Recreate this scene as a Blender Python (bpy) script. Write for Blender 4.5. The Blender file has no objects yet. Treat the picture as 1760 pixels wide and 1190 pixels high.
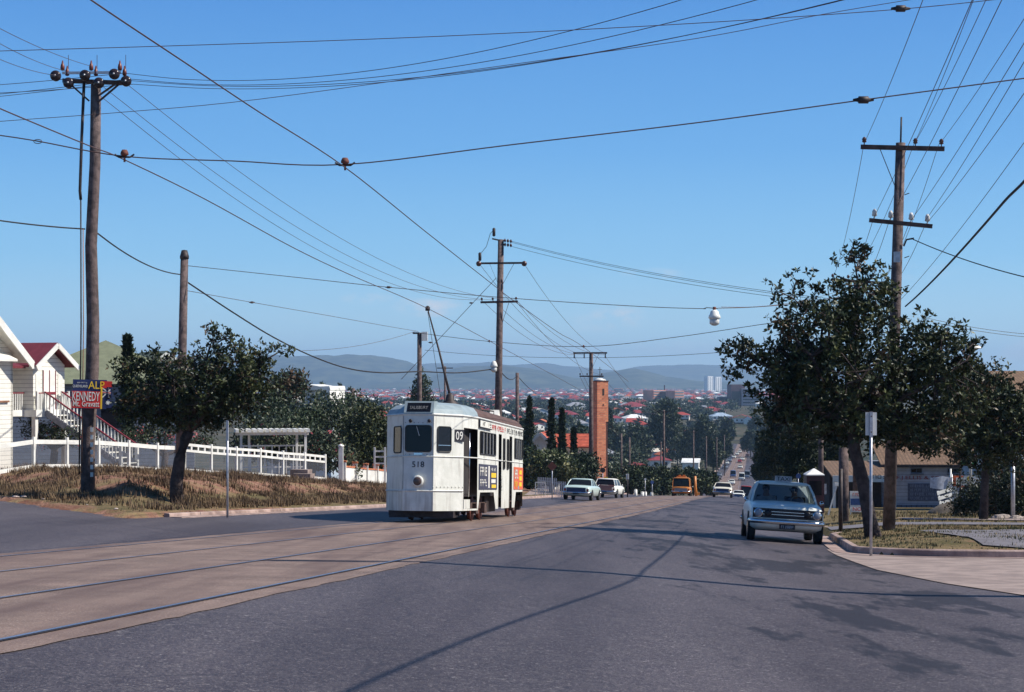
import bpy, math, random
import numpy as np
from mathutils import Vector, Matrix, noise
random.seed(7); NR = np.random.RandomState(11)
C = bpy.context.scene.collection
R = math.radians
# ---------------- camera, world, sun, exposure ----------------
F = 3000.0; YH = 655.0; E = 1.3           # focal length in photo pixels, eye-level row, eye height
cam = bpy.data.cameras.new('camera'); camo = bpy.data.objects.new('camera', cam); C.objects.link(camo)
cam.lens = 36 * F / 1760; cam.sensor_width = 36; cam.clip_start = .3; cam.clip_end = 60000
camo.location = (0, 0, E); camo.rotation_euler = (R(90), 0, 0); cam.shift_y = (YH - 595) / 1760
bpy.context.scene.camera = camo
SUN_EL = 46.0; SUN_AZ = 94.5               # azimuth clockwise from +Y
w = bpy.data.worlds.new('World'); bpy.context.scene.world = w; w.use_nodes = True
nt = w.node_tree; bg = nt.nodes['Background']
sky = nt.nodes.new('ShaderNodeTexSky'); sky.sky_type = 'NISHITA'; sky.sun_disc = False
sky.sun_elevation = R(SUN_EL); sky.sun_rotation = R(SUN_AZ); sky.altitude = 0
sky.air_density = 1.15; sky.dust_density = .25; sky.ozone_density = 4.0
# a few small thin clouds low in the sky
tcw = nt.nodes.new('ShaderNodeTexCoord'); sxw = nt.nodes.new('ShaderNodeSeparateXYZ')
mpw = nt.nodes.new('ShaderNodeMapping'); mpw.inputs['Scale'].default_value = (60, 60, 130)
nzw = nt.nodes.new('ShaderNodeTexNoise'); nzw.inputs['Scale'].default_value = 1.0; nzw.inputs['Detail'].default_value = 6; nzw.inputs['Roughness'].default_value = .6
def mth(op, a, b_=None, c_=None):
    q = nt.nodes.new('ShaderNodeMath'); q.operation = op
    for i, v in enumerate((a, b_, c_)):
        if v is None: continue
        if isinstance(v, (int, float)): q.inputs[i].default_value = v
        else: nt.links.new(v, q.inputs[i])
    return q.outputs[0]
nt.links.new(tcw.outputs['Generated'], mpw.inputs['Vector']); nt.links.new(mpw.outputs[0], nzw.inputs['Vector']); nt.links.new(tcw.outputs['Generated'], sxw.inputs['Vector'])
acc = None
for cx, cy, rx, ry, k in ((735, 528, 45, 13, .75), (632, 514, 34, 8, .35), (1062, 541, 34, 12, .55), (1120, 472, 40, 8, .25), (1040, 556, 60, 12, .3), (1560, 470, 50, 12, .2), (1740, 605, 60, 14, .35), (860, 600, 120, 10, .25), (1180, 598, 110, 9, .25), (560, 548, 60, 8, .15)):
    u = mth('MULTIPLY', mth('SUBTRACT', sxw.outputs['X'], (cx - 880) / 3000), 3000 / (rx * 1.5)); v = mth('MULTIPLY', mth('SUBTRACT', sxw.outputs['Z'], (655 - cy) / 3000), 3000 / (ry * 1.5))
    d = mth('MAXIMUM', mth('SUBTRACT', 1.0, mth('ADD', mth('MULTIPLY', u, u), mth('MULTIPLY', v, v))), 0.0); d = mth('MULTIPLY', d, k); acc = d if acc is None else mth('ADD', acc, d)
nf = mth('MAXIMUM', mth('MULTIPLY_ADD', nzw.outputs['Fac'], 5.0, -2.1), 0.0); cl_f = mth('MINIMUM', mth('MULTIPLY', mth('MULTIPLY', acc, nf), mth('GREATER_THAN', sxw.outputs['Y'], 0.0)), .8)
mxw = nt.nodes.new('ShaderNodeMixRGB'); mxw.inputs['Color2'].default_value = (6.6, 6.4, 6.6, 1); nt.links.new(cl_f, mxw.inputs['Fac'])
L = nt.links.new

hs = nt.nodes.new('ShaderNodeMixRGB'); hs.inputs['Fac'].default_value = .9; L(sky.outputs['Color'], hs.inputs['Color1'])
crp = nt.nodes.new('ShaderNodeValToRGB'); L(sxw.outputs['Z'], crp.inputs['Fac'])     # film-blue sky, deeper towards the zenith
for i_, (p_, c_) in enumerate([(0.0, (.43, .61, .71)), (.03, (.33, .56, .715)), (.07, (.19, .44, .695)), (.13, (.10, .315, .64)), (.215, (.052, .215, .555)), (.33, (.03, .135, .40)), (.55, (.017, .08, .25)), (1.0, (.012, .05, .16))]):
    e_ = crp.color_ramp.elements[i_] if i_ < 2 else crp.color_ramp.elements.new(p_); e_.position = p_; e_.color = (*c_, 1)
sc_ = nt.nodes.new('ShaderNodeVectorMath'); sc_.operation = 'SCALE'; sc_.inputs['Scale'].default_value = 10.5
L(crp.outputs['Color'], sc_.inputs[0]); L(sc_.outputs[0], hs.inputs['Color2']); L(hs.outputs['Color'], mxw.inputs['Color1']); L(mxw.outputs['Color'], bg.inputs['Color'])
bg.inputs['Strength'].default_value = .1
sl = bpy.data.lights.new('sun', 'SUN'); sl.energy = 5.0; sl.angle = R(.5); sl.color = (1, .94, .85)
so = bpy.data.objects.new('sun', sl); C.objects.link(so)
sd = Vector((math.sin(R(SUN_AZ)) * math.cos(R(SUN_EL)), math.cos(R(SUN_AZ)) * math.cos(R(SUN_EL)), math.sin(R(SUN_EL))))
so.rotation_euler = sd.to_track_quat('Z', 'Y').to_euler(); so.location = (0, 0, 60)
vs = bpy.context.scene.view_settings; vs.view_transform = 'Standard'; vs.look = 'None'; vs.exposure = .38; vs.gamma = 1
bpy.context.scene.cycles.max_bounces = 6; bpy.context.scene.cycles.volume_bounces = 0; bpy.context.scene.cycles.transparent_max_bounces = 8

# ---------------- materials ----------------
MATS = {}
def mat(name, col, rough=.75, metal=0.0, var=.18, scale=6.0, bump=0.0, bscale=None, spec=.4, col2=None, mixr=(.4, .6), coat=0, space='Object'):
    if name in MATS: return MATS[name]
    m = bpy.data.materials.new(name); m.use_nodes = True; n = m.node_tree.nodes; l = m.node_tree.links.new
    b = n['Principled BSDF']; b.inputs['Roughness'].default_value = rough; b.inputs['Metallic'].default_value = metal
    b.inputs['Specular IOR Level'].default_value = spec; b.inputs['Coat Weight'].default_value = coat
    if space == 'Object': tc = n.new('ShaderNodeTexCoord').outputs['Object']
    else: tc = n.new('ShaderNodeNewGeometry').outputs['Position']
    nz = n.new('ShaderNodeTexNoise'); nz.inputs['Scale'].default_value = scale; nz.inputs['Detail'].default_value = 6; nz.inputs['Roughness'].default_value = .6
    l(tc, nz.inputs['Vector'])
    mr = n.new('ShaderNodeMapRange'); mr.inputs['From Min'].default_value = mixr[0]; mr.inputs['From Max'].default_value = mixr[1]; l(nz.outputs['Fac'], mr.inputs['Value'])
    mx = n.new('ShaderNodeMixRGB'); l(mr.outputs['Result'], mx.inputs['Fac'])
    c = col
    mx.inputs['Color1'].default_value = (c[0] * (1 - var), c[1] * (1 - var), c[2] * (1 - var), 1)
    c2 = col2 or tuple(min(1, v * (1 + var)) for v in col)
    mx.inputs['Color2'].default_value = (*c2, 1)
    l(mx.outputs['Color'], b.inputs['Base Color'])
    if bump:
        nb = n.new('ShaderNodeTexNoise'); nb.inputs['Scale'].default_value = bscale or scale * 6; nb.inputs['Detail'].default_value = 4; l(tc, nb.inputs['Vector'])
        bp = n.new('ShaderNodeBump'); bp.inputs['Strength'].default_value = bump; bp.inputs['Distance'].default_value = .03; l(nb.outputs['Fac'], bp.inputs['Height']); l(bp.outputs['Normal'], b.inputs['Normal'])
    MATS[name] = m; return m
def lines_mat(name, col, line, pitch, axis='Z', frac=.12, rough=.7, bump=.5, var=.1, spec=.3):
    """repeating boards / corrugation / tile courses along one object axis"""
    m = mat(name, col, rough, 0, var, 3.0, spec=spec); n = m.node_tree.nodes; l = m.node_tree.links.new
    b = n['Principled BSDF']; src = b.inputs['Base Color'].links[0].from_socket
    tc = n.new('ShaderNodeTexCoord'); sx = n.new('ShaderNodeSeparateXYZ'); l(tc.outputs['Object'], sx.inputs['Vector'])
    if axis == 'XY':
        ad = n.new('ShaderNodeMath'); ad.operation = 'ADD'; l(sx.outputs['X'], ad.inputs[0]); l(sx.outputs['Y'], ad.inputs[1]); o = ad.outputs[0]
    else: o = sx.outputs[axis]
    dv = n.new('ShaderNodeMath'); dv.operation = 'DIVIDE'; dv.inputs[1].default_value = pitch; l(o, dv.inputs[0])
    fr = n.new('ShaderNodeMath'); fr.operation = 'FRACT'; l(dv.outputs[0], fr.inputs[0])
    lt = n.new('ShaderNodeMath'); lt.operation = 'LESS_THAN'; lt.inputs[1].default_value = frac; l(fr.outputs[0], lt.inputs[0])
    mx = n.new('ShaderNodeMixRGB'); l(lt.outputs[0], mx.inputs['Fac']); l(src, mx.inputs['Color1']); mx.inputs['Color2'].default_value = (*line, 1)
    l(mx.outputs['Color'], b.inputs['Base Color'])
    bp = n.new('ShaderNodeBump'); bp.inputs['Strength'].default_value = bump; bp.inputs['Distance'].default_value = .02; l(fr.outputs[0], bp.inputs['Height']); l(bp.outputs['Normal'], b.inputs['Normal'])
    return m
def brick_mat(name, c1, c2, mortar, scale=4.2):
    m = mat(name, c1, .85, 0, .1, 2.0); n = m.node_tree.nodes; l = m.node_tree.links.new; b = n['Principled BSDF']
    tc = n.new('ShaderNodeTexCoord'); sx = n.new('ShaderNodeSeparateXYZ'); l(tc.outputs['Object'], sx.inputs['Vector'])
    ad = n.new('ShaderNodeMath'); ad.operation = 'ADD'; l(sx.outputs['X'], ad.inputs[0]); l(sx.outputs['Y'], ad.inputs[1])
    cb = n.new('ShaderNodeCombineXYZ'); l(ad.outputs[0], cb.inputs['X']); l(sx.outputs['Z'], cb.inputs['Y'])
    br = n.new('ShaderNodeTexBrick'); br.inputs['Scale'].default_value = scale; br.inputs['Color1'].default_value = (*c1, 1); br.inputs['Color2'].default_value = (*c2, 1)
    br.inputs['Mortar'].default_value = (*mortar, 1); br.inputs['Mortar Size'].default_value = .03
    l(cb.outputs[0], br.inputs['Vector']); l(br.outputs['Color'], b.inputs['Base Color']); return m

# ---------------- object helpers ----------------
def tag(o, label=None, cat=None, group=None, kind=None):
    if label: o['label'] = label
    if cat: o['category'] = cat
    if group: o['group'] = group
    if kind: o['kind'] = kind
    return o
def thing(name, label, cat, loc=(0, 0, 0), rot=(0, 0, 0), group=None):
    o = bpy.data.objects.new(name, None); C.objects.link(o); o.empty_display_size = .3
    o.location = loc; o.rotation_euler = rot; return tag(o, label, cat, group)
class MB:
    def __init__(s): s.v = []; s.f = []; s.m = []; s.sm = []
    def face(s, pts, m=0, sm=False):
        b = len(s.v); s.v += [tuple(p) for p in pts]; s.f.append(tuple(range(b, b + len(pts)))); s.m.append(m); s.sm.append(sm); return s
    def mesh(s, vs, fs, m=0, sm=False):
        b = len(s.v); s.v += [tuple(p) for p in vs]
        for f in fs: s.f.append(tuple(i + b for i in f)); s.m.append(m); s.sm.append(sm)
        return s
    def bx(s, x0, x1, y0, y1, z0, z1, m=0, M=None):
        vs = [Vector(p) for p in ((x0, y0, z0), (x1, y0, z0), (x1, y1, z0), (x0, y1, z0), (x0, y0, z1), (x1, y0, z1), (x1, y1, z1), (x0, y1, z1))]
        if M: vs = [M @ v for v in vs]
        return s.mesh(vs, [(0, 3, 2, 1), (4, 5, 6, 7), (0, 1, 5, 4), (1, 2, 6, 5), (2, 3, 7, 6), (3, 0, 4, 7)], m)
    def beam(s, a, b, wx, wz, m=0):
        a = Vector(a); b = Vector(b); d = b - a; L_ = d.length; q = d.to_track_quat('Y', 'Z').to_matrix().to_4x4(); M = Matrix.Translation(a) @ q
        return s.bx(-wx / 2, wx / 2, 0, L_, -wz / 2, wz / 2, m, M)
    def tube(s, pts, r, n=6, m=0, caps=True):
        pts = [Vector(p) for p in pts]; k = len(pts); rs = r if isinstance(r, (list, tuple)) else [r] * k
        vs = []; fs = []; up = Vector((0, 0, 1))
        for i, p in enumerate(pts):
            d = (pts[min(i + 1, k - 1)] - pts[max(i - 1, 0)])
            d = d.normalized() if d.length > 1e-9 else Vector((0, 0, 1))
            u = up if abs(d.z) < .95 else Vector((0, 1, 0))
            a = d.cross(u).normalized(); b = a.cross(d)
            for j in range(n):
                t = 2 * math.pi * j / n; vs.append(p + (a * math.cos(t) + b * math.sin(t)) * rs[i])
        for i in range(k - 1):
            for j in range(n):
                fs.append((i * n + j, i * n + (j + 1) % n, (i + 1) * n + (j + 1) % n, (i + 1) * n + j))
        if caps: fs.append(tuple(range(n))[::-1]); fs.append(tuple((k - 1) * n + j for j in range(n)))
        return s.mesh(vs, fs, m, n > 5)
    def lathe(s, prof, c=(0, 0, 0), n=16, m=0, axis='Z', sm=True):
        vs = []; fs = []; k = len(prof); c = Vector(c)
        for r, z in prof:
            for j in range(n):
                t = 2 * math.pi * j / n; a, b = r * math.cos(t), r * math.sin(t)
                v = {'Z': (a, b, z), 'X': (z, a, b), 'Y': (b, z, a)}[axis]; vs.append(c + Vector(v))
        for i in range(k - 1):
            for j in range(n): fs.append((i * n + j, i * n + (j + 1) % n, (i + 1) * n + (j + 1) % n, (i + 1) * n + j))
        fs.append(tuple(range(n))[::-1]); fs.append(tuple((k - 1) * n + j for j in range(n)))
        return s.mesh(vs, fs, m, sm)
    def prism(s, poly, a, b, axis='Y', m=0):
        """poly of 2D points; axis Y: (x,z) extruded y=a..b ; axis X: (y,z) ; axis Z: (x,y)"""
        def mk(p, q): return {'Y': (p[0], q, p[1]), 'X': (q, p[0], p[1]), 'Z': (p[0], p[1], q)}[axis]
        k = len(poly); vs = [mk(p, a) for p in poly] + [mk(p, b) for p in poly]
        fs = [tuple(range(k)), tuple(range(2 * k - 1, k - 1, -1))] + [((i + 1) % k, i, k + i, k + (i + 1) % k) for i in range(k)]
        return s.mesh(vs, fs, m)
    def loft(s, rings, m=0, sm=True, closed=True, cap=True):
        k = len(rings[0]); vs = [p for r in rings for p in r]; fs = []
        for i in range(len(rings) - 1):
            for j in range(k if closed else k - 1): fs.append((i * k + j, i * k + (j + 1) % k, (i + 1) * k + (j + 1) % k, (i + 1) * k + j))
        if cap: fs.append(tuple(range(k))[::-1]); fs.append(tuple((len(rings) - 1) * k + j for j in range(k)))
        return s.mesh(vs, fs, m, sm)
    def build(s, name, mats, parent=None, loc=None, rot=None):
        me = bpy.data.meshes.new(name); me.from_pydata(s.v, [], s.f)
        for m in (mats if isinstance(mats, (list, tuple)) else [mats]): me.materials.append(m)
        me.polygons.foreach_set('material_index', s.m); me.polygons.foreach_set('use_smooth', s.sm); me.update()
        o = bpy.data.objects.new(name, me); C.objects.link(o)
        if parent: o.parent = parent
        if loc is not None: o.location = loc
        if rot is not None: o.rotation_euler = rot
        return o
def struct(o): o['kind'] = 'structure'; return o
def copy_tree(o, parent=None):
    c = o.copy(); C.objects.link(c); c.parent = parent
    for ch in o.children: copy_tree(ch, c)
    return c
def text(s, name, w_, h_, m, parent, loc, rot=(0, 0, 0), shear=0, depth=.004):
    """lettering in the XZ plane facing -Y, fitted to a box w_ by h_, lower left corner at loc"""
    cu = bpy.data.curves.new(name, 'FONT'); cu.body = s; cu.extrude = .02; cu.resolution_u = 2; cu.offset = .004
    ob = bpy.data.objects.new(name, cu); C.objects.link(ob); bpy.context.view_layer.update()
    me = bpy.data.meshes.new_from_object(ob.evaluated_get(bpy.context.evaluated_depsgraph_get())); bpy.data.objects.remove(ob)
    xs = [v.co.x for v in me.vertices]; ys = [v.co.y for v in me.vertices]
    x0, x1, y0, y1 = min(xs), max(xs), min(ys), max(ys)
    for v in me.vertices:
        x = (v.co.x - x0) / (x1 - x0) * w_; z = (v.co.y - y0) / (y1 - y0) * h_; d = -depth if v.co.z > 0 else 0
        v.co = (x + shear * z, d, z)
    me.materials.clear(); me.materials.append(m)
    o = bpy.data.objects.new(name, me); C.objects.link(o); o.parent = parent; o.location = loc; o.rotation_euler = rot
    return o
def marks(n_, name, w_, h_, m, parent, loc, rot=(0, 0, 0), depth=.004):
    """unreadable worn lettering: stroke groups the size of the letters in the photo"""
    mb = MB(); cw = w_ / n_; rg = random.Random(n_ * 7 + int(w_ * 100))
    for i in range(n_):
        if n_ > 6 and rg.random() < .12: continue
        x0 = i * cw + cw * .12; x1 = (i + 1) * cw - cw * .12; t = min(cw, h_) * .17
        if rg.random() < .85: mb.bx(x0, x0 + t, -depth, 0, 0, h_)
        if rg.random() < .5: mb.bx(x1 - t, x1, -depth, 0, rg.choice([0, h_ * .45]), h_)
        for z in (0, h_ * .45, h_ - t):
            if rg.random() < .55: mb.bx(x0 + t, x1 - t, -depth, 0, z, z + t)
    return mb.build(name, [m], parent, loc, rot)
# ---------------- projection and terrain functions ----------------
def P(px, py, d): return Vector((d * (px - 880) / F, d, E - d * (py - YH) / F))
sT, cT = .1386, .9903
RZ = -math.asin(sT)
def XY(t, s): return (t * cT + s * sT, -t * sT + s * cT)
def TS(X, Y): return (X * cT - Y * sT, X * sT + Y * cT)
def tab(T, x):
    if x <= T[0][0]: return T[0][1]
    for (a, b), (c, d) in zip(T, T[1:]):
        if x <= c: return b + (d - b) * (x - a) / (c - a)
    return T[-1][1]
def sm(a, b, x):
    x = max(0, min(1, (x - a) / (b - a))); return x * x * (3 - 2 * x)
GZ = [(-60, 3.7), (0, 0), (170, -10.49), (200, -12.4), (230, -14.5), (260, -16.95), (300, -20.5), (350, -23.8), (400, -26.2), (450, -27.7), (520, -28.5), (620, -31.6), (740, -34.3), (900, -34.1), (1000, -35), (1200, -36), (1e5, -36)]
HT = [(-60, -.8), (-28, .1), (-21.5, .33), (-14.5, .72), (-10.5, .93), (-4.4, .97), (-2, 1.1), (0, 1.27), (1, 1.34), (2, 1.38), (10, 1.42), (60, 1.5)]
GS = [(0, 0), (200, -12.8), (250, -15.6), (400, -22), (600, -27), (800, -27.5), (1000, -26.5), (1300, -26), (1700, -26.5), (2300, -28), (3200, -31), (4500, -34.5), (6500, -39), (9000, -39), (1e6, -39)]
BP = [(0, 0), (2, .1), (3, .34), (4, .66), (6, .82), (20, 1.0)]
def A(X, Y):
    t, s = TS(X, Y); return E + tab(GZ, Y) - tab(HT, t) * (1 - .2 * sm(60, 150, Y))
def wl(X, Y):
    t, s = TS(X, Y); return min(-14.5 - t, (X + 8.9) * .84 + (Y - 41) * .542)
def wr(X, Y):
    t, s = TS(X, Y); a, b = t - 2, s - 36
    if a < 2.2 and b < 2.2 and (a > 0 and b > 0 or True) and a > -3 and b > -3:
        return 2.2 - math.hypot(2.2 - a, 2.2 - b)
    return min(a, b)
def G(X, Y):
    t, s = TS(X, Y); a = A(X, Y)
    if t <= -14.5:
        v = wl(X, Y)
        z = a - .12 if v < -.05 else a + .1 + tab(BP, v) * (1 - .75 * sm(55, 130, s)) + .05 * noise.noise((X * .9, Y * .9, 0)) * min(1, v)
    elif t >= 2.0:
        v = wr(X, Y)
        z = a - .12 if v < .06 else a + .13 + .2 * sm(0, 2.5, v) * (1 - sm(60, 100, s)) * (1 - .8 * sm(4, 9, t) * (1 - sm(36, 44, s))) + .015 * noise.noise((X * 1.5, Y * 1.5, 0))
    else: z = a - .12
    if Y > 200:
        g = E + tab(GS, Y) + 3.0 * noise.noise((X * .004, Y * .004, 3.3)) * sm(300, 700, Y) + 1.2 * noise.noise((X * .02, Y * .02, 7)) * sm(300, 700, Y)
        k = sm(14, 110, abs(t + 6)) * sm(200, 420, Y)
        if Y > 1040: k = max(k, sm(1040, 1300, Y))
        z = z * (1 - k) + g * k
    return z
def GH(px, py, y0=6, y1=12000):
    """the ground point seen at a pixel"""
    Y = y0
    while Y < y1:
        p = P(px, py, Y)
        if G(p.x, Y) >= p.z: break
        Y *= 1.004
    return Vector((p.x, Y, G(p.x, Y)))
def gp(px, Y): X = Y * (px - 880) / F; return Vector((X, Y, G(X, Y)))
# ---------------- ground, roads, kerbs, hills ----------------
def frange(a, b, st):
    r = []
    while a < b - 1e-6: r.append(a); a += st
    return r
S = frange(-20, 30, 2) + frange(30, 34, .5) + frange(34, 39, .2) + frange(39, 70, .5) + frange(70, 130, 1.5) + frange(130, 200, 4) + frange(200, 420, 7) + frange(420, 1300, 18)
x = 1300
while x < 16000: S.append(x); x *= 1.05
S.append(16000)
Tf = frange(-50, -30, 2) + frange(-30, -15.5, .5) + [-15.3, -15, -14.8, -14.5, -14.3, -10.5, -4.4, -2, 0, 1.8, 2.0, 2.12, 2.25, 2.4, 2.6, 2.8] + frange(3, 9, .4) + frange(9, 30, 1.5)
OUT = [.03, .06, .1, .14, .18, .22, .26, .3, .34, .38, .42, .46, .5, .56, .65, .8, 1.0, 1.4]
vs_, fs_, at = [], [], []
for s in S:
    row = [-50 - a * (50 + s) for a in reversed(OUT)] + Tf + [30 + a * (50 + s) for a in OUT]
    for t in row:
        X, Y = XY(t, s); vs_.append((X, Y, G(X, Y)))
        e = 0.0
        if t < -14.4 and Y < 200:
            v = wl(X, Y); e = sm(2.2, 3.6, v) * (1 - sm(8, 12, v)) + .8 * (1 - sm(0, .9, v)) * (1 - sm(52, 60, s))
        elif t > 2 and Y < 80: e = .35 * sm(3, 5, t) * (1 - sm(5, 9, t))
        at.append(e)
k = len(row)
for i in range(len(S) - 1):
    for j in range(k - 1): fs_.append((i * k + j, i * k + j + 1, (i + 1) * k + j + 1, (i + 1) * k + j))
gm = bpy.data.materials.new('dry_ground'); gm.use_nodes = True; n = gm.node_tree.nodes; l = gm.node_tree.links.new; b = n['Principled BSDF']; b.inputs['Roughness'].default_value = .95; b.inputs['Specular IOR Level'].default_value = .1
pos = n.new('ShaderNodeNewGeometry').outputs['Position']
def nz(sc, det=6, rough=.6):
    q = n.new('ShaderNodeTexNoise'); q.inputs['Scale'].default_value = sc; q.inputs['Detail'].default_value = det; q.inputs['Roughness'].default_value = rough; l(pos, q.inputs['Vector']); return q.outputs['Fac']
def ramp(src, a, b_):
    q = n.new('ShaderNodeMapRange'); q.inputs['From Min'].default_value = a; q.inputs['From Max'].default_value = b_; l(src, q.inputs['Value']); return q.outputs['Result']
def mixc(f, c1, c2):
    q = n.new('ShaderNodeMixRGB'); l(f, q.inputs['Fac'])
    for nm, c in (('Color1', c1), ('Color2', c2)):
        if isinstance(c, tuple): q.inputs[nm].default_value = (*c, 1)
        else: l(c, q.inputs[nm])
    return q.outputs['Color']
grass = mixc(ramp(nz(1.1), .4, .62), (.11, .09, .045), (.22, .155, .085)); grass = mixc(ramp(nz(9), .5, .75), grass, (.075, .085, .035))
earth = mixc(ramp(nz(2.2), .38, .62), (.17, .08, .055), (.30, .17, .12)); earth = mixc(ramp(nz(14), .5, .8), earth, (.10, .055, .04)); earth = mixc(ramp(nz(.9, 5), .48, .64), earth, (.22, .16, .085))
atn = n.new('ShaderNodeAttribute'); atn.attribute_name = 'earth'
ad = n.new('ShaderNodeMath'); ad.operation = 'ADD'; l(atn.outputs['Fac'], ad.inputs[0]); m2 = n.new('ShaderNodeMath'); m2.operation = 'MULTIPLY_ADD'; l(nz(3.5), m2.inputs[0]); m2.inputs[1].default_value = 1.2; m2.inputs[2].default_value = -.6; l(m2.outputs[0], ad.inputs[1])
near = mixc(ramp(ad.outputs[0], .35, .6), grass, earth)
sy = n.new('ShaderNodeSeparateXYZ'); l(pos, sy.inputs['Vector'])
far = mixc(ramp(nz(.05, 8, .75), .4, .6), (.03, .038, .022), (.10, .085, .06))
l(mixc(ramp(sy.outputs['Y'], 150, 420), near, far), b.inputs['Base Color'])
bp = n.new('ShaderNodeBump'); bp.inputs['Strength'].default_value = .8; bp.inputs['Distance'].default_value = .06; l(nz(12), bp.inputs['Height']); l(bp.outputs['Normal'], b.inputs['Normal'])
me = bpy.data.meshes.new('ground'); me.from_pydata(vs_, [], fs_); me.materials.append(gm); me.polygons.foreach_set('use_smooth', [True] * len(fs_))
me.attributes.new('earth', 'FLOAT', 'POINT').data.foreach_set('value', at)
go = bpy.data.objects.new('ground', me); C.objects.link(go); struct(go)

# asphalt with seal patches, fine aggregate and a worn lighter track
am = bpy.data.materials.new('asphalt'); am.use_nodes = True; n = am.node_tree.nodes; l = am.node_tree.links.new; b = n['Principled BSDF']; b.inputs['Roughness'].default_value = .62; b.inputs['Specular IOR Level'].default_value = .35
pos = n.new('ShaderNodeNewGeometry').outputs['Position']
c = mixc(ramp(nz(.25, 4), .35, .65), (.050, .040, .047), (.076, .062, .071))
c = mixc(ramp(nz(48, 2, .9), .55, .66), c, (.27, .24, .235)); c = mixc(ramp(nz(7, 6, .8), .45, .75), c, (.125, .108, .108)); c = mixc(ramp(nz(16, 3, .9), .60, .70), c, (.36, .33, .31)); c = mixc(ramp(nz(13, 3, .9), .60, .68), c, (.02, .017, .02))
c = mixc(ramp(nz(30, 3, .9), .56, .64), c, (.022, .019, .026))
# darker bitumen seal patches, stretched along the kerb on the right
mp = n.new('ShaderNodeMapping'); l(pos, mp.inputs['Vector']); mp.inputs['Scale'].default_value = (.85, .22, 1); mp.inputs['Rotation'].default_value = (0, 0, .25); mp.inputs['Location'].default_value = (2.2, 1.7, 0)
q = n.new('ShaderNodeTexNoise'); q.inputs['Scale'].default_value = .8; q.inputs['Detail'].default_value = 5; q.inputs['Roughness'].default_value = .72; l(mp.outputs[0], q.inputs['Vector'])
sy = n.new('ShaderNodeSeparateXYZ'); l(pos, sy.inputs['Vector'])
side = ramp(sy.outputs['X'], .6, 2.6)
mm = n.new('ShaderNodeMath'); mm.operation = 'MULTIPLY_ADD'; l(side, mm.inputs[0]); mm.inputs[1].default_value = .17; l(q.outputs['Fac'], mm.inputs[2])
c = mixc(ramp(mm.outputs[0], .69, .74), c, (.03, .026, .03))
mp = n.new('ShaderNodeMapping'); l(pos, mp.inputs['Vector']); mp.inputs['Rotation'].default_value = (0, 0, math.asin(sT)); mp.inputs['Scale'].default_value = (.9, .035, 1)
q3 = n.new('ShaderNodeTexNoise'); q3.inputs['Scale'].default_value = 1.0; q3.inputs['Detail'].default_value = 5; l(mp.outputs[0], q3.inputs['Vector'])
mt_ = n.new('ShaderNodeMixRGB'); mt_.blend_type = 'MULTIPLY'; l(ramp(q3.outputs['Fac'], .35, .65), mt_.inputs['Fac']); l(c, mt_.inputs['Color1']); mt_.inputs['Color2'].default_value = (.62, .60, .62, 1); c = mt_.outputs['Color']
# fine cracks
vo = n.new('ShaderNodeTexVoronoi'); vo.feature = 'DISTANCE_TO_EDGE'; vo.inputs['Scale'].default_value = .16; 
wv = n.new('ShaderNodeVectorMath'); wv.operation = 'ADD'; q2 = n.new('ShaderNodeTexNoise'); q2.inputs['Scale'].default_value = .8; q2.inputs['Detail'].default_value = 6; l(pos, q2.inputs['Vector']); l(q2.outputs['Color'], wv.inputs[0]); l(pos, wv.inputs[1]); l(wv.outputs[0], vo.inputs['Vector'])
c = mixc(ramp(vo.outputs['Distance'], .0016, .0004), c, (.035, .03, .035))
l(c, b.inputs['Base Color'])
bp = n.new('ShaderNodeBump'); bp.inputs['Strength'].default_value = .55; bp.inputs['Distance'].default_value = .012; l(nz(60, 3, .8), bp.inputs['Height']); l(bp.outputs['Normal'], b.inputs['Normal'])

SR = [s for s in S if s <= 1010]
Tr = [-14.5, -13, -12, -10.5, -8.5, -6.5, -4.4, -3.2, -2, -1, 0, 1, 2]
def sheet(name, Ts, Ss, m, dz, keep=None, zf=A, jag=0):
    vs, fs = [], []
    for i, s in enumerate(Ss):
        for j, t in enumerate(Ts):
            tt = t
            if jag and j in (0, len(Ts) - 1): tt += jag * (noise.noise((s * 1.1, j * 3.1, 0)) + .8 * noise.noise((s * 4.2, j, 4)))
            X, Y = XY(tt, s); vs.append((X, Y, zf(X, Y) + dz))
    k = len(Ts)
    for i in range(len(Ss) - 1):
        for j in range(k - 1):
            if keep and not keep((Ts[j] + Ts[j + 1]) / 2, (Ss[i] + Ss[i + 1]) / 2): continue
            fs.append((i * k + j, i * k + j + 1, (i + 1) * k + j + 1, (i + 1) * k + j))
    me = bpy.data.meshes.new(name); me.from_pydata(vs, [], fs); me.materials.append(m); me.polygons.foreach_set('use_smooth', [True] * len(fs))
    o = bpy.data.objects.new(name, me); C.objects.link(o); return struct(o)
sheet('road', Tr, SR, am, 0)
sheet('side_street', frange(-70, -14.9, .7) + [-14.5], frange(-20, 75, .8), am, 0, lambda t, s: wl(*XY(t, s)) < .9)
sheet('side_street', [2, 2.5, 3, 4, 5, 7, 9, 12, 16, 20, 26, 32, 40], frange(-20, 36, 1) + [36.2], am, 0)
cm = mat('worn_concrete', (.165, .112, .09), .85, 0, .18, 1.2, .3, 40, col2=(.225, .155, .125), space='P')
n = cm.node_tree.nodes; l = cm.node_tree.links.new; b = n['Principled BSDF']; pos = n.new('ShaderNodeNewGeometry').outputs['Position']; src = b.inputs['Base Color'].links[0].from_socket
c = mixc(ramp(nz(28, 3, .9), .52, .66), src, (.13, .095, .085)); c = mixc(ramp(nz(44, 3, .9), .56, .66), c, (.46, .37, .32))
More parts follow.
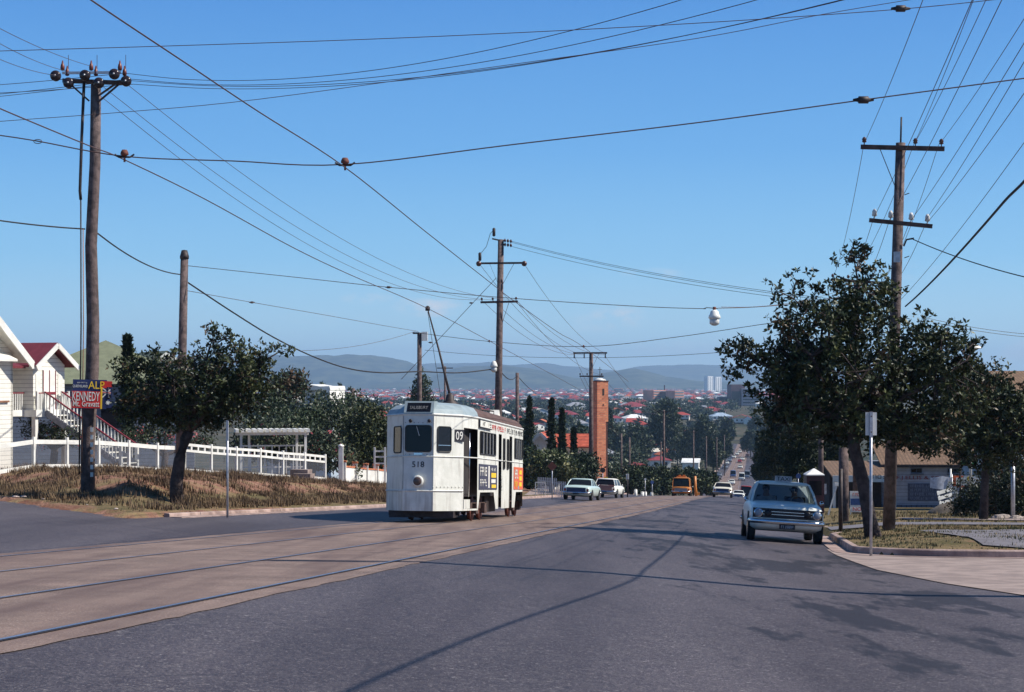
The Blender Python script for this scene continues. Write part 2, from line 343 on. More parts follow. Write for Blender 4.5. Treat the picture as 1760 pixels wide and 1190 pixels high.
mp = n.new('ShaderNodeMapping'); l(pos, mp.inputs['Vector']); mp.inputs['Rotation'].default_value = (0, 0, math.asin(sT)); mp.inputs['Scale'].default_value = (1.6, .06, 1)
q = n.new('ShaderNodeTexNoise'); q.inputs['Scale'].default_value = 1.2; q.inputs['Detail'].default_value = 4; l(mp.outputs[0], q.inputs['Vector'])
c = mixc(ramp(q.outputs['Fac'], .42, .68), c, (.115, .076, .066)); c = mixc(ramp(nz(.7, 6, .7), .48, .8), c, (.20, .145, .118)); l(c, b.inputs['Base Color'])
sheet('tram_track_bed', [-10.6, -9.3, -8.2, -6.6, -5.5, -4.35], [s for s in frange(-12, 60, .25) + frange(60, 200, 2)] + [s for s in SR if s >= 200], cm, .006, jag=.05)
rm = mat('rail_steel', (.36, .38, .45), .38, .9, .1, 3)
for t in (-10.2, -8.45, -6.5, -4.75):
    o = sheet('tram_rail', [t - .022, t + .022], frange(-12, 60, 1) + [s for s in SR if s >= 60 and s < 1000], rm, .014)
    g = sheet('rail_groove', [t + .027, t + .055], frange(-12, 60, 1) + frange(60, 190, 4), mat('groove', (.03, .025, .03), .9), .012)
pale = mat('pale_concrete', (.245, .19, .17), .85, 0, .12, 2, .25, 30, col2=(.32, .25, .22), space='P')
pth = mat('grey_path', (.15, .14, .155), .85, 0, .15, 2, .3, 30, space='P')
# apron of the side street on the right, built as a strip of rows
vs, fs = [], []
ed = [(60, 3.9, 15), (3.9, 0, 0)]
EDGE = [(14, 6.8), (20, 4.2), (23, 3.5), (26, 2.7), (30, 2.02), (33, 1.8), (36, 1.62), (38.7, 1.55), (50, 1.6)]
rows = frange(15, 40, .5)
for s in rows:
    t0 = tab(EDGE, s) + .06 * noise.noise((s * 2, 0, 0)); ts = [t0 + (34 - t0) * (q / 16) ** 2 for q in range(17)]
    for t in ts: X, Y = XY(t, s); vs.append((X, Y, A(X, Y) + .012))
for i in range(len(rows) - 1):
    for j in range(16): 
        if rows[i] < 36.4 or j < 3: fs.append((i * 17 + j, i * 17 + j + 1, (i + 1) * 17 + j + 1, (i + 1) * 17 + j))
me = bpy.data.meshes.new('concrete_apron'); me.from_pydata(vs, [], fs); me.materials.append(pale); o = bpy.data.objects.new('concrete_apron', me); C.objects.link(o); struct(o)
def kerb(name, path, top=.14, wd=.16, out=1, gutter=.38, m=None, label=None):
    """kerb along (t,s) points; out = side (+1: body to larger t)"""
    mb = MB(); rings = []; gr = []
    for i, (t, s) in enumerate(path):
        a = Vector(XY(*path[max(i - 1, 0)])); c_ = Vector(XY(*path[min(i + 1, len(path) - 1)])); d = (c_ - a).normalized(); nn = Vector((d.y, -d.x)) * out
        p = Vector(XY(t, s)); q = p + nn * wd; g = p - nn * gutter; z = A(p.x, p.y)
        rings.append([(p.x, p.y, z - .1), (p.x + nn.x * .02, p.y + nn.y * .02, z + top - .02), (p.x + nn.x * .04, p.y + nn.y * .04, z + top), (q.x, q.y, z + top + .005), (q.x, q.y, z - .1)])
        gr.append([(p.x, p.y, z + .018), (g.x, g.y, A(g.x, g.y) + .02), (g.x, g.y, A(g.x, g.y) - .03), (p.x, p.y, z - .03)])
    mb.loft(rings, 0, False, True, True)
    if gutter: mb.loft(gr, 0, False, True, True)
    o = mb.build(name, m or pale); return struct(o)
km = mat('kerb_concrete', (.30, .21, .185), .85, 0, .25, 1.5, .4, 20, col2=(.42, .31, .27), space='P')
corner = [(2 + 2.2 - 2.2 * math.cos(a), 36 + 2.2 - 2.2 * math.sin(a)) for a in [R(x) for x in range(0, 91, 10)]]
kerb('kerb', [(9, 52.6), (5, 52.4), (3.2, 51.8), (2.3, 50.6), (2, 49)] + [(2, s) for s in frange(48, 38.4, -1) or [46, 44, 42, 40]] + corner + [(6, 36), (9, 36), (12, 36)], m=km, out=-1, top=.15)
kerb('kerb', [(6, 55.6), (3.2, 56), (2.2, 57.5), (2, 59)] + [(2, s) for s in frange(60, 215, 5)], m=km, out=1)
kerb('kerb', [(-14.5, s) for s in frange(42, 64, 2) + frange(64, 86, 4)], top=.1, m=km, out=-1, gutter=.3)
kerb('kerb', [(-18, 92), (-15.6, 93.5), (-14.6, 96)] + [(-14.5, s) for s in frange(98, 215, 5)], top=.13, m=km, out=-1, gutter=.3)
kerb('kerb', [(-14.5, s) for s in frange(300, 1000, 15)], top=.12, m=km, out=-1, gutter=.8)
def patch(name, px, m, dz=.02, n_=14):
    """a flat patch of paving whose corners are seen at four pixels, laid on the ground"""
    q = [GH(*p) for p in px]; vs, fs = [], []
    for i in range(n_ + 1):
        for j in range(n_ + 1):
            u, v = i / n_, j / n_; p = (q[0] * (1 - u) + q[1] * u) * (1 - v) + (q[3] * (1 - u) + q[2] * u) * v
            vs.append((p.x, p.y, G(p.x, p.y) + dz))
    for i in range(n_):
        for j in range(n_): fs.append((i * (n_ + 1) + j, (i + 1) * (n_ + 1) + j, (i + 1) * (n_ + 1) + j + 1, i * (n_ + 1) + j + 1))
    me = bpy.data.meshes.new(name); me.from_pydata(vs, [], fs); me.materials.append(m); o = bpy.data.objects.new(name, me); C.objects.link(o); return struct(o)
sheet('footpath', [2.2, 4, 6, 9, 12, 16, 20, 26, 34], [52.3, 53.4, 54.5, 55.8], pth, .03, zf=G)
sheet('footpath', [5, 8, 12, 16, 20, 26, 34], [60, 62, 64], pale, .03, zf=G)
patch('footpath', [(1580, 914), (1820, 912), (1820, 948), (1690, 940)], pth, .03)
patch('driveway', [(915, 842), (975, 841), (960, 849), (900, 852)], pale, .03)
# distant hills: ridge sheets with real depth
def hill(name, prof, Y0, depth, m, amp=12):
    vs, fs = [], []; xs = frange(-700, 2500, 14); N = 26
    for i in range(N + 1):
        u = i / N; Y = Y0 + depth * u; f = math.sin(math.pi * min(1, u * 1.0)) ** .8
        for px in xs:
            top = (YH - tab(prof, px)) * (Y0 + depth * .5) / F; X = (Y0 + depth * .5) * (px - 880) / F * (Y / (Y0 + depth * .5)) ** .3
            base = -39; z = base + (top - base) * f
            z += f * amp * (1.1 * noise.noise((X * .0022, Y * .0022, Y0)) + 1.0 * noise.noise((X * .005, Y * .003, Y0)) + .5 * noise.noise((X * .02, Y * .02, Y0)) - 1.2 * abs(noise.noise((X * .0015, Y * .0009, Y0 + 5))))
            vs.append((X, Y, E + z))
    k = len(xs)
    for i in range(N):
        for j in range(k - 1): fs.append((i * k + j, i * k + j + 1, (i + 1) * k + j + 1, (i + 1) * k + j))
    me = bpy.data.meshes.new(name); me.from_pydata(vs, [], fs); me.materials.append(m); me.polygons.foreach_set('use_smooth', [True] * len(fs))
    o = bpy.data.objects.new(name, me); C.objects.link(o); return struct(o)
hm = mat('hill_forest', (.045, .06, .045), .95, 0, .35, .012, 0, col2=(.085, .095, .06), space='P', mixr=(.42, .6), spec=.05)
hill('hills', [(-700, 640), (200, 640), (330, 618), (440, 617), (520, 612), (600, 607), (650, 611), (700, 622), (745, 640), (800, 655), (2500, 668)], 8600, 2600, hm, 14)
hill('hills', [(-700, 660), (640, 660), (740, 648), (790, 632), (860, 626), (930, 634), (1000, 650), (1040, 640), (1090, 634), (1150, 650), (1250, 657), (1500, 655), (2500, 650)], 7800, 1600, hm, 8)
hill('hills', [(-700, 625), (300, 622), (700, 628), (800, 622), (840, 621), (880, 628), (930, 623), (1000, 632), (1060, 636), (1110, 628), (1180, 627), (1260, 630), (1340, 640), (1500, 642), (1700, 636), (2500, 640)], 12200, 2800, hm, 14)
# haze box
hb = MB().bx(-9500, 9500, -60, 15600, -64, 275).build('haze', [bpy.data.materials.new('haze')]); tag(hb, kind='stuff')
m = hb.data.materials[0]; m.use_nodes = True; n = m.node_tree.nodes; n.remove(n['Principled BSDF']); pv = n.new('ShaderNodeVolumePrincipled')
pv.inputs['Color'].default_value = (.46, .70, 1.0, 1); pv.inputs['Density'].default_value = 9.5e-5; pv.inputs['Anisotropy'].default_value = .1
m.node_tree.links.new(pv.outputs[0], n['Material Output'].inputs['Volume'])
# ---------------- shared materials ----------------
M_white = mat('white_paint', (.72, .71, .66), .55, 0, .09, 1.7, col2=(.80, .79, .74))
M_cream = mat('cream_paint', (.72, .70, .63), .55, 0, .07, 4)
M_black = mat('black_rubber', (.02, .02, .022), .75, 0, .2, 8)
M_dark = mat('dark_iron', (.045, .035, .035), .6, .3, .3, 8)
M_chrome = mat('chrome', (.62, .63, .66), .18, 1, .05, 8)
M_glass = mat('dark_glass', (.010, .011, .016), .08, 0, .1, 2, spec=.22)
M_galv = mat('galvanised', (.40, .41, .45), .45, .6, .15, 10)
M_wood = mat('weathered_pole', (.115, .083, .078), .9, 0, .35, 5, .6, 30)
M_arm = mat('crossarm_timber', (.085, .055, .05), .9, 0, .3, 5, .3)
M_porc = mat('brown_porcelain', (.085, .035, .03), .25, 0, .2, 6)
M_wporc = mat('white_porcelain', (.6, .58, .55), .3, 0, .1, 6)
M_rust = mat('rusty_red', (.15, .05, .035), .8, 0, .3, 6)
M_red = mat('red_paint', (.55, .03, .025), .45, 0, .08, 6)
M_blue = mat('navy_paint', (.02, .03, .11), .45, 0, .1, 6)
M_yel = mat('yellow_paint', (.85, .55, .03), .5, 0, .06, 6)
M_ink = mat('black_ink', (.02, .02, .03), .6, 0, .1, 6)
M_maroon = mat('maroon_paint', (.20, .025, .035), .55, 0, .12, 6)
M_tyre = M_black
def slope_rot(X, Y, rz, zf=A, dl=1.5):
    """tilt an object so that it lies on the ground at X,Y, its -Y end facing rz"""
    c, s = math.cos(rz), math.sin(rz)
    fy = (zf(X - s * dl, Y + c * dl) - zf(X + s * dl, Y - c * dl)) / (2 * dl)
    fx = (zf(X + c * dl, Y + s * dl) - zf(X - c * dl, Y - s * dl)) / (2 * dl)
    return (math.atan(fy), -math.atan(fx), rz)

# ---------------- tram ----------------
M_tram = mat('tram_grey_white', (.70, .70, .63), .42, 0, .06, 2.2, .12, 9, col2=(.76, .755, .69), spec=.5)
n = M_tram.node_tree.nodes; l = M_tram.node_tree.links.new; b_t = n['Principled BSDF']; srct = b_t.inputs['Base Color'].links[0].from_socket
tcx = n.new('ShaderNodeTexCoord'); sxx = n.new('ShaderNodeSeparateXYZ'); l(tcx.outputs['Object'], sxx.inputs['Vector']); mpx = n.new('ShaderNodeMapping'); mpx.inputs['Scale'].default_value = (5, 5, .7); l(tcx.outputs['Object'], mpx.inputs['Vector'])
nzx = n.new('ShaderNodeTexNoise'); nzx.inputs['Scale'].default_value = 1.6; nzx.inputs['Detail'].default_value = 6; l(mpx.outputs[0], nzx.inputs['Vector'])
mrx = n.new('ShaderNodeMapRange'); mrx.inputs['From Min'].default_value = 1.3; mrx.inputs['From Max'].default_value = .3; mrx.inputs['To Max'].default_value = .16; l(sxx.outputs['Z'], mrx.inputs['Value'])
adx = n.new('ShaderNodeMath'); adx.operation = 'ADD'; l(nzx.outputs['Fac'], adx.inputs[0]); l(mrx.outputs[0], adx.inputs[1]); mr2 = n.new('ShaderNodeMapRange'); mr2.inputs['From Min'].default_value = .56; mr2.inputs['From Max'].default_value = .8; mr2.inputs['To Max'].default_value = .5; l(adx.outputs[0], mr2.inputs['Value'])
mxx = n.new('ShaderNodeMixRGB'); l(mr2.outputs[0], mxx.inputs['Fac']); l(srct, mxx.inputs['Color1']); mxx.inputs['Color2'].default_value = (.27, .23, .19, 1); l(mxx.outputs[0], b_t.inputs['Base Color'])
M_troof = mat('tram_roof_red', (.10, .058, .05), .85, 0, .2, 3, .2)
M_cove = mat('tram_cove_blue', (.27, .33, .35), .5, 0, .1, 3)
def tram(X, Y):
    T = thing('tram', 'grey white electric tram with brown roof numbered 518 running down the left track', 'tram', (X, Y, A(X, Y) + .02), slope_rot(X, Y, RZ))
    ZB, ZS, ZG, ZR = .31, .82, 2.96, 3.36
    half = [(.42, -.0), (1.08, .95), (1.25, 2.45), (1.25, 12.2), (1.06, 13.5), (.42, 14.3)]
    ring = [(x, y) for x, y in half] + [(-x, y) for x, y in reversed(half)]
    # body shell: side wall segments as polygons so the doors and wheel openings are real gaps
    b = MB()
    def seg(p, q, poly, m=0, off=0.0):
        """polygon given in (distance along the wall, height) on wall p->q"""
        d = Vector((q[0] - p[0], q[1] - p[1])); Ln = d.length; d /= Ln; nn = Vector((d.y, -d.x))
        f3 = [(p[0] + d.x * u + nn.x * off, p[1] + d.y * u + nn.y * off, z) for u, z in poly]; b.face(f3, m)
    def wall(p, q, holes=(), zb=ZB):
        Ln = math.hypot(q[0] - p[0], q[1] - p[1]); cuts = sorted(holes)
        u = 0
        for (u0, u1, z0, z1) in cuts:
            if u0 > u: seg(p, q, [(u, zb), (u0, zb), (u0, ZG), (u, ZG)])
            if z0 > zb: seg(p, q, [(u0, zb), (u1, zb), (u1, z0), (u0, z0)])
            if z1 < ZG: seg(p, q, [(u0, z1), (u1, z1), (u1, ZG), (u0, ZG)])
            u = u1
        if u < Ln: seg(p, q, [(u, zb), (Ln, zb), (Ln, ZG), (u, ZG)])
    H = half; NEG = lambda p: (-p[0], p[1])
    # nose and facets, lower band steps inwards underneath
    wall(NEG(H[0]), H[0]); wall(H[0], H[1]); wall(NEG(H[1]), NEG(H[0])); wall(H[1], H[2], [(.06, 1.5, .36, 2.62)]); wall(NEG(H[2]), NEG(H[1]))
    def side(sgn):
        p, q = ((H[2], H[3]) if sgn > 0 else (NEG(H[3]), NEG(H[2]))); L0 = H[3][1] - H[2][1]
        fl = (lambda u: u) if sgn > 0 else (lambda u: L0 - u)
        def poly(pts): 
            r = [(fl(u), z) for u, z in pts]; seg(p, q, r if sgn > 0 else r[::-1])
        # upper wall with door slits
        cuts = [(4.1, 4.75), (6.5, 7.15)]; u = 0
        for c0, c1 in cuts + [(L0, L0)]:
            poly([(u, ZS), (c0, ZS), (c0, ZG), (u, ZG)]); u = c1
        for c0, c1 in cuts: poly([(c0, 2.62), (c1, 2.62), (c1, ZG), (c0, ZG)])
        for pts in ([(0, ZB), (.12, ZB), (.5, ZS), (0, ZS)], [(3.55, ZB), (4.1, ZB), (4.1, ZS), (3.15, ZS)], [(4.75, ZB), (6.5, ZB), (6.5, ZS), (4.75, ZS)], [(7.15, ZB), (7.75, ZB), (8.1, ZS), (7.15, ZS)]): poly(pts)
    side(1); side(-1)
    wall(H[3], H[4]); wall(H[4], H[5]); wall(H[5], NEG(H[5])); wall(NEG(H[4]), NEG(H[3])); wall(NEG(H[5]), NEG(H[4]))
    # belt rail and bottom rail mouldings
    for z, r in ((1.80, .018), (.86, .022), (ZG - .01, .03)):
        path = [NEG(H[2]), NEG(H[1]), NEG(H[0]), H[0], H[1]] + ([H[2], H[3]] if z != .86 else [])
        b.tube([(x * 1.005, y - .012, z) for x, y in path], r, 5, 0)
    for i in range(9):
        u = i / 8; b.lathe([(.018, -.012), (.018, .012)], (.42 + (1.08 - .42) * u + .006, .95 * u - .012, .97), 6, 0, 'Y')
    for y_ in (3.6, 5.9, 9.3, 10.2, 11.4): b.bx(1.251, 1.258, y_ - .008, y_ + .008, ZS + .05, ZG, 1)
    b.tube([(-.42, -.008, .9), (-.42, -.008, 2.9)], .008, 4, 1); b.tube([(.42, -.008, .9), (.42, -.008, 2.9)], .008, 4, 1)
    for z in (1.85, 2.72):
        for i in range(7): b.lathe([(.012, -.01), (.012, .01)], (-.36 + .12 * i, -.01, z), 6, 1, 'Y')
    b.build('body', [M_tram, mat('seam_grey', (.25, .26, .26), .6)], T)
    # dark interior
    i_ = MB(); i_.bx(-1.0, 1.0, 1.6, 12.8, .75, 2.9); i_.build('interior', mat('tram_interior', (.035, .03, .03), .9), T)
    # roof: cove then crown
    def inset(k, z, zc=0): return [(x * k, 7.15 + (y - 7.15) * (1 - (1 - k) * .42), z) for x, y in ring]
    rings = [inset(1.0, ZG), inset(.95, ZG + .14), inset(.84, ZG + .27), inset(.62, ZG + .36), inset(.3, ZR)]
    MB().loft(rings, 0, False).build('roof', [M_troof], T)
    cv = MB(); nose = [0, 1, -1, -2]
    def fr(k, z, lift=.012):
        q = [(x * k, 7.15 + (y - 7.15) * (1 - (1 - k) * .42) - lift, z + lift) for x, y in ring]; a = q[2]; return [q[-3], q[-2], q[-1], q[0], q[1], (q[2][0] + .012, q[2][1], q[2][2])]
    cv.loft([fr(1.004, ZG), fr(.955, ZG + .14), fr(.845, ZG + .27), fr(.625, ZG + .36)], 0, False, False, False)
    cv.build('front_dome', [M_cove], T)
    # destination box in the middle of the dome
    d = MB().prism([(-.04, ZG + .03), (.12, ZG + .355), (.6, ZG + .37), (.5, ZG + .03)], -.41, .41, 'X', 0)
    db = d.build('destination_box', [M_cove], T)
    MB().prism([(-.035, ZG + .06), (.095, ZG + .31), (.11, ZG + .31), (-.015, ZG + .06)], -.33, .33, 'X').build('blind_glass', [M_glass], db)
    text('SALISBURY', 'lettering', .5, .1, mat('blind_text', (.2, .2, .2), .6), db, (-.25, -.012, ZG + .13), (R(-26), 0, 0))
    # windows (frame + glass), each its own part
    Mrub = mat('window_rubber', (.03, .03, .03), .6)
    def win(p, q, u0, u1, z0, z1, name='window', bars=0, r=.06):
        d = Vector((q[0] - p[0], q[1] - p[1])).normalized(); nn = Vector((d.y, -d.x)); rz = math.atan2(d.y, d.x)
        w_, h_ = u1 - u0, z1 - z0; pts = []
        for cx, cz, a0 in ((w_ - r, r, -90), (w_ - r, h_ - r, 0), (r, h_ - r, 90), (r, r, 180)):
            for a in (0, 45, 90): pts.append((cx + r * math.cos(R(a0 + a)), cz + r * math.sin(R(a0 + a))))
        loc = (p[0] + d.x * u0 + nn.x * .008, p[1] + d.y * u0 + nn.y * .008, z0)
        gl = MB().prism(pts, -.006, .0, 'Y').build(name, [M_glass], T, loc, (0, 0, rz))
        f = MB(); f.tube([(x, -.01, z) for x, z in pts + pts[:2]], .017, 5, 0, False); f.build('window_frame', [Mrub], gl)
        if bars:
            for i in range(1, bars + 1): MB().bx(w_ * i / (bars + 1) - .02, w_ * i / (bars + 1) + .02, -.022, -.007, .02, h_ - .02).build('window_bar', [M_tram], gl)
        return gl
    win(NEG(H[0]), H[0], .06, .78, 1.93, 2.64, 'windscreen')
    dF = math.hypot(H[1][0] - H[0][0], .95)
    g = win(H[0], H[1], .14, .66, 1.93, 2.62); MB().bx(.02, .5, -.02, -.008, .17, .19).build('window_bar', [M_chrome], g)
    win(NEG(H[1]), NEG(H[0]), dF - .62, dF - .12, 1.9, 2.62)
    win(H[2], H[3], .35, 3.4, 1.93, 2.58, bars=4); win(H[2], H[3], 7.6, 9.6, 1.93, 2.58, bars=3)
    win(NEG(H[3]), NEG(H[2]), .3, 2.9, 1.93, 2.58, bars=3); win(NEG(H[3]), NEG(H[2]), 6.3, 9.2, 1.93, 2.58, bars=4)
    win(H[2], H[3], 5.0, 5.4, 1.55, 2.5, 'door_window'); win(H[2], H[3], 5.85, 6.25, 1.55, 2.5, 'door_window')
    MB().bx(1.235, 1.245, 6.56, 6.58 + .0, .35, 2.6).build('door_post', [M_dark], T)
    # front platform step and inner door edge
    s_ = MB(); s_.bx(.2, 1.08, 1.15, 2.2, .36, .62); s_.build('step', [M_tram], T)
    MB().tube([(1.1, 1.9, .7), (1.1, 1.9, 2.5)], .02, 6).build('grab_rail', [M_chrome], T)
    # headlamp
    h = MB().lathe([(.14, 0), (.16, -.03), (.155, -.09), (.12, -.10)], (0, 0, 1.12), 20, 0, 'Y'); hl = h.build('headlamp', [M_tram], T)
    MB().lathe([(.118, -.101), (.1, -.118), (.03, -.126)], (0, 0, 1.12), 20, 0, 'Y').build('lens', [mat('amber_dark_lens', (.09, .06, .05), .12, 0, .2, 5)], hl)
    # marker lamps, wiper, fleet numbers
    for x in (-.22, .3): MB().lathe([(.04, 0), (.05, -.05), (.02, -.06)], (x, 0, 2.77), 10, 0, 'Y').build('marker_lamp', [M_dark], T)
    MB().tube([(-.05, -.03, 2.62), (.03, -.04, 2.36)], .012, 5).build('wiper', [M_chrome], T)
    MB().bx(-.12, .12, -.03, 0, 1.84, 1.89).build('vent_plate', [M_chrome], T)
    text('518', 'fleet_number', .34, .16, M_ink, T, (-.17, -.006, 1.5))
    # route number board on the right corner
    a = math.atan2(.95, .66); rb = MB().bx(0, .34, -.03, 0, 0, .34).build('route_board', [M_ink], T, (.86, .68, 2.22), (0, 0, math.atan2(1.5, .17) - .62))
    text('09', 'lettering', .25, .24, M_white, rb, (.045, -.034, .05))
    # cowcatcher / tray under the nose
    f = MB(); f.bx(-.9, .9, .5, 1.2, .12, .3); f.bx(-1.0, 1.0, .9, 1.0, .18, .34); f.build('life_guard', [M_dark], T)
    # bogies: wheels, frame
    for y0 in (2.9, 10.6):
        bg_ = MB(); bg_.bx(-.98, -.86, y0 - .2, y0 + 2.9, .34, .52); bg_.bx(.86, .98, y0 - .2, y0 + 2.9, .34, .52); bg_.bx(-.9, .9, y0 + 1.0, y0 + 1.5, .3, .6)
        bg_.bx(.95, 1.1, y0 + .35, y0 + .75, .2, .5); bg_.bx(.95, 1.1, y0 + 1.9, y0 + 2.3, .2, .5)
        bo = bg_.build('bogie', [mat('bogie_brown', (.09, .055, .045), .8, 0, .4, 8, .3)], T)
        for y in (y0 + .55, y0 + 2.1):
            for sx in (-1, 1): MB().lathe([(.08, -.06), (.33, -.05), (.34, .0), (.37, .03), (.36, .06), (.08, .06)], (sx * .88, y, .35), 20, 0, 'X').build('wheel', [M_rust], bo)
    u = MB(); u.bx(-.85, .85, 6.4, 8.6, .2, .75); u.bx(-1.0, 1.0, 1.2, 13.4, .7, .78); u.build('underframe', [M_dark], T)
    MB().bx(-.12, .12, 14.2, 15.0, .35, .5).build('coupler', [M_dark], T)
    # side advertisements and lettering (right side)
    Mor = mat('orange_red_poster', (.62, .13, .06), .6, 0, .12, 6); Mpap = mat('poster_ink', (.05, .05, .08), .6, 0, .1, 6)
    def advert(u0, u1, base, tx, blocks, tm):
        ad_ = MB().bx(0, .012, 0, u1 - u0, 0, .74).build('advertisement', [base], T, (1.252, 2.45 + u0, .9))
        for w0, w1, z0, z1, m in blocks: MB().bx(.012, .017, w0, w1, z0, z1).build('poster_panel', [m], ad_)
        for s, w0, z0, ww, hh, m in tx: marks(len(s), 'lettering', ww, hh, m, ad_, (.018, w0, z0), (0, 0, R(90)))
    advert(.2, 3.75, Mpap, [('aaaa', .15, .4, 1.3, .26, M_cream), ('aaaaa', .15, .1, 1.3, .2, M_cream), ('aaaaa', 2.2, .56, 1.0, .09, M_cream)],
           [(1.75, 2.0, .05, .7, M_cream), (2.35, 3.3, .36, .5, M_yel), (2.35, 3.2, .2, .31, M_cream), (2.4, 3.3, .05, .15, M_yel)], M_cream)
    advert(7.5, 10.6 - .85, Mor, [('aaa', .15, .36, .9, .3, M_cream), ('aaaa', .15, .1, .8, .16, M_yel)], [(1.3, 1.9, .5, .64, M_yel), (1.3, 1.9, .3, .44, M_yel), (1.3, 1.9, .1, .24, M_yel), (1.0, 1.25, .02, .12, M_cove)], M_cream)
    lb = MB().bx(0, .05, 0, 2.3, 0, .24).build('side_destination_board', [M_ink], T, (1.252, 2.5, 2.68)); MB().bx(.05, .056, .06, 2.24, .03, .21).build('board_face', [M_cream], lb); marks(7, 'lettering', 1.9, .12, M_ink, lb, (.058, .2, .06), (0, 0, R(90)))
    marks(14, 'lettering', 2.9, .15, M_red, T, (1.262, 5.1, 2.70), (0, 0, R(90))); marks(24, 'lettering', 3.8, .15, M_ink, T, (1.262, 8.3, 2.70), (0, 0, R(90)))
    marks(8, 'lettering', .5, .07, M_ink, T, (1.262, 7.2, 1.35), (0, R(90), R(90))); 
    # trolley pole and bridge on the roof, gear boxes
    tb = MB(); tb.bx(-.25, .25, 5.2, 9.2, ZR - .02, ZR + .05); tb.bx(-.3, .3, 6.9, 7.5, ZR, ZR + .12); tb.build('roof_walkway', [M_troof], T)
    tb = MB(); tb.lathe([(.3, 0), (.28, .1), (.14, .2), (.12, .34), (.05, .42)], (.05, 4.6, ZR), 14, 0); tb.build('trolley_base', [M_dark], T)
    h2 = MB(); h2.tube([(.6, 9.8, ZR - .1), (.6, 9.8, ZR + .1), (-.5, 9.4, ZR + .22), (-.6, 9.4, ZR)], .025, 6); h2.build('roof_hook', [M_dark], T); MB().prism([(10.6, ZR - .12), (11.0, ZR + .2), (11.4, ZR - .12)], .3, .6, 'X').build('roof_vent', [M_cream], T)
    return T
tX, tY = XY(-9.15, 0); s0 = (47.6 - tY) / cT
tX, tY = XY(-9.15, s0); TR = tram(tX, tY)
bpy.context.view_layer.update()
# trolley pole: from the roof base up to the wire
inv = TR.matrix_basis.inverted()
pa = inv @ P(757, 668, tY + 4.6); pa = Vector((.05, 4.6, 3.7)); pb = inv @ P(735, 531, tY + 6.5)
MB().tube([pa, pa.lerp(pb, .5) + Vector((.02, 0, 0)), pb], [.045, .035, .022], 6).build('trolley_pole', [M_dark], TR)
MB().lathe([(.02, -.05), (.07, -.06), (.075, .05), (.03, .09)], pb, 10).build('trolley_head', [M_dark], TR)
MB().tube([pb + Vector((-.0, .02, -.1)), (-.28, 5.2, 3.3)], .008, 4).build('trolley_rope', [M_dark], TR)
# driver just inside the front door
def seated(name, label, parent_loc, rz, shirt, skin, hair):
    """torso, neck, head and arms as one skinned surface"""
    me = bpy.data.meshes.new(name)
    V = [(0, 0, 0), (0, .02, .25), (0, .03, .48), (0, .01, .56), (0, -.02, .66), (0, -.03, .76), (.19, .02, .46), (.25, -.08, .22), (.2, -.34, .24), (-.19, .02, .46), (-.25, -.08, .22), (-.2, -.34, .26), (.19, -.38, .25), (-.19, -.38, .27)]
    Ed = [(0, 1), (1, 2), (2, 3), (3, 4), (4, 5), (2, 6), (6, 7), (7, 8), (2, 9), (9, 10), (10, 11), (8, 12), (11, 13)]
    me.from_pydata(V, Ed, []); o = bpy.data.objects.new(name, me); C.objects.link(o)
    md = o.modifiers.new('skin', 'SKIN'); rr = [.17, .17, .15, .06, .09, .08, .07, .05, .035, .07, .05, .035, .04, .04]
    for i, r_ in enumerate(rr): me.skin_vertices[0].data[i].radius = (r_ * (1 if i not in (4, 5) else .9), r_)
    me.skin_vertices[0].data[0].use_root = True
    sb = o.modifiers.new('sub', 'SUBSURF'); sb.levels = 1; sb.render_levels = 2
    me.materials.append(shirt); bpy.context.view_layer.update()
    m2_ = bpy.data.meshes.new_from_object(o.evaluated_get(bpy.context.evaluated_depsgraph_get())); o.modifiers.clear(); o.data = m2_
    m2_.materials.clear(); m2_.materials.append(shirt); m2_.materials.append(skin)
    for p in m2_.polygons:
        c_ = p.center; p.use_smooth = True
        if c_.z > .55 or c_.y < -.3: p.material_index = 1
    hr = MB().lathe([(.085, .0), (.098, .05), (.09, .1), (.05, .14), (.01, .15)], (0, .01, .68), 14); hr.build('hair', [hair], o)
    o.location = parent_loc; o.rotation_euler = (0, 0, rz); tag(o, label, 'person'); return o
M_skin = mat('skin', (.45, .26, .19), .6, 0, .05, 9); M_hair = mat('dark_hair', (.03, .02, .015), .8); M_sb = mat('blue_shirt', (.2, .27, .4), .8); M_sw = mat('white_shirt', (.55, .55, .55), .8)
q = TR.matrix_basis @ Vector((.62, 1.35, 1.05)); seated('person', 'tram driver in pale shirt just inside the open front door of the tram', q, RZ + R(10), M_sw, M_skin, M_hair)

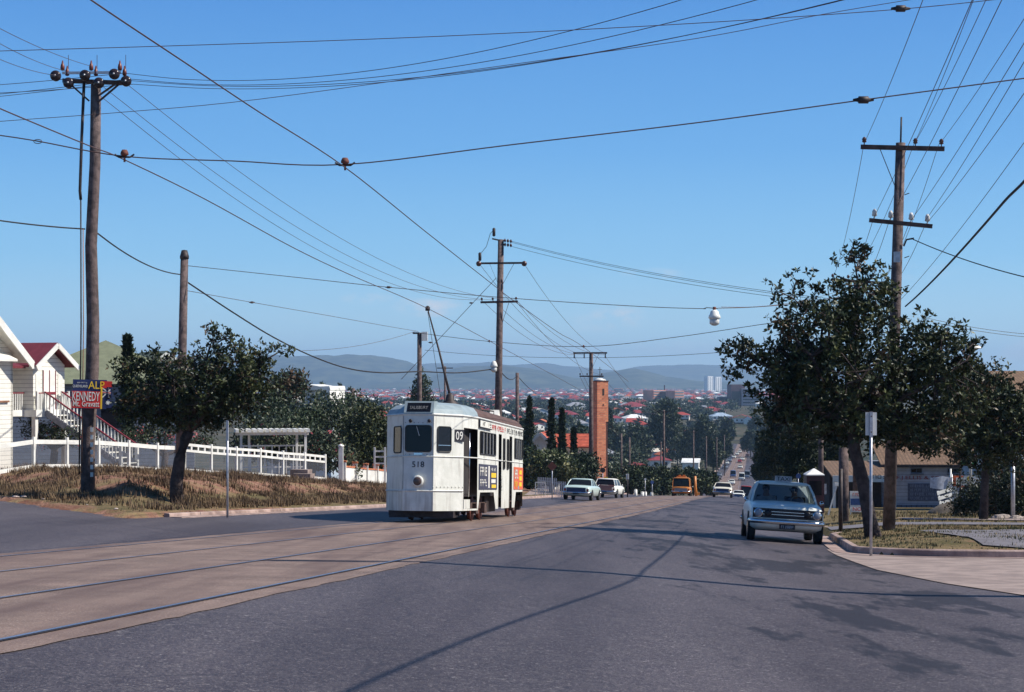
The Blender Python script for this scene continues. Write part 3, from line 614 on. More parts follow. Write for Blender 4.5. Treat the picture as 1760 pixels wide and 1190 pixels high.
# ---------------- cars ----------------
def car(name, label, cat, X, Y, rz, paint, kind='sedan', Ln=4.6, W=1.8, Hh=1.46, roofm=None, rear=False, group=None, detail=True, glass=None, tail=None, zf=None):
    T = thing(name, label, cat, (X, Y, (zf or A)(X, Y)), slope_rot(X, Y, rz, zf or A), group)
    pm = paint; roofm = roofm or paint; h = Ln / 2; k = W / 1.8
    st = [(-h, .44, .80, .80), (-h + .06, .36, .87, .86), (-h + .5, .27, .92, .885), (-h + 1.3, .24, .97, .9), (0, .24, .98, .9), (h - 1.2, .25, .98, .895), (h - .4, .29, .95, .87), (h - .05, .38, .88, .84), (h, .46, .80, .78)]
    if kind in ('wagon', 'van'): st[-3:] = [(h - .4, .29, .98, .88), (h - .06, .36, .97, .86), (h, .46, .93, .82)]
    rings = []
    for y, zb, zt, w_ in st:
        w_ *= k; zm = (zb + zt) / 2 + .08
        half = [(w_ * .80, zb), (w_ * .97, zb + .08), (w_, zm - .06), (w_ * .985, zt - .12), (w_ * .93, zt - .03), (w_ * .78, zt), (w_ * .3, zt + .025)]
        rings.append([(x, y, z) for x, z in half] + [(-x, y, z) for x, z in reversed(half)])
    MB().loft(rings, 0, True).build('body', [pm], T)
    if kind == 'sedan': y0, y1, y2, y3 = -h + 1.45, -h + 2.05, h - 1.75, h - 1.15
    elif kind == 'wagon': y0, y1, y2, y3 = -h + 1.45, -h + 2.05, h - .35, h - .08
    else: y0, y1, y2, y3 = -h + .35, -h + .85, h - .3, h - .06
    zb_, zr = .95, Hh - .06; wb, wt = .80 * k, .64 * k
    if kind == 'van': wt = .72 * k
    gm_ = glass or M_glass
    g = MB(); ins = .012
    lo = [(wb, y0), (wb, y3), (-wb, y3), (-wb, y0)]; hi = [(wt, y1), (wt, y2), (-wt, y2), (-wt, y1)]
    def gp_(f, z, e=0): return
    mid = [((a[0] * .45 + b_[0] * .55) * 1.03, a[1] * .45 + b_[1] * .55) for a, b_ in zip(lo, hi)]
    g.loft([[(x, y, zb_ - .01) for x, y in lo], [(x, y, zb_ + (zr - zb_) * .55) for x, y in mid], [(x, y, zr) for x, y in hi]], 0, False, True, False)
    g.build('windows', [gm_], T)
    r = MB(); rr = []
    for z, kx, ky in ((zr - .02, 1.05, .07), (zr + .02, 1.04, .075), (zr + .055, .93, .02), (zr + .075, .6, -.2)):
        pts = []; X_, Ya, Yb = wt * kx, y1 - ky, y2 + ky; c_ = .14
        for a, b_ in ((X_, Ya + c_), (X_, Yb - c_), (X_ - c_, Yb), (-X_ + c_, Yb), (-X_, Yb - c_), (-X_, Ya + c_), (-X_ + c_, Ya), (X_ - c_, Ya)): pts.append((a, b_, z))
        rr.append(pts)
    r.loft(rr, 0, True); r.build('roof', [roofm], T)
    for sx in (-1, 1):
        ym = (y1 + y2) / 2 + .05
        for (ya, yb, rr_) in ((y0, y1, .034), (y3, y2, .034), (ym, ym, .028)):
            MB().tube([(sx * wb * 1.005, ya, zb_ - .02), (sx * (wb * .45 + wt * .55) * 1.035, ya * .45 + yb * .55, zb_ + (zr - zb_) * .55), (sx * wt * 1.01, yb, zr)], rr_, 5).build('pillar', [pm], T)
    wy = (-h + .82, h - .95)
    for y in wy:
        for sx in (-1, 1):
            MB().lathe([(.36, 0), (.36, .012), (.0, .012)] if sx > 0 else [(.36, 0), (.36, -.012), (.0, -.012)], (sx * .893 * k, y, .36), 18, 0, 'X', False).build('wheel_arch', [M_black], T)
            x0 = sx * (.9 * k - .14)
            ty = MB().lathe([(.19, -.09), (.30, -.095), (.325, -.06), (.325, .06), (.30, .095), (.19, .09)], (x0 + sx * .05, y, .325), 22, 0, 'X').build('wheel', [M_tyre], T)
            if detail: MB().lathe([(.0, sx * .085), (.1, sx * .11), (.17, sx * .09), (.2, sx * .094), (.2, sx * .04)], (x0 + sx * .05, y, .325), 18, 0, 'X').build('rim', [M_chrome], ty)
    for sgn, nm in ((-1, 'front_bumper'), (1, 'rear_bumper')):
        yy = sgn * (h + .05); MB().tube([(-.88 * k, sgn * (h - .28), .5), (-.82 * k, sgn * (h - .02), .5), (-.5 * k, yy, .5), (.5 * k, yy, .5), (.82 * k, sgn * (h - .02), .5), (.88 * k, sgn * (h - .28), .5)], .062, 7).build(nm, [M_chrome], T)
    gr = MB().bx(-.83 * k, .83 * k, -h - .02, -h + .03, .585, .815).build('grille', [mat('grille_black', (.025, .025, .03), .35, .5)], T)
    if detail:
        for z in (.67, .74): MB().bx(-.60 * k, .60 * k, -h - .035, -h - .02, z - .006, z + .006).build('grille_bar', [M_chrome], gr)
    for sx in (-1, 1):
        hl_ = MB().lathe([(.105, 0), (.115, -.03), (.10, -.05)], (sx * .70 * k, -h - .005, .70), 18, 0, 'Y').build('headlight', [M_chrome], T)
        MB().lathe([(.092, -.045), (.07, -.066), (.02, -.075)], (sx * .70 * k, -h - .005, .70), 18, 0, 'Y').build('lens', [mat('lamp_lens', (.25, .28, .33), .08, 0, .1, 8)], hl_)
        MB().lathe([(.085, 0), (.09, -.03), (.05, -.05)], (sx * .47 * k, -h - .012, .70), 14, 0, 'Y').build('indicator_lamp', [mat('grille_black', (.02, .02, .02))], T)
        MB().bx(sx * .72 * k - .07, sx * .72 * k + .07, h - .02, h + .015, .60, .76).build('tail_light', [mat('tail_red', (.30, .02, .02), .25)], T)
    MB().bx(-.60 * k, .60 * k, h - .01, h + .014, .50, .83).build('rear_panel', [tail or pm], T)
    pl = MB().bx(-.19, .19, -h - .05, -h - .04, .33, .44).build('number_plate', [M_ink], T); MB().bx(-.19, .19, h + .1, h + .11, .40, .5).build('number_plate', [M_ink], T)
    for sx in (-1, 1):
        MB().lathe([(.0, -.03), (.05, -.02), (.055, .02), (.0, .03)], (sx * .93 * k, y0 + .1, 1.0), 10, 0, 'Y').build('side_mirror', [M_chrome], T)
    return T
M_cw = mat('car_white', (.78, .80, .74), .35, 0, .03, 4, coat=.15)
M_cp = mat('car_cream', (.72, .68, .56), .3, 0, .03, 4, coat=.4); M_cg = mat('car_pale_green', (.50, .62, .58), .3, 0, .03, 4, coat=.4)
M_cpk = mat('car_dusty_pink', (.42, .18, .13), .35, 0, .05, 4, coat=.4); M_cor = mat('car_orange', (.62, .22, .04), .4, 0, .06, 4, coat=.3)
M_cb = mat('car_blue', (.05, .11, .3), .3, 0, .05, 4, coat=.4); M_cr = mat('car_red', (.42, .03, .03), .3, 0, .05, 4, coat=.4); M_cgr = mat('car_grey_blue', (.22, .27, .33), .3, 0, .05, 4, coat=.4)
M_tail = mat('car_tail_navy', (.03, .045, .11), .3, .4)
# see-through glass for the taxi
tg = bpy.data.materials.new('taxi_glass'); tg.use_nodes = True; n = tg.node_tree.nodes; l = tg.node_tree.links.new
tr_ = n.new('ShaderNodeBsdfTransparent'); tr_.inputs['Color'].default_value = (.5, .55, .58, 1); mx_ = n.new('ShaderNodeMixShader'); fn = n.new('ShaderNodeFresnel'); fn.inputs['IOR'].default_value = 1.5
gls = n.new('ShaderNodeBsdfGlossy'); gls.inputs['Roughness'].default_value = .04; l(fn.outputs[0], mx_.inputs['Fac']); l(tr_.outputs[0], mx_.inputs[1]); l(gls.outputs[0], mx_.inputs[2]); l(mx_.outputs[0], n['Material Output'].inputs['Surface'])
def place_ts(px, Y): return (Y * (px - 880) / F, Y)
X, Y = place_ts(1340, 44.6)
TX = car('taxi', 'white taxi sedan with lit roof sign driving towards the camera beside the right kerb', 'taxi', X, Y, RZ + R(3), M_cw, 'sedan', 4.55, 1.82, 1.48, glass=tg)
TX['label'] = 'white taxi sedan with a TAXI sign on its roof beside the right kerb'
sg = MB().prism([(-.02, 0), (.10, 0), (.085, .14), (-.005, .14)], -.21, .21, 'X').build('roof_sign', [mat('sign_grey', (.5, .5, .52), .5)], TX, (0, -.2, 1.49)); text('TAXI', 'lettering', .34, .1, M_ink, sg, (-.17, -.024, .02), (R(-6), 0, 0))
for c_ in TX.children:
    if c_.name.startswith('number_plate'): marks(6, 'lettering', .3, .075, M_galv, c_, (-.15, -2.275 - .055, .347)); break
ti = MB(); ti.bx(-.72, .72, -.2, 1.1, .3, .62); ti.build('seat', [mat('seat_vinyl', (.03, .03, .035), .6)], TX); 
for sx in (-.36, .36): MB().bx(sx - .26, sx + .26, .35, .5, .6, 1.12).build('seat_back', [mat('seat_vinyl', (.03, .03, .035))], TX)
MB().bx(-.75, .75, -.75, -.45, .75, .96).build('dashboard', [mat('seat_vinyl', (.03, .03, .035))], TX)
MB().tube([(.36 + .17 * math.cos(a), -.42 + .06 * math.sin(a), .98 + .16 * math.sin(a)) for a in [R(x_) for x_ in range(0, 361, 30)]], .012, 5, 0, False).build('steering_wheel', [M_cream], TX)
MB().bx(.15, .3, -.3, -.27, 1.28, 1.33).build('interior_mirror', [M_chrome], TX)
q = TX.matrix_basis @ Vector((-.36, .22, .58)); seated('person', 'driver in white shirt at the wheel of the taxi', q, RZ + R(3), M_sw, M_skin, M_hair)
q = TX.matrix_basis @ Vector((.36, .22, .55)); seated('person', 'passenger in blue shirt beside the driver of the taxi', q, RZ + R(3), M_sb, M_skin, M_hair)
RB = RZ + math.pi   # cars seen from behind point away: front is -Y, so turn half round
X, Y = place_ts(1000, 116); car('parked_car', 'pale green sedan seen from behind with dark lower tail, left of the pink wagon', 'car', X, Y, RB + R(-4), M_cg, 'sedan', 4.7, 1.86, 1.42, tail=M_tail)
X, Y = place_ts(1047, 138); WG_ = car('parked_car', 'white station wagon with dusty pink tailgate seen from behind', 'car', X, Y, RB + R(-5), M_cw, 'wagon', 4.5, 1.75, 1.5, roofm=M_white, tail=M_cpk); MB().bx(-.74, .74, 2.2, 2.262, .8, .98).build('tailgate', [M_cpk], WG_); MB().bx(-.8, .8, 2.1, 2.20, .97, 1.0).build('tailgate_ledge', [M_cpk], WG_)
X, Y = place_ts(1197, 184); o = MB().tube([(0, 0, -.2), (-.1, 0, 1.0), (-.15, 0, 2.1)], [.17, .12, .14], 8).bx(-.2, .35, -.1, .1, .1, .4).build('works_post', [M_cor]); o.location = (X, Y, A(X, Y)); tag(o, 'orange works post standing just right of the orange van', 'post')
X, Y = place_ts(1172, 186); V = car('utility_van', 'orange works van with roof beacons seen from behind on the crest', 'van', X, Y, RB, M_cor, 'van', 4.6, 2.0, 1.95, tail=mat('van_grey', (.2, .2, .22)))
r = MB(); r.bx(-.5, .5, -.3, .9, 2.0, 2.12); r.bx(-.35, -.1, -.1, .2, 2.12, 2.25); r.bx(.1, .35, -.1, .2, 2.12, 2.25); r.build('roof_rack', [M_cor], V)
for sx in (-1, 1): MB().bx(sx * .42 - .32, sx * .42 + .32, 2.295, 2.335, 1.15, 1.68).build('rear_window', [M_glass], V)
X, Y = place_ts(1242, 165); car('car', 'cream sedan seen from behind just before the crest of the right lane', 'car', X, Y, RB, M_cp, 'sedan', 4.6, 1.8, 1.42, tail=M_tail)
X, Y = place_ts(1269, 255); car('car', 'white sedan half hidden by the crest beside the taxi', 'car', X, Y, RB, M_cw, 'sedan', 4.6, 1.8, 1.4, tail=M_tail)
X, Y = place_ts(1281, 290); car('truck', 'small orange red truck dipping behind the crest beside the taxi roof', 'truck', X, Y, RB, M_red, 'van', 4.6, 2.0, 3.0)
# distant traffic on the far slope: copies of three small cars
gd = 'small distant cars on the far part of the road'
far = [(1235, 820, M_cgr, 'grey car parked at the far left kerb nearest the crest'), (1246, 806, M_cgr, 'grey blue car parked second at the far left kerb'), (1249, 799, M_cw, 'white car parked third at the far left kerb'), (1254, 794, M_cgr, 'dark windowed car parked fourth at the far left kerb'), (1261.5, 788, M_cw, 'pale car parked fifth at the far left kerb'), (1267, 783, M_cw, 'white car parked sixth at the far left kerb'), (1271.5, 779, M_cw, 'small white car parked last at the far left kerb'),
       (1260, 821, M_cb, 'dark blue boxy van on the far road'), (1274.5, 826, M_cw, 'white car in the middle of the far road in front of the grey van'), (1257.5, 834, M_cw, 'white car just beyond the crest left of the middle'), (1284, 822, M_cgr, 'grey van driving away on the far tram tracks'), (1272, 806, M_cw, 'lone white car halfway along the far road'), (1271.5, 796, M_cr, 'small dark red car on the far road'), (1276, 792, M_cw, 'white car just ahead of the dark red one'), (1284.5, 786, M_cpk, 'pinkish car ahead of the white one on the far road'), (1287, 771, M_cb, 'blue car at the far end of the road'), (1310.5, 793, M_cw, 'white car alone on the right lane of the far road'), (1310, 820, M_cr, 'small red car at the right edge of the far road')]
for px, py, pm, lb in far:
    pt = None; Y = 300
    while Y < 1005:
        p = P(px, py, Y)
        if A(p.x, Y) >= p.z: pt = (p.x, Y); break
        Y *= 1.003
    if not pt: pt = (P(px, py, 980).x, 980)
    kd = 'van' if 'van' in lb else 'sedan'
    car('car' if kd == 'sedan' else 'van', lb, kd if kd == 'van' else 'car', pt[0], pt[1], RB, pm, kd, 4.5, 1.85, 1.45 if kd == 'sedan' else 2.2, detail=False, group=gd)
# ---------------- poles, wires, lamps ----------------
def on_pole(o, base): return
def utility_pole(label, px, Y, top, r0, r1, arms=(), extra=None, bend=(), name='utility_pole', cat='utility pole', pxt=None, group=None):
    """arms: (y, x_left, x_right, thickness m, [insulator x...], insulator kind, brace?)"""
    base = gp(px, Y); T = thing(name, label, cat, base, group=group)
    tp = P(pxt if pxt is not None else px, top, Y) - base; m = Y / F
    pts = [Vector((0, 0, -.4))]
    for f, dx in bend: pts.append(Vector((tp.x * f + dx, 0, tp.z * f)))
    pts.append(tp); rs = [r0 + (r1 - r0) * max(0, p.z) / tp.z for p in pts]
    if not bend: pts.insert(1, tp * .5); rs.insert(1, (r0 + r1) / 2)
    MB().tube(pts, rs, 14).build('pole', [M_wood], T)
    for (y, xl, xr, th, ins, kind, brace) in arms:
        a = P(xl, y[0] if isinstance(y, tuple) else y, Y) - base; b_ = P(xr, y[1] if isinstance(y, tuple) else y, Y) - base
        ctr = tp.x * ((a.z + b_.z) / 2 / tp.z); a.y = -(a.x - ctr) * .14 - r1 - th * .4; b_.y = -(b_.x - ctr) * .14 - r1 - th * .4
        ar = MB(); ar.beam(a, b_, th * .8, th); arm = ar.build('crossarm', [M_arm], T)
        for x in ins:
            q = a.lerp(b_, (x - xl) / (xr - xl)); q.z += th / 2
            if kind == 'pin': MB().tube([q, q + Vector((0, 0, .1))], .015, 5).lathe([(.03, .06), (.065, .08), (.05, .12), (.07, .14), (.035, .2), (.015, .21)], q, 10).build('insulator', [M_porc], arm)
            elif kind == 'white': MB().tube([q, q + Vector((0, 0, .1))], .015, 5).lathe([(.04, .06), (.075, .09), (.06, .16), (.07, .18), (.03, .26)], q, 10).build('insulator', [M_wporc], arm)
            elif kind == 'hang': MB().lathe([(.03, 0), (.07, -.06), (.03, -.1), (.07, -.16), (.03, -.2), (.07, -.26), (.02, -.4)], q - Vector((0, 0, th)), 8).build('insulator', [M_dark], arm)
        if brace:
            for sg_ in brace:
                q = Vector((ctr, 0, 0)); e = a.lerp(b_, .5 + .26 * sg_); MB().beam(e + Vector((0, .05, -th / 2)), (ctr + sg_ * r1 * .8, -r1 * .6, e.z - 1.0 - .2), .05, .012).build('brace', [M_arm], T)
    return T, base, tp
# big pole on the left with a heavy double crossarm
T, LB, LT = utility_pole('tall leaning timber pole at the left kerb with six disc insulators and an election sign', 151, 51.5, 141, .215, .15, bend=((.12, -.03), (.3, .06), (.42, .05), (.6, -.05), (.8, .02)), pxt=165)
m = 51.5 / F
def LP(px, py, dy=0): v = P(px, py, 51.5) - LB; v.y += dy; return v
bm_ = MB().beam(LP(111, 141, -.2), LP(220, 145, -.2), .12, .12).build('crossarm', [M_arm], T)
MB().beam(LP(112, 129, -.32), LP(212, 128, -.32), .07, .07).build('upper_rail', [M_galv], T)
for x, y in ((102, 135), (152, 134), (202, 132), (222, 144), (124, 147), (176, 147)):
    i_ = MB().lathe([(.03, -.10), (.13, -.08), (.16, -.03), (.16, .03), (.10, .06), (.03, .08)], LP(x, y, -.42), 18, 0, 'Y').build('disc_insulator', [mat('black_porcelain', (.03, .02, .022), .2)], T)
    MB().lathe([(.0, -.115), (.03, -.11), (.03, -.09)], LP(x, y, -.42), 8, 0, 'Y').build('insulator_cap', [M_galv], i_)
for x in (112, 161, 210):
    for dx, y, hh in ((0, 119, .24), (8, 128, .2)):
        MB().lathe([(.02, 0), (.06, .02), (.065, .1), (.05, .18), (.035, .2), (.015, .30)], LP(x + dx, y + 6, -.3), 10).build('cutout_fuse', [mat('fuse_red', (.13, .03, .02), .4)], T)
    MB().tube([LP(x + 10, 122, -.3), LP(x + 10, 98, -.3)], .008, 4).build('spike_rod', [M_dark], T)
for a, b_ in (((127, 150), (155, 175)), ((199, 147), (168, 168)), ((206, 147), (170, 177))): MB().beam(LP(*a, -.15), LP(*b_, -.12), .05, .05).build('brace', [M_arm], T)
MB().tube([LP(148, 145, -.25), LP(144, 240, -.25), LP(141, 330, -.25), LP(142, 345, -.22)], .045, 6).build('cable_conduit', [M_dark], T)
MB().tube([LP(142, 345, -.22), LP(143, 560, -.25), LP(140, 815, -.28)], .022, 6).build('downpipe_cable', [M_dark], T)
MB().tube([LP(146, 395, -.22), LP(147, 560, -.24), LP(144, 815, -.26)], .014, 6).build('earth_wire', [mat('rusty_wire', (.3, .14, .08), .7)], T)
for k_ in range(7): MB().bx(LP(159, 0).x, LP(159, 0).x + .08, -.27, -.25, .45 + .22 * k_, .58 + .22 * k_).build('pole_marker', [M_white], T)
MB().lathe([(.0, -.17), (.165, -.17), (.165, 0), (.175, .02)], LP(158, 577), 14, 0, 'Z').build('pole_band', [M_galv], T) if False else None
# the other poles on the left and centre
T2, B2, t2 = utility_pole('bare topped timber pole rising behind the left kerb tree', 309, 72, 443, .20, .16, pxt=317)
MB().lathe([(.185, -.05), (.19, .05), (.12, .3), (.0, .32)], t2 + Vector((0, 0, .0)), 14).build('pole_cap', [M_dark], T2)
T3, B3, t3 = utility_pole('short timber pole with small grey box above the left end of the tram', 721, 118, 572, .17, .15)
MB().bx(.15, .55, -.25, .2, t3.z - .55, t3.z + .05).build('grey_box', [M_white], T3); MB().bx(-.45, .0, -.2, -.1, t3.z - .1, t3.z + .02).build('bracket', [M_dark], T3)
T4, B4, t4 = utility_pole('tall timber pole behind the tram with two crossarms and a white lamp', 854, 101, 412, .23, .17, pxt=861,
    arms=[(453, 823, 902, .11, [], '', (-1, 1)), ((520, 519), 826, 890, .12, [828, 847, 887], 'pin', (1,))])
def CP(px, py, dy=0): v = P(px, py, 101) - B4; v.y += dy; return v
for x in (823, 901): MB().lathe([(.03, -.12), (.15, -.08), (.16, .05), (.04, .1)], CP(x, 454, -.3), 12, 0, 'Y').build('disc_insulator', [M_porc], T4)
for x, y in ((849, 400), (825, 442)): MB().lathe([(.03, -.25), (.09, -.2), (.09, .2), (.03, .25)], CP(x, y, -.25), 10).build('cutout_fuse', [M_dark], T4)
MB().beam(CP(846, 411, -.2), CP(860, 414, -.1), .08, .08).build('bracket', [M_dark], T4)
for y in (414, 421):
    for k_ in range(3): MB().lathe([(.03, -.07), (.13, 0), (.03, .07)], CP(868 + 5 * k_, y + k_ * .6, -.1), 10, 0, 'X').build('strain_insulator', [M_porc], T4)
MB().tube([CP(849, 396, -.25), CP(843, 402, -.3), CP(836, 425, -.3), CP(826, 437, -.25)], .015, 4).build('jumper_wire', [M_dark], T4)
lp = MB().lathe([(.04, .35), (.12, .3), (.2, .1), (.22, 0), (.0, 0)], CP(849, 631, -.35), 14).build('lamp_hood', [M_white], T4)
MB().lathe([(.17, -.01), (.18, -.22), (.1, -.3), (.0, -.32)], CP(849, 631, -.35), 14).build('lamp_bowl', [mat('milky_glass', (.55, .55, .53), .2)], lp)
MB().tube([CP(849, 621, -.35), CP(857, 620, -.1)], .025, 6).build('lamp_bracket', [M_dark], T4)
T5, B5, t5 = utility_pole('narrow timber pole standing between the tram roof and the dark cypress', 889, 152, 641, .17, .15)
T6, B6, t6 = utility_pole('timber pole with two crossarms standing in front of the brick tower', 1016, 150, 606, .22, .16,
    arms=[(607, 985, 1043, .14, [987, 1004, 1040], 'hang', (1,)), (647, 996, 1037, .12, [997, 1009, 1034], 'pin', ())])
# right hand poles
T7, B7, t7 = utility_pole('tall dark pole on the right verge with two crossarms and a thin top rod', 1527, 47.2, 246, .175, .13, pxt=1548,
    arms=[((253, 259), 1479, 1618, .12, [1485, 1570, 1613], 'pin', (-1,)), ((379, 391), 1493, 1598, .11, [1502, 1529, 1563, 1590], 'white', ())])
MB().tube([t7, t7 + Vector((.02, 0, .7))], .025, 6).build('top_rod', [M_dark], T7)
def RP(px, py, dy=0): v = P(px, py, 47.2) - B7; v.y += dy; return v
MB().bx(RP(1534, 0).x, RP(1544, 0).x, -.25, -.13, RP(0, 452).z, RP(0, 434).z).build('meter_box', [M_galv], T7)
for y in (333, 441, 491): MB().tube([RP(1553, y + 3, -.1), RP(1561, y, -.12)], .012, 4).build('step_bolt', [M_dark], T7)
MB().tube([RP(1552, 424, -.1), RP(1556, 413, -.15), RP(1568, 411, -.2)], .025, 5).build('cable_bracket', [M_dark], T7)
T8, B8, t8 = utility_pole('second pole on the right mostly hidden inside the big verge tree', 1472, 78, 482, .17, .13,
    arms=[((481, 488), 1428, 1520, .12, [1431, 1457], 'pin', ())])
T9, _, _ = utility_pole('short pale timber post behind the leaning trunk beside the shop awning', 1450, 62, 770, .19, .17)
T10, _, _ = utility_pole('dark pole beside the telephone box right of the taxi', 1411, 88, 690, .14, .12)
gpole = 'poles far down the road on the left'
for px, Y, tp_, lb in ((1068, 240, 745, 'far dark pole right of the brick tower'), (1082, 255, 752, 'far pole just right of the dark one beyond the tower'), (1141, 215, 705, 'slim pale pole above the trees left of the orange van'), (1136, 300, 760, 'stub pole beside the slim pale pole'),
                       (1192, 330, 740, 'far pole right of the red roofed hall'), (1214, 380, 750, 'far pole left of the distant road'), (1232, 460, 752, 'far pole beside the parked cars on the far slope'), (1245, 560, 748, 'thin far pole higher on the far slope'), (765, 190, 630, 'pole with short arm standing behind the trolley pole')):
    utility_pole(lb, px, Y, tp_, .15, .12, arms=[(tp_ + 3, px - 1300 / Y * 2, px + 1300 / Y * 2, .1, [], '', ())] if px not in (1068, 1082) else (), group=gpole)
# wires
M_wire = mat('copper_wire', (.10, .06, .055), .6, .3, .1, 20); M_cable = mat('black_cable', (.02, .018, .02), .7)
def PT(px, py, t): Yd = t / ((px - 880) / F * cT - sT); return P(px, py, Yd)
def PSs(px, py, s): return P(px, py, s / (sT * (px - 880) / F + cT))
def spline(pts, n_=6):
    out = []
    for i in range(len(pts) - 1):
        p0, p1, p2, p3 = pts[max(i - 1, 0)], pts[i], pts[i + 1], pts[min(i + 2, len(pts) - 1)]
        for k_ in range(n_):
            t = k_ / n_; out.append(.5 * ((2 * p1) + (p2 - p0) * t + (2 * p0 - 5 * p1 + 4 * p2 - p3) * t * t + (3 * p1 - p0 - 3 * p2 + p3) * t ** 3))
    return out + [pts[-1]]
def wire(label, pts, r=.011, group=None, m=None, cat='wire', name='overhead_wire'):
    o = MB().tube(spline(pts), r, 5, 0, False).build(name, [m or M_wire]); return tag(o, label, cat, group)
def line3(a, b_, sag=0, n_=7):
    return [a.lerp(b_, i / n_) - Vector((0, 0, sag * 4 * (i / n_) * (1 - i / n_))) for i in range(n_ + 1)]
# two trolley wires
W1 = [(60, -70), (156, 0), (318, 108), (444, 192), (593, 288), (731, 398), (844, 487), (884, 518), (960, 572), (1003, 597), (1080, 656)]
wire('trolley wire above the right hand tram track', [PT(*p, -5.6) for p in W1], .008, cat='trolley wire', name='trolley_wire')
W2 = [(-60, 158), (0, 187), (151, 250), (214, 275), (353, 343), (504, 426), (605, 474), (734, 530), (857, 595), (960, 650), (1010, 678)]
wire('trolley wire above the left hand tram track touched by the tram pole', [PT(*p, -9.3) for p in W2], .0095, cat='trolley wire', name='trolley_wire')
def spanw(label, pts, s, r=.008, **k): return wire(label, [PSs(*p, s) for p in pts], r, **k)
spanw('nearest cross span wire holding both trolley wires with brown bell insulators', [(-60, 226), (0, 233), (65, 243), (214, 269), (400, 277), (593, 283), (880, 249), (1200, 211), (1484, 172), (1760, 135), (1900, 117)], 24, .009)
spanw('thin span wire across the very top of the sky with a black block insulator', [(-60, 90), (0, 88), (300, 79), (600, 69), (880, 57), (1200, 40), (1548, 16), (1760, -6)], 26, .006)
spanw('rising span wire crossing below the high voltage lines', [(-60, 216), (0, 209), (200, 194), (444, 171), (880, 111), (1200, 66), (1414, 25), (1600, -6)], 30, .006)
def insul(label, px, py, s, kind='bell', group=None):
    p = PSs(px, py, s); T_ = None
    if kind == 'bell':
        T_ = thing('bell_insulator', label, 'insulator', p, group=group); k_ = .085
        MB().lathe([(.0, .06), (.035, .055), (.055, .02), (.06, -.015), (.03, -.03), (.015, -.035)], (0, 0, .03), 14).build('bell', [M_rust], T_)
        MB().tube([(-.14, 0, .02), (-.08, 0, -.02), (.08, 0, -.02), (.14, 0, .02)], .014, 5).build('yoke', [M_dark], T_); MB().tube([(0, 0, -.02), (0, 0, -.09)], .016, 5).build('clamp', [M_rust], T_)
    else:
        o = MB().lathe([(.015, -.14), (.03, -.07), (.05, -.065), (.05, .065), (.03, .07), (.015, .14)], (0, 0, 0), 8, 0, 'X').build('strain_insulator', [M_dark]); o.location = p; tag(o, label, 'insulator', group); T_ = o
    return T_
insul('brown bell insulator on the nearest span beside the tall left pole', 214, 268, 24); insul('brown bell insulator on the nearest span in the middle of the sky', 593, 282, 24)
insul('black block insulator at the right on the nearest span wire', 1484, 172, 24, 'block'); insul('black block insulator at the top right edge of the sky', 1548, 15, 26, 'block')
o = MB().tube([PSs(65 + 7 * math.cos(R(a)), 243.5 + 3.5 * math.sin(R(a)), 24) for a in range(0, 361, 30)], .006, 5, 0, False).build('wire_ring', [M_wire]); tag(o, 'small oval ring joining the nearest span wire at the far left', 'ring')
ghv = 'high voltage lines from the tall left pole over the road'
for (xa, ya), (xb, yb), (xl, yl) in (((214, 126), (950, 0), (-40, 149)), ((222, 136), (1060, 0), (-40, 166)), ((226, 139), (1180, 0), (-40, 170)), ((228, 145), (1190, -2), (-40, 162))):
    a = P(xa, ya, 51); b_ = P(xb, yb, 34); c_ = a + (b_ - a) * 1.35
    wire('high voltage line sweeping from the tall left pole to the top of the picture', line3(a, c_, .9), .008, ghv); wire('high voltage line leaving the tall left pole to the left', line3(a, P(xl, yl, 58), .02, 3), .010, 'high voltage lines leaving to the left')
for (xa, ya), (xb, yb) in (((160, 115), (-40, 28)), ((112, 122), (-40, 52)), ((100, 130), (-40, 84))):
    wire('thin line climbing to the upper left corner from the tall left pole', line3(P(xa, ya, 51.5), P(xb, yb, 36), .1), .008, 'thin lines climbing to the upper left')
for (xa, ya), (xb, yb), sg_ in (((172, 165), (828, 516), 1.6), ((178, 150), (847, 516), 1.5), ((222, 148), (886, 516), 1.5)):
    wire('thin line from the tall left pole down to the pole behind the tram', line3(P(xa, ya, 51.5), P(xb, yb, 101), sg_), .009, 'three thin lines from the left pole to the pole behind the tram')
wire('thick black cable from the left edge to the tall left pole', line3(P(-60, 370, 49), P(146, 394, 51.5), .05), .022, m=M_cable, cat='cable', name='overhead_cable')
wire('thick black cable from the tall left pole to the bare topped pole', line3(P(166, 400, 51.5), P(309, 472, 72), .25), .024, m=M_cable, cat='cable', name='overhead_cable')
wire('thick black cable sagging from the bare topped pole across to the pole behind the tram', [P(320, 484, 72), P(400, 537, 76), P(470, 580, 80), P(540, 614, 84), P(600, 634, 88), P(660, 641, 91), P(720, 639, 94), P(790, 641, 98), P(851, 634, 101)], .034, m=M_cable, cat='cable', name='overhead_cable')
wire('cable sagging from the pole behind the tram to the narrow pole', line3(P(858, 634, 101), P(889, 645, 152), .5), .03, m=M_cable, cat='cable', name='overhead_cable')
wire('cable falling right from the narrow pole towards the cypress trees', line3(P(891, 648, 152), P(918, 674, 175), .1, 3), .03, m=M_cable, cat='cable', name='overhead_cable')
wire('span wire from the bare topped pole to the hanging street lamp', [P(322, 457, 72), P(500, 476, 71), P(668, 494, 70), P(880, 513, 69), P(1100, 527, 67), P(1213, 531, 66)], .013)
insul('small black insulator on the span wire right of the bare topped pole', 668, 494, 73.5, 'block'); 
wire('span wire from the bare topped pole to the short pole above the tram', [P(322, 500, 72), P(433, 520, 82), P(560, 542, 97), P(660, 560, 110), P(719, 570, 118)], .013); insul('small insulator on the wire between bare topped pole and tree top', 433, 520, 80, 'block')
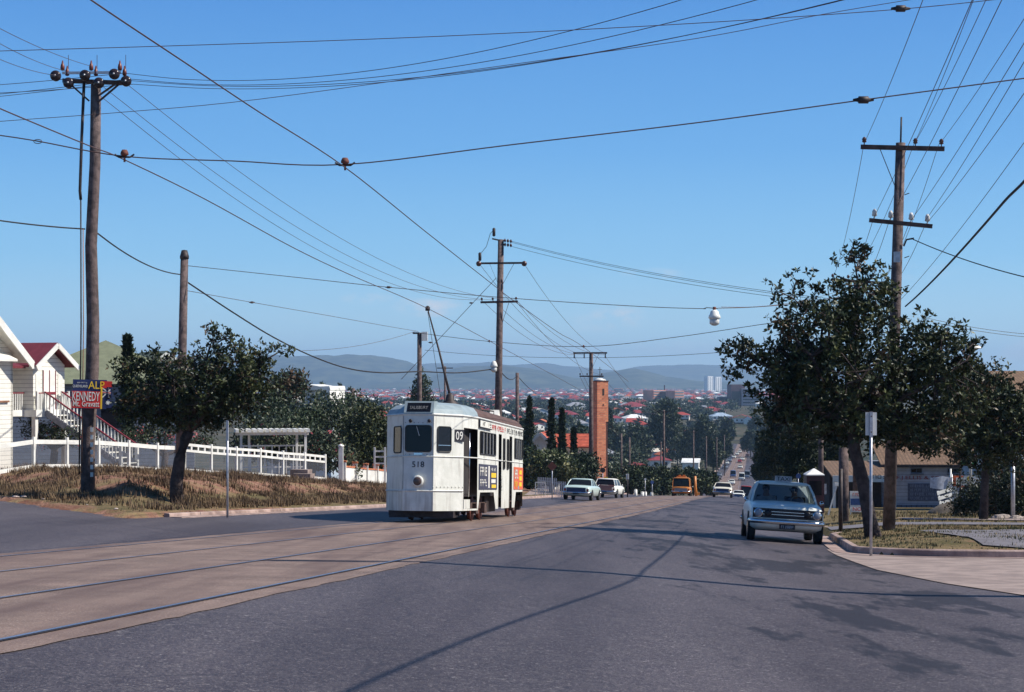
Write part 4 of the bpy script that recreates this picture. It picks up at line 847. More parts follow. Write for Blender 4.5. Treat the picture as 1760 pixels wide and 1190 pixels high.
wire('span wire from the short pole across both trolley wires to the big verge tree', [P(723, 573, 118), P(840, 587, 108), P(1003, 596, 97), P(1160, 580, 92), P(1330, 555, 84), P(1470, 540, 78)], .016)
insul('brown bell insulator where the far span meets the left trolley wire', 841, 587, 107); insul('brown bell insulator where the far span meets the right trolley wire', 1003, 596, 97)
wire('pale diagonal guy wire from the pole behind the tram down to the left', line3(P(853, 478, 101), P(690, 652, 112), .0), .016); insul('upper black insulator on the diagonal guy wire', 810, 521, 103, 'block'); insul('lower black insulator on the diagonal guy wire', 740, 589, 106, 'block')
g3 = 'lines from the pole behind the tram to the top of the verge tree'
for a, b_ in (((876, 414), (1335, 500)), ((880, 417), (1335, 503)), ((876, 423), (1335, 508))): wire('thin line from the pole behind the tram to the right verge tree', line3(P(*a, 101), P(1480, 527, 80) if False else P(b_[0] + 130, b_[1] + 18, 76), .35), .011, g3)
g4 = 'lines from the pole behind the tram to the pole by the brick tower'
for a, b_ in (((828, 516), (988, 610)), ((847, 516), (1005, 610)), ((887, 516), (1040, 610)), ((901, 454), (1041, 608)), ((824, 454), (988, 606)), ((887, 518), (1034, 645))): wire('thin line from the pole behind the tram to the pole by the brick tower', line3(P(*a, 101), P(*b_, 150), .8), .012, g4)
for a, b_ in (((987, 612), (1066, 748)), ((1040, 612), (1130, 708)), ((1034, 648), (1130, 712)), ((997, 648), (1068, 752))): wire('faint line falling from the pole by the brick tower into the valley', line3(P(*a, 150), P(*b_, 235), .8), .014, 'faint lines falling into the valley')
wire('faint wire crossing the sky left of the short pole', line3(P(520, 603, 105), P(716, 569, 118), .3), .012); wire('faint wire crossing low over the hills right of the tram pole', line3(P(730, 602, 118), P(1240, 606, 95), .4), .012)
# hanging street lamp
LMP = thing('street_lamp', 'white street lamp with clear bowl hanging from the span wire in the open sky', 'street lamp', P(1228, 530, 66)); mm_ = 66 / F
MB().tube([(-.42, 0, -.03), (-.3, 0, .02), (.12, 0, -.01)], .016, 5).build('hanger_bar', [M_dark], LMP)
MB().lathe([(.06, .05), (.07, -.02), (.05, -.08)], (0, 0, 0), 10).build('hanger', [M_rust], LMP)
MB().lathe([(.06, -.06), (.15, -.12), (.17, -.22), (.21, -.27), (.235, -.37), (.20, -.40), (.0, -.40)], (0, 0, 0), 18).build('lamp_hood', [M_white], LMP)
MB().lathe([(.185, -.395), (.19, -.56), (.17, -.60), (.1, -.65), (.0, -.67)], (0, 0, 0), 18).build('lamp_bowl', [mat('milky_glass', (.5, .5, .5), .15)], LMP)
wire('wire holding the hanging street lamp to the verge tree pole', line3(P(1233, 530, 66), P(1470, 505, 78), .15), .014); wire('second thin wire from the hanging lamp to the right', line3(P(1240, 528, 66), P(1470, 490, 78), .3), .009)
# right pole lines, towards the camera and away
gr_ = 'lines along the right hand poles'
for a, top, dn in (((1485, 247), (1583, 0, 27), (1431, 478)), ((1570, 250), (1670, 0, 29), (1457, 480)), ((1570, 250), (1693, -5, 28), None), ((1613, 250), (1778, -5, 26), (1515, 486)),
                   ((1502, 374), (1667, 0, 24), (1440, 500)), ((1529, 378), (1722, -10, 24), (1465, 505)), ((1563, 383), (1775, 40, 24), (1490, 505)), ((1590, 387), (1775, 130, 25), (1510, 505)), ((1590, 380), (1775, 72, 25), None)):
    p = P(*a, 47.0); q = P(*top); wire('thin line rising from the right hand pole to the top right corner', line3(p, p + (q - p) * 1.25, .12), .0065, gr_)
    if dn: wire('thin line from the right hand pole back to the pole inside the tree', line3(p, P(*dn, 78), .5), .008, 'lines between the two right hand poles')
wire('faint line crossing behind the right hand pole', line3(P(1775, 225, 30), P(1500, 560, 70), .3), .007)
wire('heavy black cable rising from the right hand pole to the right edge', line3(P(1556, 527, 47), P(1790, 270, 20.5), .1) + [Vector((5.8 + .165 * (y_ - 20.5), y_, P(0, 270, 20.5).z + .056 * (20.5 - y_))) for y_ in (12, 2, -12)], .02, m=M_cable, cat='cable', name='overhead_cable')
wire('cable running right from the bracket on the right hand pole', line3(P(1568, 411, 47), P(1800, 485, 40), .1), .014, m=M_cable, cat='cable', name='overhead_cable')
for dy in (0, 5): wire('thin pair line low on the right above the shop', line3(P(1585, 545 + dy, 60), P(1800, 577 + dy, 60), .1), .008, 'pair of lines low on the right')
wire('power line crossing the road behind the camera', line3(Vector((-11, 17, 9.5)), Vector((14, 18.5, 9.9)), .3), .025, m=M_cable, cat='cable', name='overhead_cable') if False else None
# ---------------- signs and posts on the left ----------------
SG = thing('election_sign', 'red and navy election board with white KENNEDY lettering nailed to the tall left pole', 'sign', P(122, 702, 51.05), (0, R(1.5), R(14)))
k = 51.05 / F
def sx_(px): return (px - 122) * k
def sz_(py): return (702 - py) * k
MB().bx(sx_(124), sx_(181), -.03, 0, sz_(702), sz_(652)).build('main_board', [M_blue], SG)
MB().bx(sx_(178), sx_(190), -.012, .01, sz_(700), sz_(654)).build('flag_board', [M_blue], SG)
b1 = MB().bx(sx_(122.5), sx_(171), -.045, -.03, sz_(701), sz_(672)).build('red_panel', [M_red], SG)
MB().bx(sx_(176), sx_(190), -.02, -.012, sz_(664), sz_(654)).build('red_corner', [M_red], SG)
MB().bx(sx_(171), sx_(173.8), -.046, -.03, sz_(702), sz_(664)).build('yellow_stripe', [M_yel], SG)
MB().bx(sx_(171.5), sx_(181), -.04, -.03, sz_(666), sz_(654)).build('red_corner', [M_red], SG)
text('KENNEDY', 'lettering', sx_(169) - sx_(123.5), sz_(672.5) - sz_(688), M_white, b1, (sx_(123.8), -.048, sz_(688.5)))
text('Mt. Gravatt', 'lettering', sx_(169) - sx_(125), sz_(689) - sz_(699), M_white, b1, (sx_(125), -.048, sz_(698.5)))
text('ALP', 'lettering', sx_(177) - sx_(150), sz_(654) - sz_(667), M_yel, SG, (sx_(150), -.05, sz_(667.5)))
text('QUEENSLAND', 'lettering', sx_(149) - sx_(124), .09, M_white, SG, (sx_(124), -.034, sz_(666.5)))
marks(5, 'lettering', .3, .035, M_white, SG, (sx_(131), -.034, sz_(658.5)))
fl = MB(); 
for a, b_, w__, mi in (((174, 666), (187, 676), 1.8, 0), ((174, 682), (187, 668), 1.8, 0), ((173.5, 673.5), (188, 674), 3.2, 0), ((184, 664.5), (184, 684), 3.4, 0), ((173.5, 673.5), (188, 674), 1.4, 1), ((184, 664.5), (184, 684), 1.6, 1)):
    fl.beam((sx_(a[0]), -.034 - .003 * mi, sz_(a[1])), (sx_(b_[0]), -.034 - .003 * mi, sz_(b_[1])), w__ * k, .004, mi) if False else fl.beam((sx_(a[0]), -.036 - .004 * mi, sz_(a[1])), (sx_(b_[0]), -.036 - .004 * mi, sz_(b_[1])), .004, w__ * k, mi)
fl.build('flag_cross', [M_white, M_red], SG)
st_ = []
for i in range(14):
    a = R(i * 360 / 14 + 90); r_ = (4.6 if i % 2 == 0 else 2.1) * k; st_.append((sx_(183.5) + r_ * math.cos(a), sz_(691) + r_ * math.sin(a)))
MB().prism(st_, -.04, -.034, 'Y').build('flag_star', [M_white], SG)
def sign_post(label, px, Y, top, w_px, h_px, plate=None, pm=None, rot=0, name='sign_post', shape='rect', group=None, r=.03):
    base = gp(px, Y); T_ = thing(name, label, 'sign', base, (0, 0, R(rot)), group); k_ = Y / F; ht = P(px, top, Y).z - base.z
    MB().tube([(0, 0, -.2), (0, 0, ht)], r, 8).build('post', [pm or M_galv], T_)
    W_, H_ = w_px * k_, h_px * k_
    if shape == 'disc': MB().lathe([(W_ / 2, -.015), (W_ / 2, .0)], (0, -.035, ht - W_ / 2), 20, 0, 'Y', False).build('sign_plate', [plate], T_)
    elif shape == 'diamond': MB().prism([(0, ht), (W_ / 2, ht - W_ / 2), (0, ht - W_), (-W_ / 2, ht - W_ / 2)], -.05, -.035, 'Y').build('sign_plate', [plate], T_)
    elif w_px: MB().bx(-W_ / 2, W_ / 2, -.05, -.035, ht - H_, ht + .02).build('sign_plate', [plate], T_)
    return T_
sign_post('narrow grey sign seen edge on atop a slim post in front of the left fence', 391, 46, 724, 3.5, 34, M_galv)
t_ = sign_post('pale blank sign back on a bent steel post at the right kerb corner', 1497, 35.6, 712, 0, 0)
k_ = 35.6 / F; hh = P(1497, 709, 35.6).z - gp(1497, 35.6).z
MB().bx(-.105, .125, .032, .045, hh - .47, hh).build('sign_plate', [M_white], t_); MB().bx(-.03, .03, -.04, .03, hh - .5, hh + .01).build('mounting_channel', [M_galv], t_)
for z in (hh - .08, hh - .4): MB().lathe([(.0, -.02), (.016, -.015), (.016, 0)], (0, -.035, z), 8, 0, 'Y').build('bolt', [M_dark], t_)
sign_post('thin dark stake standing at the end of the right verge', 1445, 50, 806, 0, 0, pm=M_dark, r=.06, name='stake')
sign_post('grey steel post with cap standing among rocks at the right edge', 1741, 62, 787, 0, 0, r=.075, name='steel_post')
sign_post('white sign on dark post right of the pink wagon', 1078.5, 150, 815, 5, 9, M_white, pm=M_dark, r=.06)
sign_post('brown diamond warning sign seen from behind beside the tram tail', 949, 112, 793, 17, 17, M_rust, shape='diamond', r=.035)
t_ = sign_post('dark round sign above a yellow plate left of the pink wagon', 1036, 145, 804, 9, 9, M_dark, shape='disc')
MB().bx(.1, .42, -.06, -.05, 1.2, 1.75).build('yellow_plate', [M_yel], t_)
sign_post('small round lamp topped post among the shrubs by the far kerb', 1109, 168, 822, 4, 4, M_white, shape='disc', r=.03)
sign_post('blue round sign on pole by the shrubs left of the orange van', 1121, 180, 826, 6, 6, M_cb, shape='disc', r=.04)
sign_post('blue ringed round sign rising above the taxi roof', 1372, 92, 814, 9, 9, mat('sign_blue', (.03, .07, .2), .5), shape='disc', r=.02)
gb = 'white posts beside the far kerb'
for px, Y, hp in ((1092.5, 172, 12), (1104, 176, 8), (1109, 178, 8), (1120, 185, 7)):
    b0 = gp(px, Y); o = MB().tube([(0, 0, -.2), (0, 0, hp * Y / F)], .16, 8).lathe([(.16, 0), (.14, .06), (.0, .08)], (0, 0, hp * Y / F), 8).build('white_post', [M_white]); o.location = b0; tag(o, 'stubby white post by the far kerb left of the orange van', 'post', gb)

utility_pole('tall timber pole just outside the right edge whose shadow crosses the road', 2164, 22.2, -800, .2, .14, arms=[(-760, 2020, 2310, .12, [2030, 2240, 2300], 'pin', ())])
# ---------------- foliage ----------------
def leafmat(name, c, c2): 
    return mat(name, c, .5, 0, 0, .9, 0, col2=c2, space='P', spec=.3)
LM = [leafmat('leaf_dark', (.012, .022, .010), (.022, .034, .014)), leafmat('leaf_mid', (.034, .046, .015), (.052, .062, .02)), leafmat('leaf_light', (.07, .085, .03), (.10, .11, .04)), leafmat('leaf_brown', (.07, .04, .02), (.10, .06, .03))]
FM = [leafmat('far_leaf_dark', (.018, .032, .018), (.028, .042, .02)), leafmat('far_leaf_mid', (.035, .055, .026), (.05, .07, .03)), leafmat('far_leaf_light', (.07, .085, .04), (.085, .10, .045))]
OL = [leafmat('oleander_dark', (.018, .03, .016), (.03, .045, .02)), leafmat('oleander_grey', (.05, .07, .045), (.08, .095, .06)), leafmat('oleander_light', (.09, .11, .06), (.12, .13, .07)), mat('pink_flower', (.45, .08, .10), .6)]
FR = [leafmat('frangi_dark', (.02, .035, .015), (.035, .05, .02)), leafmat('frangi_mid', (.06, .08, .03), (.09, .11, .04)), leafmat('frangi_light', (.22, .22, .10), (.3, .28, .14))]
M_bark = mat('grey_bark', (.062, .045, .042), .95, 0, .4, 5, .8, 25)
def leaves(name, cen, rad, per, size, mats, parent=None, wratio=.42, probs=None, up=.35, rosette=0, loc=None, flat=1.0):
    """leaf quads scattered in small clumps; cen (K,3), rad (K,), per = leaves per clump"""
    K = len(cen); cen = np.array(cen); rad = np.array(rad); N = K * per
    idx = np.repeat(np.arange(K), per)
    u = NR.normal(size=(N, 3)); u /= np.linalg.norm(u, axis=1)[:, None]; rr = NR.rand(N) ** (1 / 2.4)
    off = u * (rad[idx] * rr)[:, None]; off[:, 2] *= flat
    p = cen[idx] + off
    if rosette:
        p = p[::rosette].repeat(rosette, 0)[:N]; idx = idx[::rosette].repeat(rosette)[:N]
    d = NR.normal(size=(N, 3)); d[:, 2] += up; d /= np.linalg.norm(d, axis=1)[:, None]
    q = NR.normal(size=(N, 3)); w_ = np.cross(d, q); w_ /= np.linalg.norm(w_, axis=1)[:, None]
    sz = size * (.65 + .7 * NR.rand(N))[:, None]; hw = w_ * sz * wratio * .5
    V = np.stack([p, p + d * sz * .5 + hw, p + d * sz, p + d * sz * .5 - hw], 1).reshape(-1, 3)
    me = bpy.data.meshes.new(name); me.vertices.add(N * 4); me.vertices.foreach_set('co', V.ravel()); me.loops.add(N * 4); me.loops.foreach_set('vertex_index', np.arange(N * 4, dtype=np.int32)); me.polygons.add(N)
    me.polygons.foreach_set('loop_start', np.arange(0, N * 4, 4, dtype=np.int32))
    for m in mats: me.materials.append(m)
    probs = probs or [1 / len(mats)] * len(mats)
    cm_ = NR.choice(len(mats), size=K, p=probs); mi = cm_[idx]; fl = NR.rand(N) < .35; mi = np.where(fl, NR.choice(len(mats), size=N, p=probs), mi)
    me.polygons.foreach_set('material_index', mi.astype(np.int32)); me.update(); me.validate()
    o = bpy.data.objects.new(name, me); C.objects.link(o); o.parent = parent
    if loc is not None: o.location = loc
    return o
def ell_points(ells, n_, shell=.55):
    out = []; tot = sum(e[3] * e[4] * e[5] for e in ells)
    for (cx, cy, cz, rx, ry, rz) in ells:
        for _ in range(max(3, int(n_ * rx * ry * rz / tot))):
            v = NR.normal(size=3); v /= np.linalg.norm(v); r_ = (shell + (1 - shell) * NR.rand()) if NR.rand() < .75 else NR.rand() ** .5
            out.append((cx + v[0] * rx * r_, cy + v[1] * ry * r_, cz + v[2] * rz * r_))
    return out
def hero_tree(name, label, base, trunk, tr, limbs_to, ells, ncl, per, lsize, mats, probs, extra=(), clr=.34, shell=.5):
    """trunk: local polyline; limbs start from its top; twigs reach every leaf clump"""
    T = thing(name, label, 'tree', base); tb = MB(); tb.tube(trunk, tr, 10)
    top = Vector(trunk[-1]); nodes = []
    for lt in limbs_to:
        lt = Vector(lt); start = Vector(trunk[-1]) if random.random() < .6 else Vector(trunk[-1]).lerp(Vector(trunk[-2]), random.random() * .5)
        pts = []
        for i in range(7):
            t = i / 6; q = start.lerp(lt, t) + Vector((random.uniform(-.16, .16), random.uniform(-.16, .16), .25 * math.sin(t * math.pi) * .5)) * (1 if 0 < i < 6 else 0); pts.append(q)
        r0 = tr[-1] * .62; tb.tube(pts, [r0 * (1 - .82 * i / 6) for i in range(7)], 7); nodes += [(q, r0 * (1 - .82 * i / 6)) for i, q in enumerate(pts)][1:]
    cl = ell_points(ells, ncl, shell) + list(extra)
    br = MB()
    for c_ in cl:
        c_ = Vector(c_); q, r_ = min(nodes, key=lambda e: (e[0] - c_).length + random.random() * .5)
        md = q.lerp(c_, .55) + Vector((random.uniform(-.12, .12), random.uniform(-.12, .12), random.uniform(-.05, .15)))
        br.tube([q, md, c_], [min(r_ * .55, .03), .016, .007], 4, 0, False)
        if random.random() < .35: nodes.append((md, .02))
    tb.build('trunk', [M_bark], T); br.build('branches', [M_bark], T)
    leaves('crown', cl, [clr * random.uniform(.7, 1.3) for _ in cl], per, lsize, mats, T, probs=probs, rosette=6, wratio=.45)
    return T
def L_(base, Y, px, py, dy=0): v = P(px, py, Y) - base; return (v.x, v.y + dy, v.z)
# left kerb tree
bA = gp(305, 50); f = lambda px, py, dy=0: L_(bA, 50, px, py, dy)
k_ = 50 / F
def el(base, Y, px, py, rx, rz, dy=0, ry=None): v = P(px, py, Y) - base; q = Y / F; return (v.x, v.y + dy, v.z, rx * q, (ry or rx) * q, rz * q)
eA = [el(bA, 50, 330, 665, 105, 62), el(bA, 50, 245, 655, 52, 45, .3), el(bA, 50, 400, 645, 62, 55, -.3), el(bA, 50, 445, 655, 40, 48), el(bA, 50, 235, 685, 42, 38, -.5), el(bA, 50, 300, 705, 80, 32), el(bA, 50, 400, 700, 60, 34), el(bA, 50, 250, 715, 50, 22), el(bA, 50, 370, 725, 50, 18, .4)]
tw = []
for seq in ([(365, 590), (368, 575), (372, 565), (388, 572), (396, 580), (405, 590), (360, 570), (380, 600)], [(455, 600), (470, 598), (485, 600), (497, 603), (440, 612)], [(270, 600), (260, 608), (300, 605), (335, 600), (225, 615), (420, 590), (205, 625), (198, 640)]):
    for px, py in seq: tw.append(f(px, py, random.uniform(-.3, .3)))
hero_tree('kerb_tree', 'dense dark round tree with bare twigs on top at the left kerb', bA, [(0, 0, -.2), f(303, 830), f(309, 790), f(318, 757), f(325, 742)], [.22, .185, .17, .16, .15],
          [f(250, 670, .5), f(225, 640), f(300, 640, -1), f(340, 610), f(400, 620, .5), f(440, 640), f(370, 680, -1.2), f(480, 605), f(368, 575), f(270, 612), f(420, 690, 1), f(210, 690)], eA, 480, 60, .115, LM, [.42, .38, .14, .06], tw, .24)
# right hand verge trees
bB = gp(1500, 43); f = lambda px, py, dy=0: L_(bB, 43, px, py, dy)
eB = [el(bB, 43, 1440, 660, 130, 95), el(bB, 43, 1342, 638, 74, 52, .3), el(bB, 43, 1400, 560, 85, 60, -.4), el(bB, 43, 1480, 520, 80, 50), el(bB, 43, 1560, 610, 90, 75, .5), el(bB, 43, 1620, 660, 85, 75), el(bB, 43, 1380, 720, 80, 60), el(bB, 43, 1500, 720, 110, 60, .6), el(bB, 43, 1600, 740, 80, 45), el(bB, 43, 1290, 610, 45, 28)]
tw = []
for seq in ([(1250, 595), (1262, 600), (1275, 590), (1245, 600), (1262, 640), (1255, 636)], [(1465, 430), (1458, 440), (1478, 440), (1470, 452), (1483, 432), (1450, 456), (1475, 465), (1490, 470), (1505, 460), (1520, 475)], [(1330, 500), (1365, 482), (1375, 495), (1390, 485), (1410, 500), (1345, 520), (1425, 490)], [(1640, 560), (1650, 575), (1665, 600), (1675, 585), (1660, 620), (1590, 545)]):
    for px, py in seq: tw.append(f(px, py, random.uniform(-.3, .3)))
hero_tree('verge_tree', 'large spreading dark tree with leaning trunk on the right verge', bB, [(.05, 0, -.2), f(1494, 890), f(1484, 830), f(1470, 780), f(1465, 745)], [.24, .17, .16, .15, .14],
          [f(1300, 620), f(1350, 560, -1), f(1400, 520, .8), f(1468, 445), f(1470, 540), f(1540, 540, 1), f(1600, 600), f(1650, 620, -.6), f(1380, 700, -1), f(1560, 700, 1.2), f(1340, 680), f(1620, 720, .5), f(1450, 640, -1.5), f(1270, 600)], eB, 700, 62, .125, LM, [.42, .40, .12, .06], tw, .27)
bC = gp(1690, 60); f = lambda px, py, dy=0: L_(bC, 60, px, py, dy)
eC = [el(bC, 60, 1640, 680, 55, 45), el(bC, 60, 1600, 740, 50, 35), el(bC, 60, 1690, 690, 75, 50), el(bC, 60, 1640, 730, 60, 42), el(bC, 60, 1750, 730, 80, 55), el(bC, 60, 1700, 770, 80, 40), el(bC, 60, 1780, 700, 50, 40), el(bC, 60, 1700, 650, 40, 25)]
hero_tree('verge_tree', 'dark tree filling the right edge behind the steel post', bC, [(0, 0, -.2), f(1692, 850), f(1694, 800), f(1695, 770)], [.17, .14, .13, .11], [f(1640, 720), f(1700, 660), f(1760, 700), f(1720, 740, -1), f(1670, 760, 1), f(1790, 740)], eC, 420, 66, .15, LM, [.3, .4, .22, .08], [], .4)
# bushes and trees built from clump clouds
def bush(name, label, ells, ncl, per, size, mats, probs, base=None, group=None, cat='bush', clr=.5, trunk=None):
    """ells in (px,py,rx,rz,Y) pixels"""
    cx = sum(e[0] for e in ells) / len(ells); Y0 = sum(e[4] for e in ells) / len(ells); base = base or gp(cx, Y0); T = thing(name, label, cat, base, group=group)
    E3 = [el(base, e[4], e[0], e[1], e[2], e[3]) for e in ells]; pts = ell_points(E3, ncl, .6)
    leaves('crown', pts, [clr * random.uniform(.7, 1.3)] * 1 * len(pts) if False else [clr * random.uniform(.7, 1.3) for _ in pts], per, size, mats, T, probs=probs)
    tb = MB(); z0 = min(e[2] for e in E3)
    tb.tube([(0, 0, -.3), (.1, 0, max(.5, z0 * .6)), (.0, .1, max(.9, z0))], [trunk or .18, (trunk or .18) * .8, (trunk or .18) * .6], 8)
    for e in E3: tb.tube([(0, .1, max(.6, z0 * .6)), (e[0] * .6, e[1] * .6, e[2] * .8), (e[0], e[1], e[2] + e[5] * .5)], [.09, .06, .03], 6)
    tb.build('trunk', [M_bark], T); return T
bush('shrub', 'broad dark green shrub mass behind the white pergola', [(560, 735, 75, 40, 104), (500, 745, 60, 45, 101), (600, 720, 55, 42, 108), (545, 700, 45, 22, 110), (470, 720, 45, 40, 104)], 330, 60, .2, FM, [.5, .42, .08], clr=.6, cat='shrub')
bush('shrub', 'yellow flecked leafy shrub just left of the tram', [(635, 735, 45, 42, 98), (655, 770, 40, 40, 98), (620, 775, 42, 34, 97)], 220, 60, .19, [LM[0], LM[1], LM[2]], [.35, .35, .3], clr=.5, cat='shrub')
bush('oleander_bush', 'grey green oleander with red flowers beside the pergola', [(545, 770, 40, 34, 92), (500, 765, 45, 34, 94), (450, 755, 50, 34, 93), (580, 790, 28, 25, 91), (600, 800, 20, 20, 90)], 260, 54, .2, OL, [.4, .38, .18, .04], clr=.45)
bush('bush', 'reddish dark trees behind the right side of the kerb tree', [(500, 660, 24, 20, 150), (480, 680, 30, 22, 150)], 90, 50, .35, [LM[3], FM[0], FM[1]], [.35, .4, .25], clr=.9)
bush('garden_bush', 'low bush under the porch behind the left fence', [(20 + 70, 745, 30, 22, 71), (50, 735, 22, 20, 71.5), (130, 750, 30, 18, 70)], 80, 50, .1, [FM[0], FM[1], FM[2], OL[3]], [.4, .4, .17, .03], clr=.28)
bush('garden_bush', 'flowering garden bushes behind the fence under the kerb tree', [(230, 750, 30, 16, 74), (270, 745, 30, 18, 75), (340, 760, 30, 14, 78)], 110, 50, .1, [FM[0], FM[1], FM[2], OL[3]], [.4, .35, .19, .06], clr=.3)
bush('frangipani_tree', 'rounded frangipani tree with pale blooms in front of the church roof', [(948, 803, 34, 26, 140), (925, 800, 20, 22, 140), (968, 806, 22, 22, 139), (945, 790, 22, 14, 141)], 230, 44, .26, FR, [.45, .4, .15], clr=.55, cat='tree')
bush('tree', 'dark leafy tree beside the church wall behind the pale green sedan', [(1000, 800, 22, 18, 146), (985, 812, 22, 18, 145), (1012, 815, 18, 20, 146), (1020, 790, 10, 8, 147)], 150, 44, .28, [FM[0], FM[0], FM[1]], [.5, .3, .2], clr=.6, cat='tree')
bush('tree', 'dark trees squeezed between tram tail and cypress', [(912, 800, 9, 40, 150), (905, 805, 8, 30, 150)], 90, 44, .35, [FM[0], FM[0], FM[1]], [.5, .4, .1], clr=.8, cat='tree')
def cypress(label, px, Y, top, wpx):
    base = gp(px, Y); T = thing('cypress_tree', label, 'tree', base, group='dark cypress trees by the church'); h = P(px, top, Y).z - base.z; r = wpx * Y / F / 2; pts = []
    for i in range(200):
        z = NR.rand() ** .8 * h; rr = r * 2.0 * (1 - z / h) ** .95 * min(1, .7 + z / h * 2) * (.6 + .4 * NR.rand()) ; a = NR.rand() * 6.283; pts.append((rr * math.cos(a), rr * math.sin(a), z * .985 + .2))
    leaves('crown', pts, [r * .3 * random.uniform(.7, 1.2) for _ in pts], 30, .3, [FM[0], LM[0], FM[1]], T, probs=[.45, .42, .13], up=1.6)
    MB().tube([(0, 0, -.3), (0, 0, h * .93)], [.2, .03], 7).build('trunk', [M_bark], T); return T
cypress('broadest dark cypress right behind the tram tail', 910, 165, 686, 15); cypress('tall pointed cypress second from the tram', 948, 160, 690, 12); cypress('slender cypress with needle tip left of the timber pole', 966, 158, 706, 12); cypress('smallest cypress in front of the church roof', 986, 150, 742, 8)
cypress('thin pointed dark conifer rising behind the left kerb tree', 219, 82, 586, 5)
# large trees in the middle distance, each with its own pixel shape
def midtree(label, px, top, w_px, Y, ytop_base=None, mats=FM, probs=(.5, .38, .12), dens=1.0, cat='tree', group=None, trunk=.25, low=.25):
    base = gp(px, Y); q = Y / F; h = P(px, top, Y).z - base.z; r = w_px * q / 2; T = thing('tree', label, cat, base, group=group)
    E_ = [(0, 0, h * .68, r * .8, r * .8, h * .3), (-r * .45, 0, h * (.35 + low * .6), r * .55, r * .6, h * .24), (r * .45, .3, h * (.4 + low * .6), r * .55, r * .6, h * .24), (random.uniform(-.2, .2) * r, 0, h * .82, r * .45, r * .45, h * .17), (0, -r * .3, h * .45, r * .75, r * .5, h * .22)]
    pts = ell_points(E_, int(170 * dens), .5); leaves('crown', pts, [r * .2 * random.uniform(.6, 1.4) for _ in pts], 40, max(.22, Y * .0016), list(mats), T, probs=list(probs))
    tb = MB(); tb.tube([(0, 0, -1), (0, 0, h * .4), (.2, 0, h * .7)], [trunk, trunk * .8, trunk * .4], 8)
    for e in E_: tb.tube([(0, 0, h * .35), (e[0], e[1], e[2])], [trunk * .5, .04], 5)
    tb.build('trunk', [M_bark], T); return T
midtree('big round gum tree standing left of the tram pole above the roofs', 722, 632, 62, 240)
midtree('huge dark gum tree rising behind the slim pale pole', 1144, 684, 66, 660, dens=1.6); midtree('wide dark tree right of the brick tower', 1062, 732, 46, 640, dens=1.0); midtree('dark gum filling the slope under the large white roof', 1096, 730, 52, 600, dens=1.2)
midtree('tall gum beside the far road above the red house', 1212, 714, 46, 650, dens=1.2); midtree('gum tree overhanging the left side of the far road', 1226, 752, 34, 520, dens=1.0); midtree('bushy gum between the red roofs and the far road', 1184, 738, 42, 680, dens=1.0); midtree('leafy tree below the grey hipped roofs', 1000, 728, 45, 330, dens=1.2)
midtree('low dark tree behind the frangipani', 955, 725, 34, 260, dens=1.); midtree('dense tree behind the narrow pole right of the tram roof', 900, 712, 30, 330); midtree('tree with round crown above the maroon roof', 1042, 690, 26, 600, dens=.7)
for i, (px, top, w_, Y) in enumerate([(1050, 806, 60, 195), (1085, 800, 50, 200), (1110, 802, 50, 205), (1135, 800, 50, 212), (1160, 806, 46, 214), (1185, 806, 46, 220), (1205, 808, 42, 226), (1222, 810, 28, 232)]):
    midtree(['shrubby street tree with red leaves next to the brick tower', 'dark street tree above the white sign post', 'street tree over the round lamp post', 'street tree over the blue round sign', 'dark street tree just left of the orange van', 'dark street tree behind the orange van', 'dark street tree right of the orange van', 'small dark street tree nearest the far road'][i], px, top, w_, Y, dens=1.1, low=.0, probs=(.55, .35, .10), mats=[FM[0], FM[1], LM[3] if i == 0 else LM[2]])
for i, (px, top, w_, Y) in enumerate([(1345, 690, 90, 120), (1375, 720, 80, 110), (1325, 738, 60, 150), (1430, 730, 90, 125), (1310, 742, 34, 240)]):
    midtree(['tall dark tree behind the taxi roof', 'dark tree above the telephone box', 'dark tree overhanging the right of the far road', 'dark tree behind the shop awning', 'small tree at the right edge of the far road'][i], px, top, w_, Y, dens=1.5, mats=LM[:3], probs=(.55, .35, .1))
for i, (px, top, w_, Y) in enumerate([(552, 648, 40, 320), (520, 650, 34, 330), (585, 655, 26, 330), (600, 662, 24, 360), (470, 650, 50, 300)]):
    midtree(['rounded tree behind the white flat roofed house', 'leftmost rounded tree behind the white house', 'airy tree right of the white house', 'small tree right of the airy one', 'tree seen between the kerb tree and the hills'][i], px, top, w_, Y, dens=.9)
for i, (px, top, w_, Y) in enumerate([(1246, 736, 28, 640), (1290, 738, 34, 800), (1322, 728, 40, 900), (1300, 716, 30, 1050), (1250, 718, 26, 900), (1334, 745, 36, 620)]):
    midtree(['leafy tree on the slope just left of the far road end', 'leafy tree above the end of the far road', 'leafy tree right of the far road end', 'small tree between the red roofs above the far road', 'small tree left of the pale blue roofed house', 'tree touching the verge tree above the far road'][i], px, top, w_, Y, dens=.9)
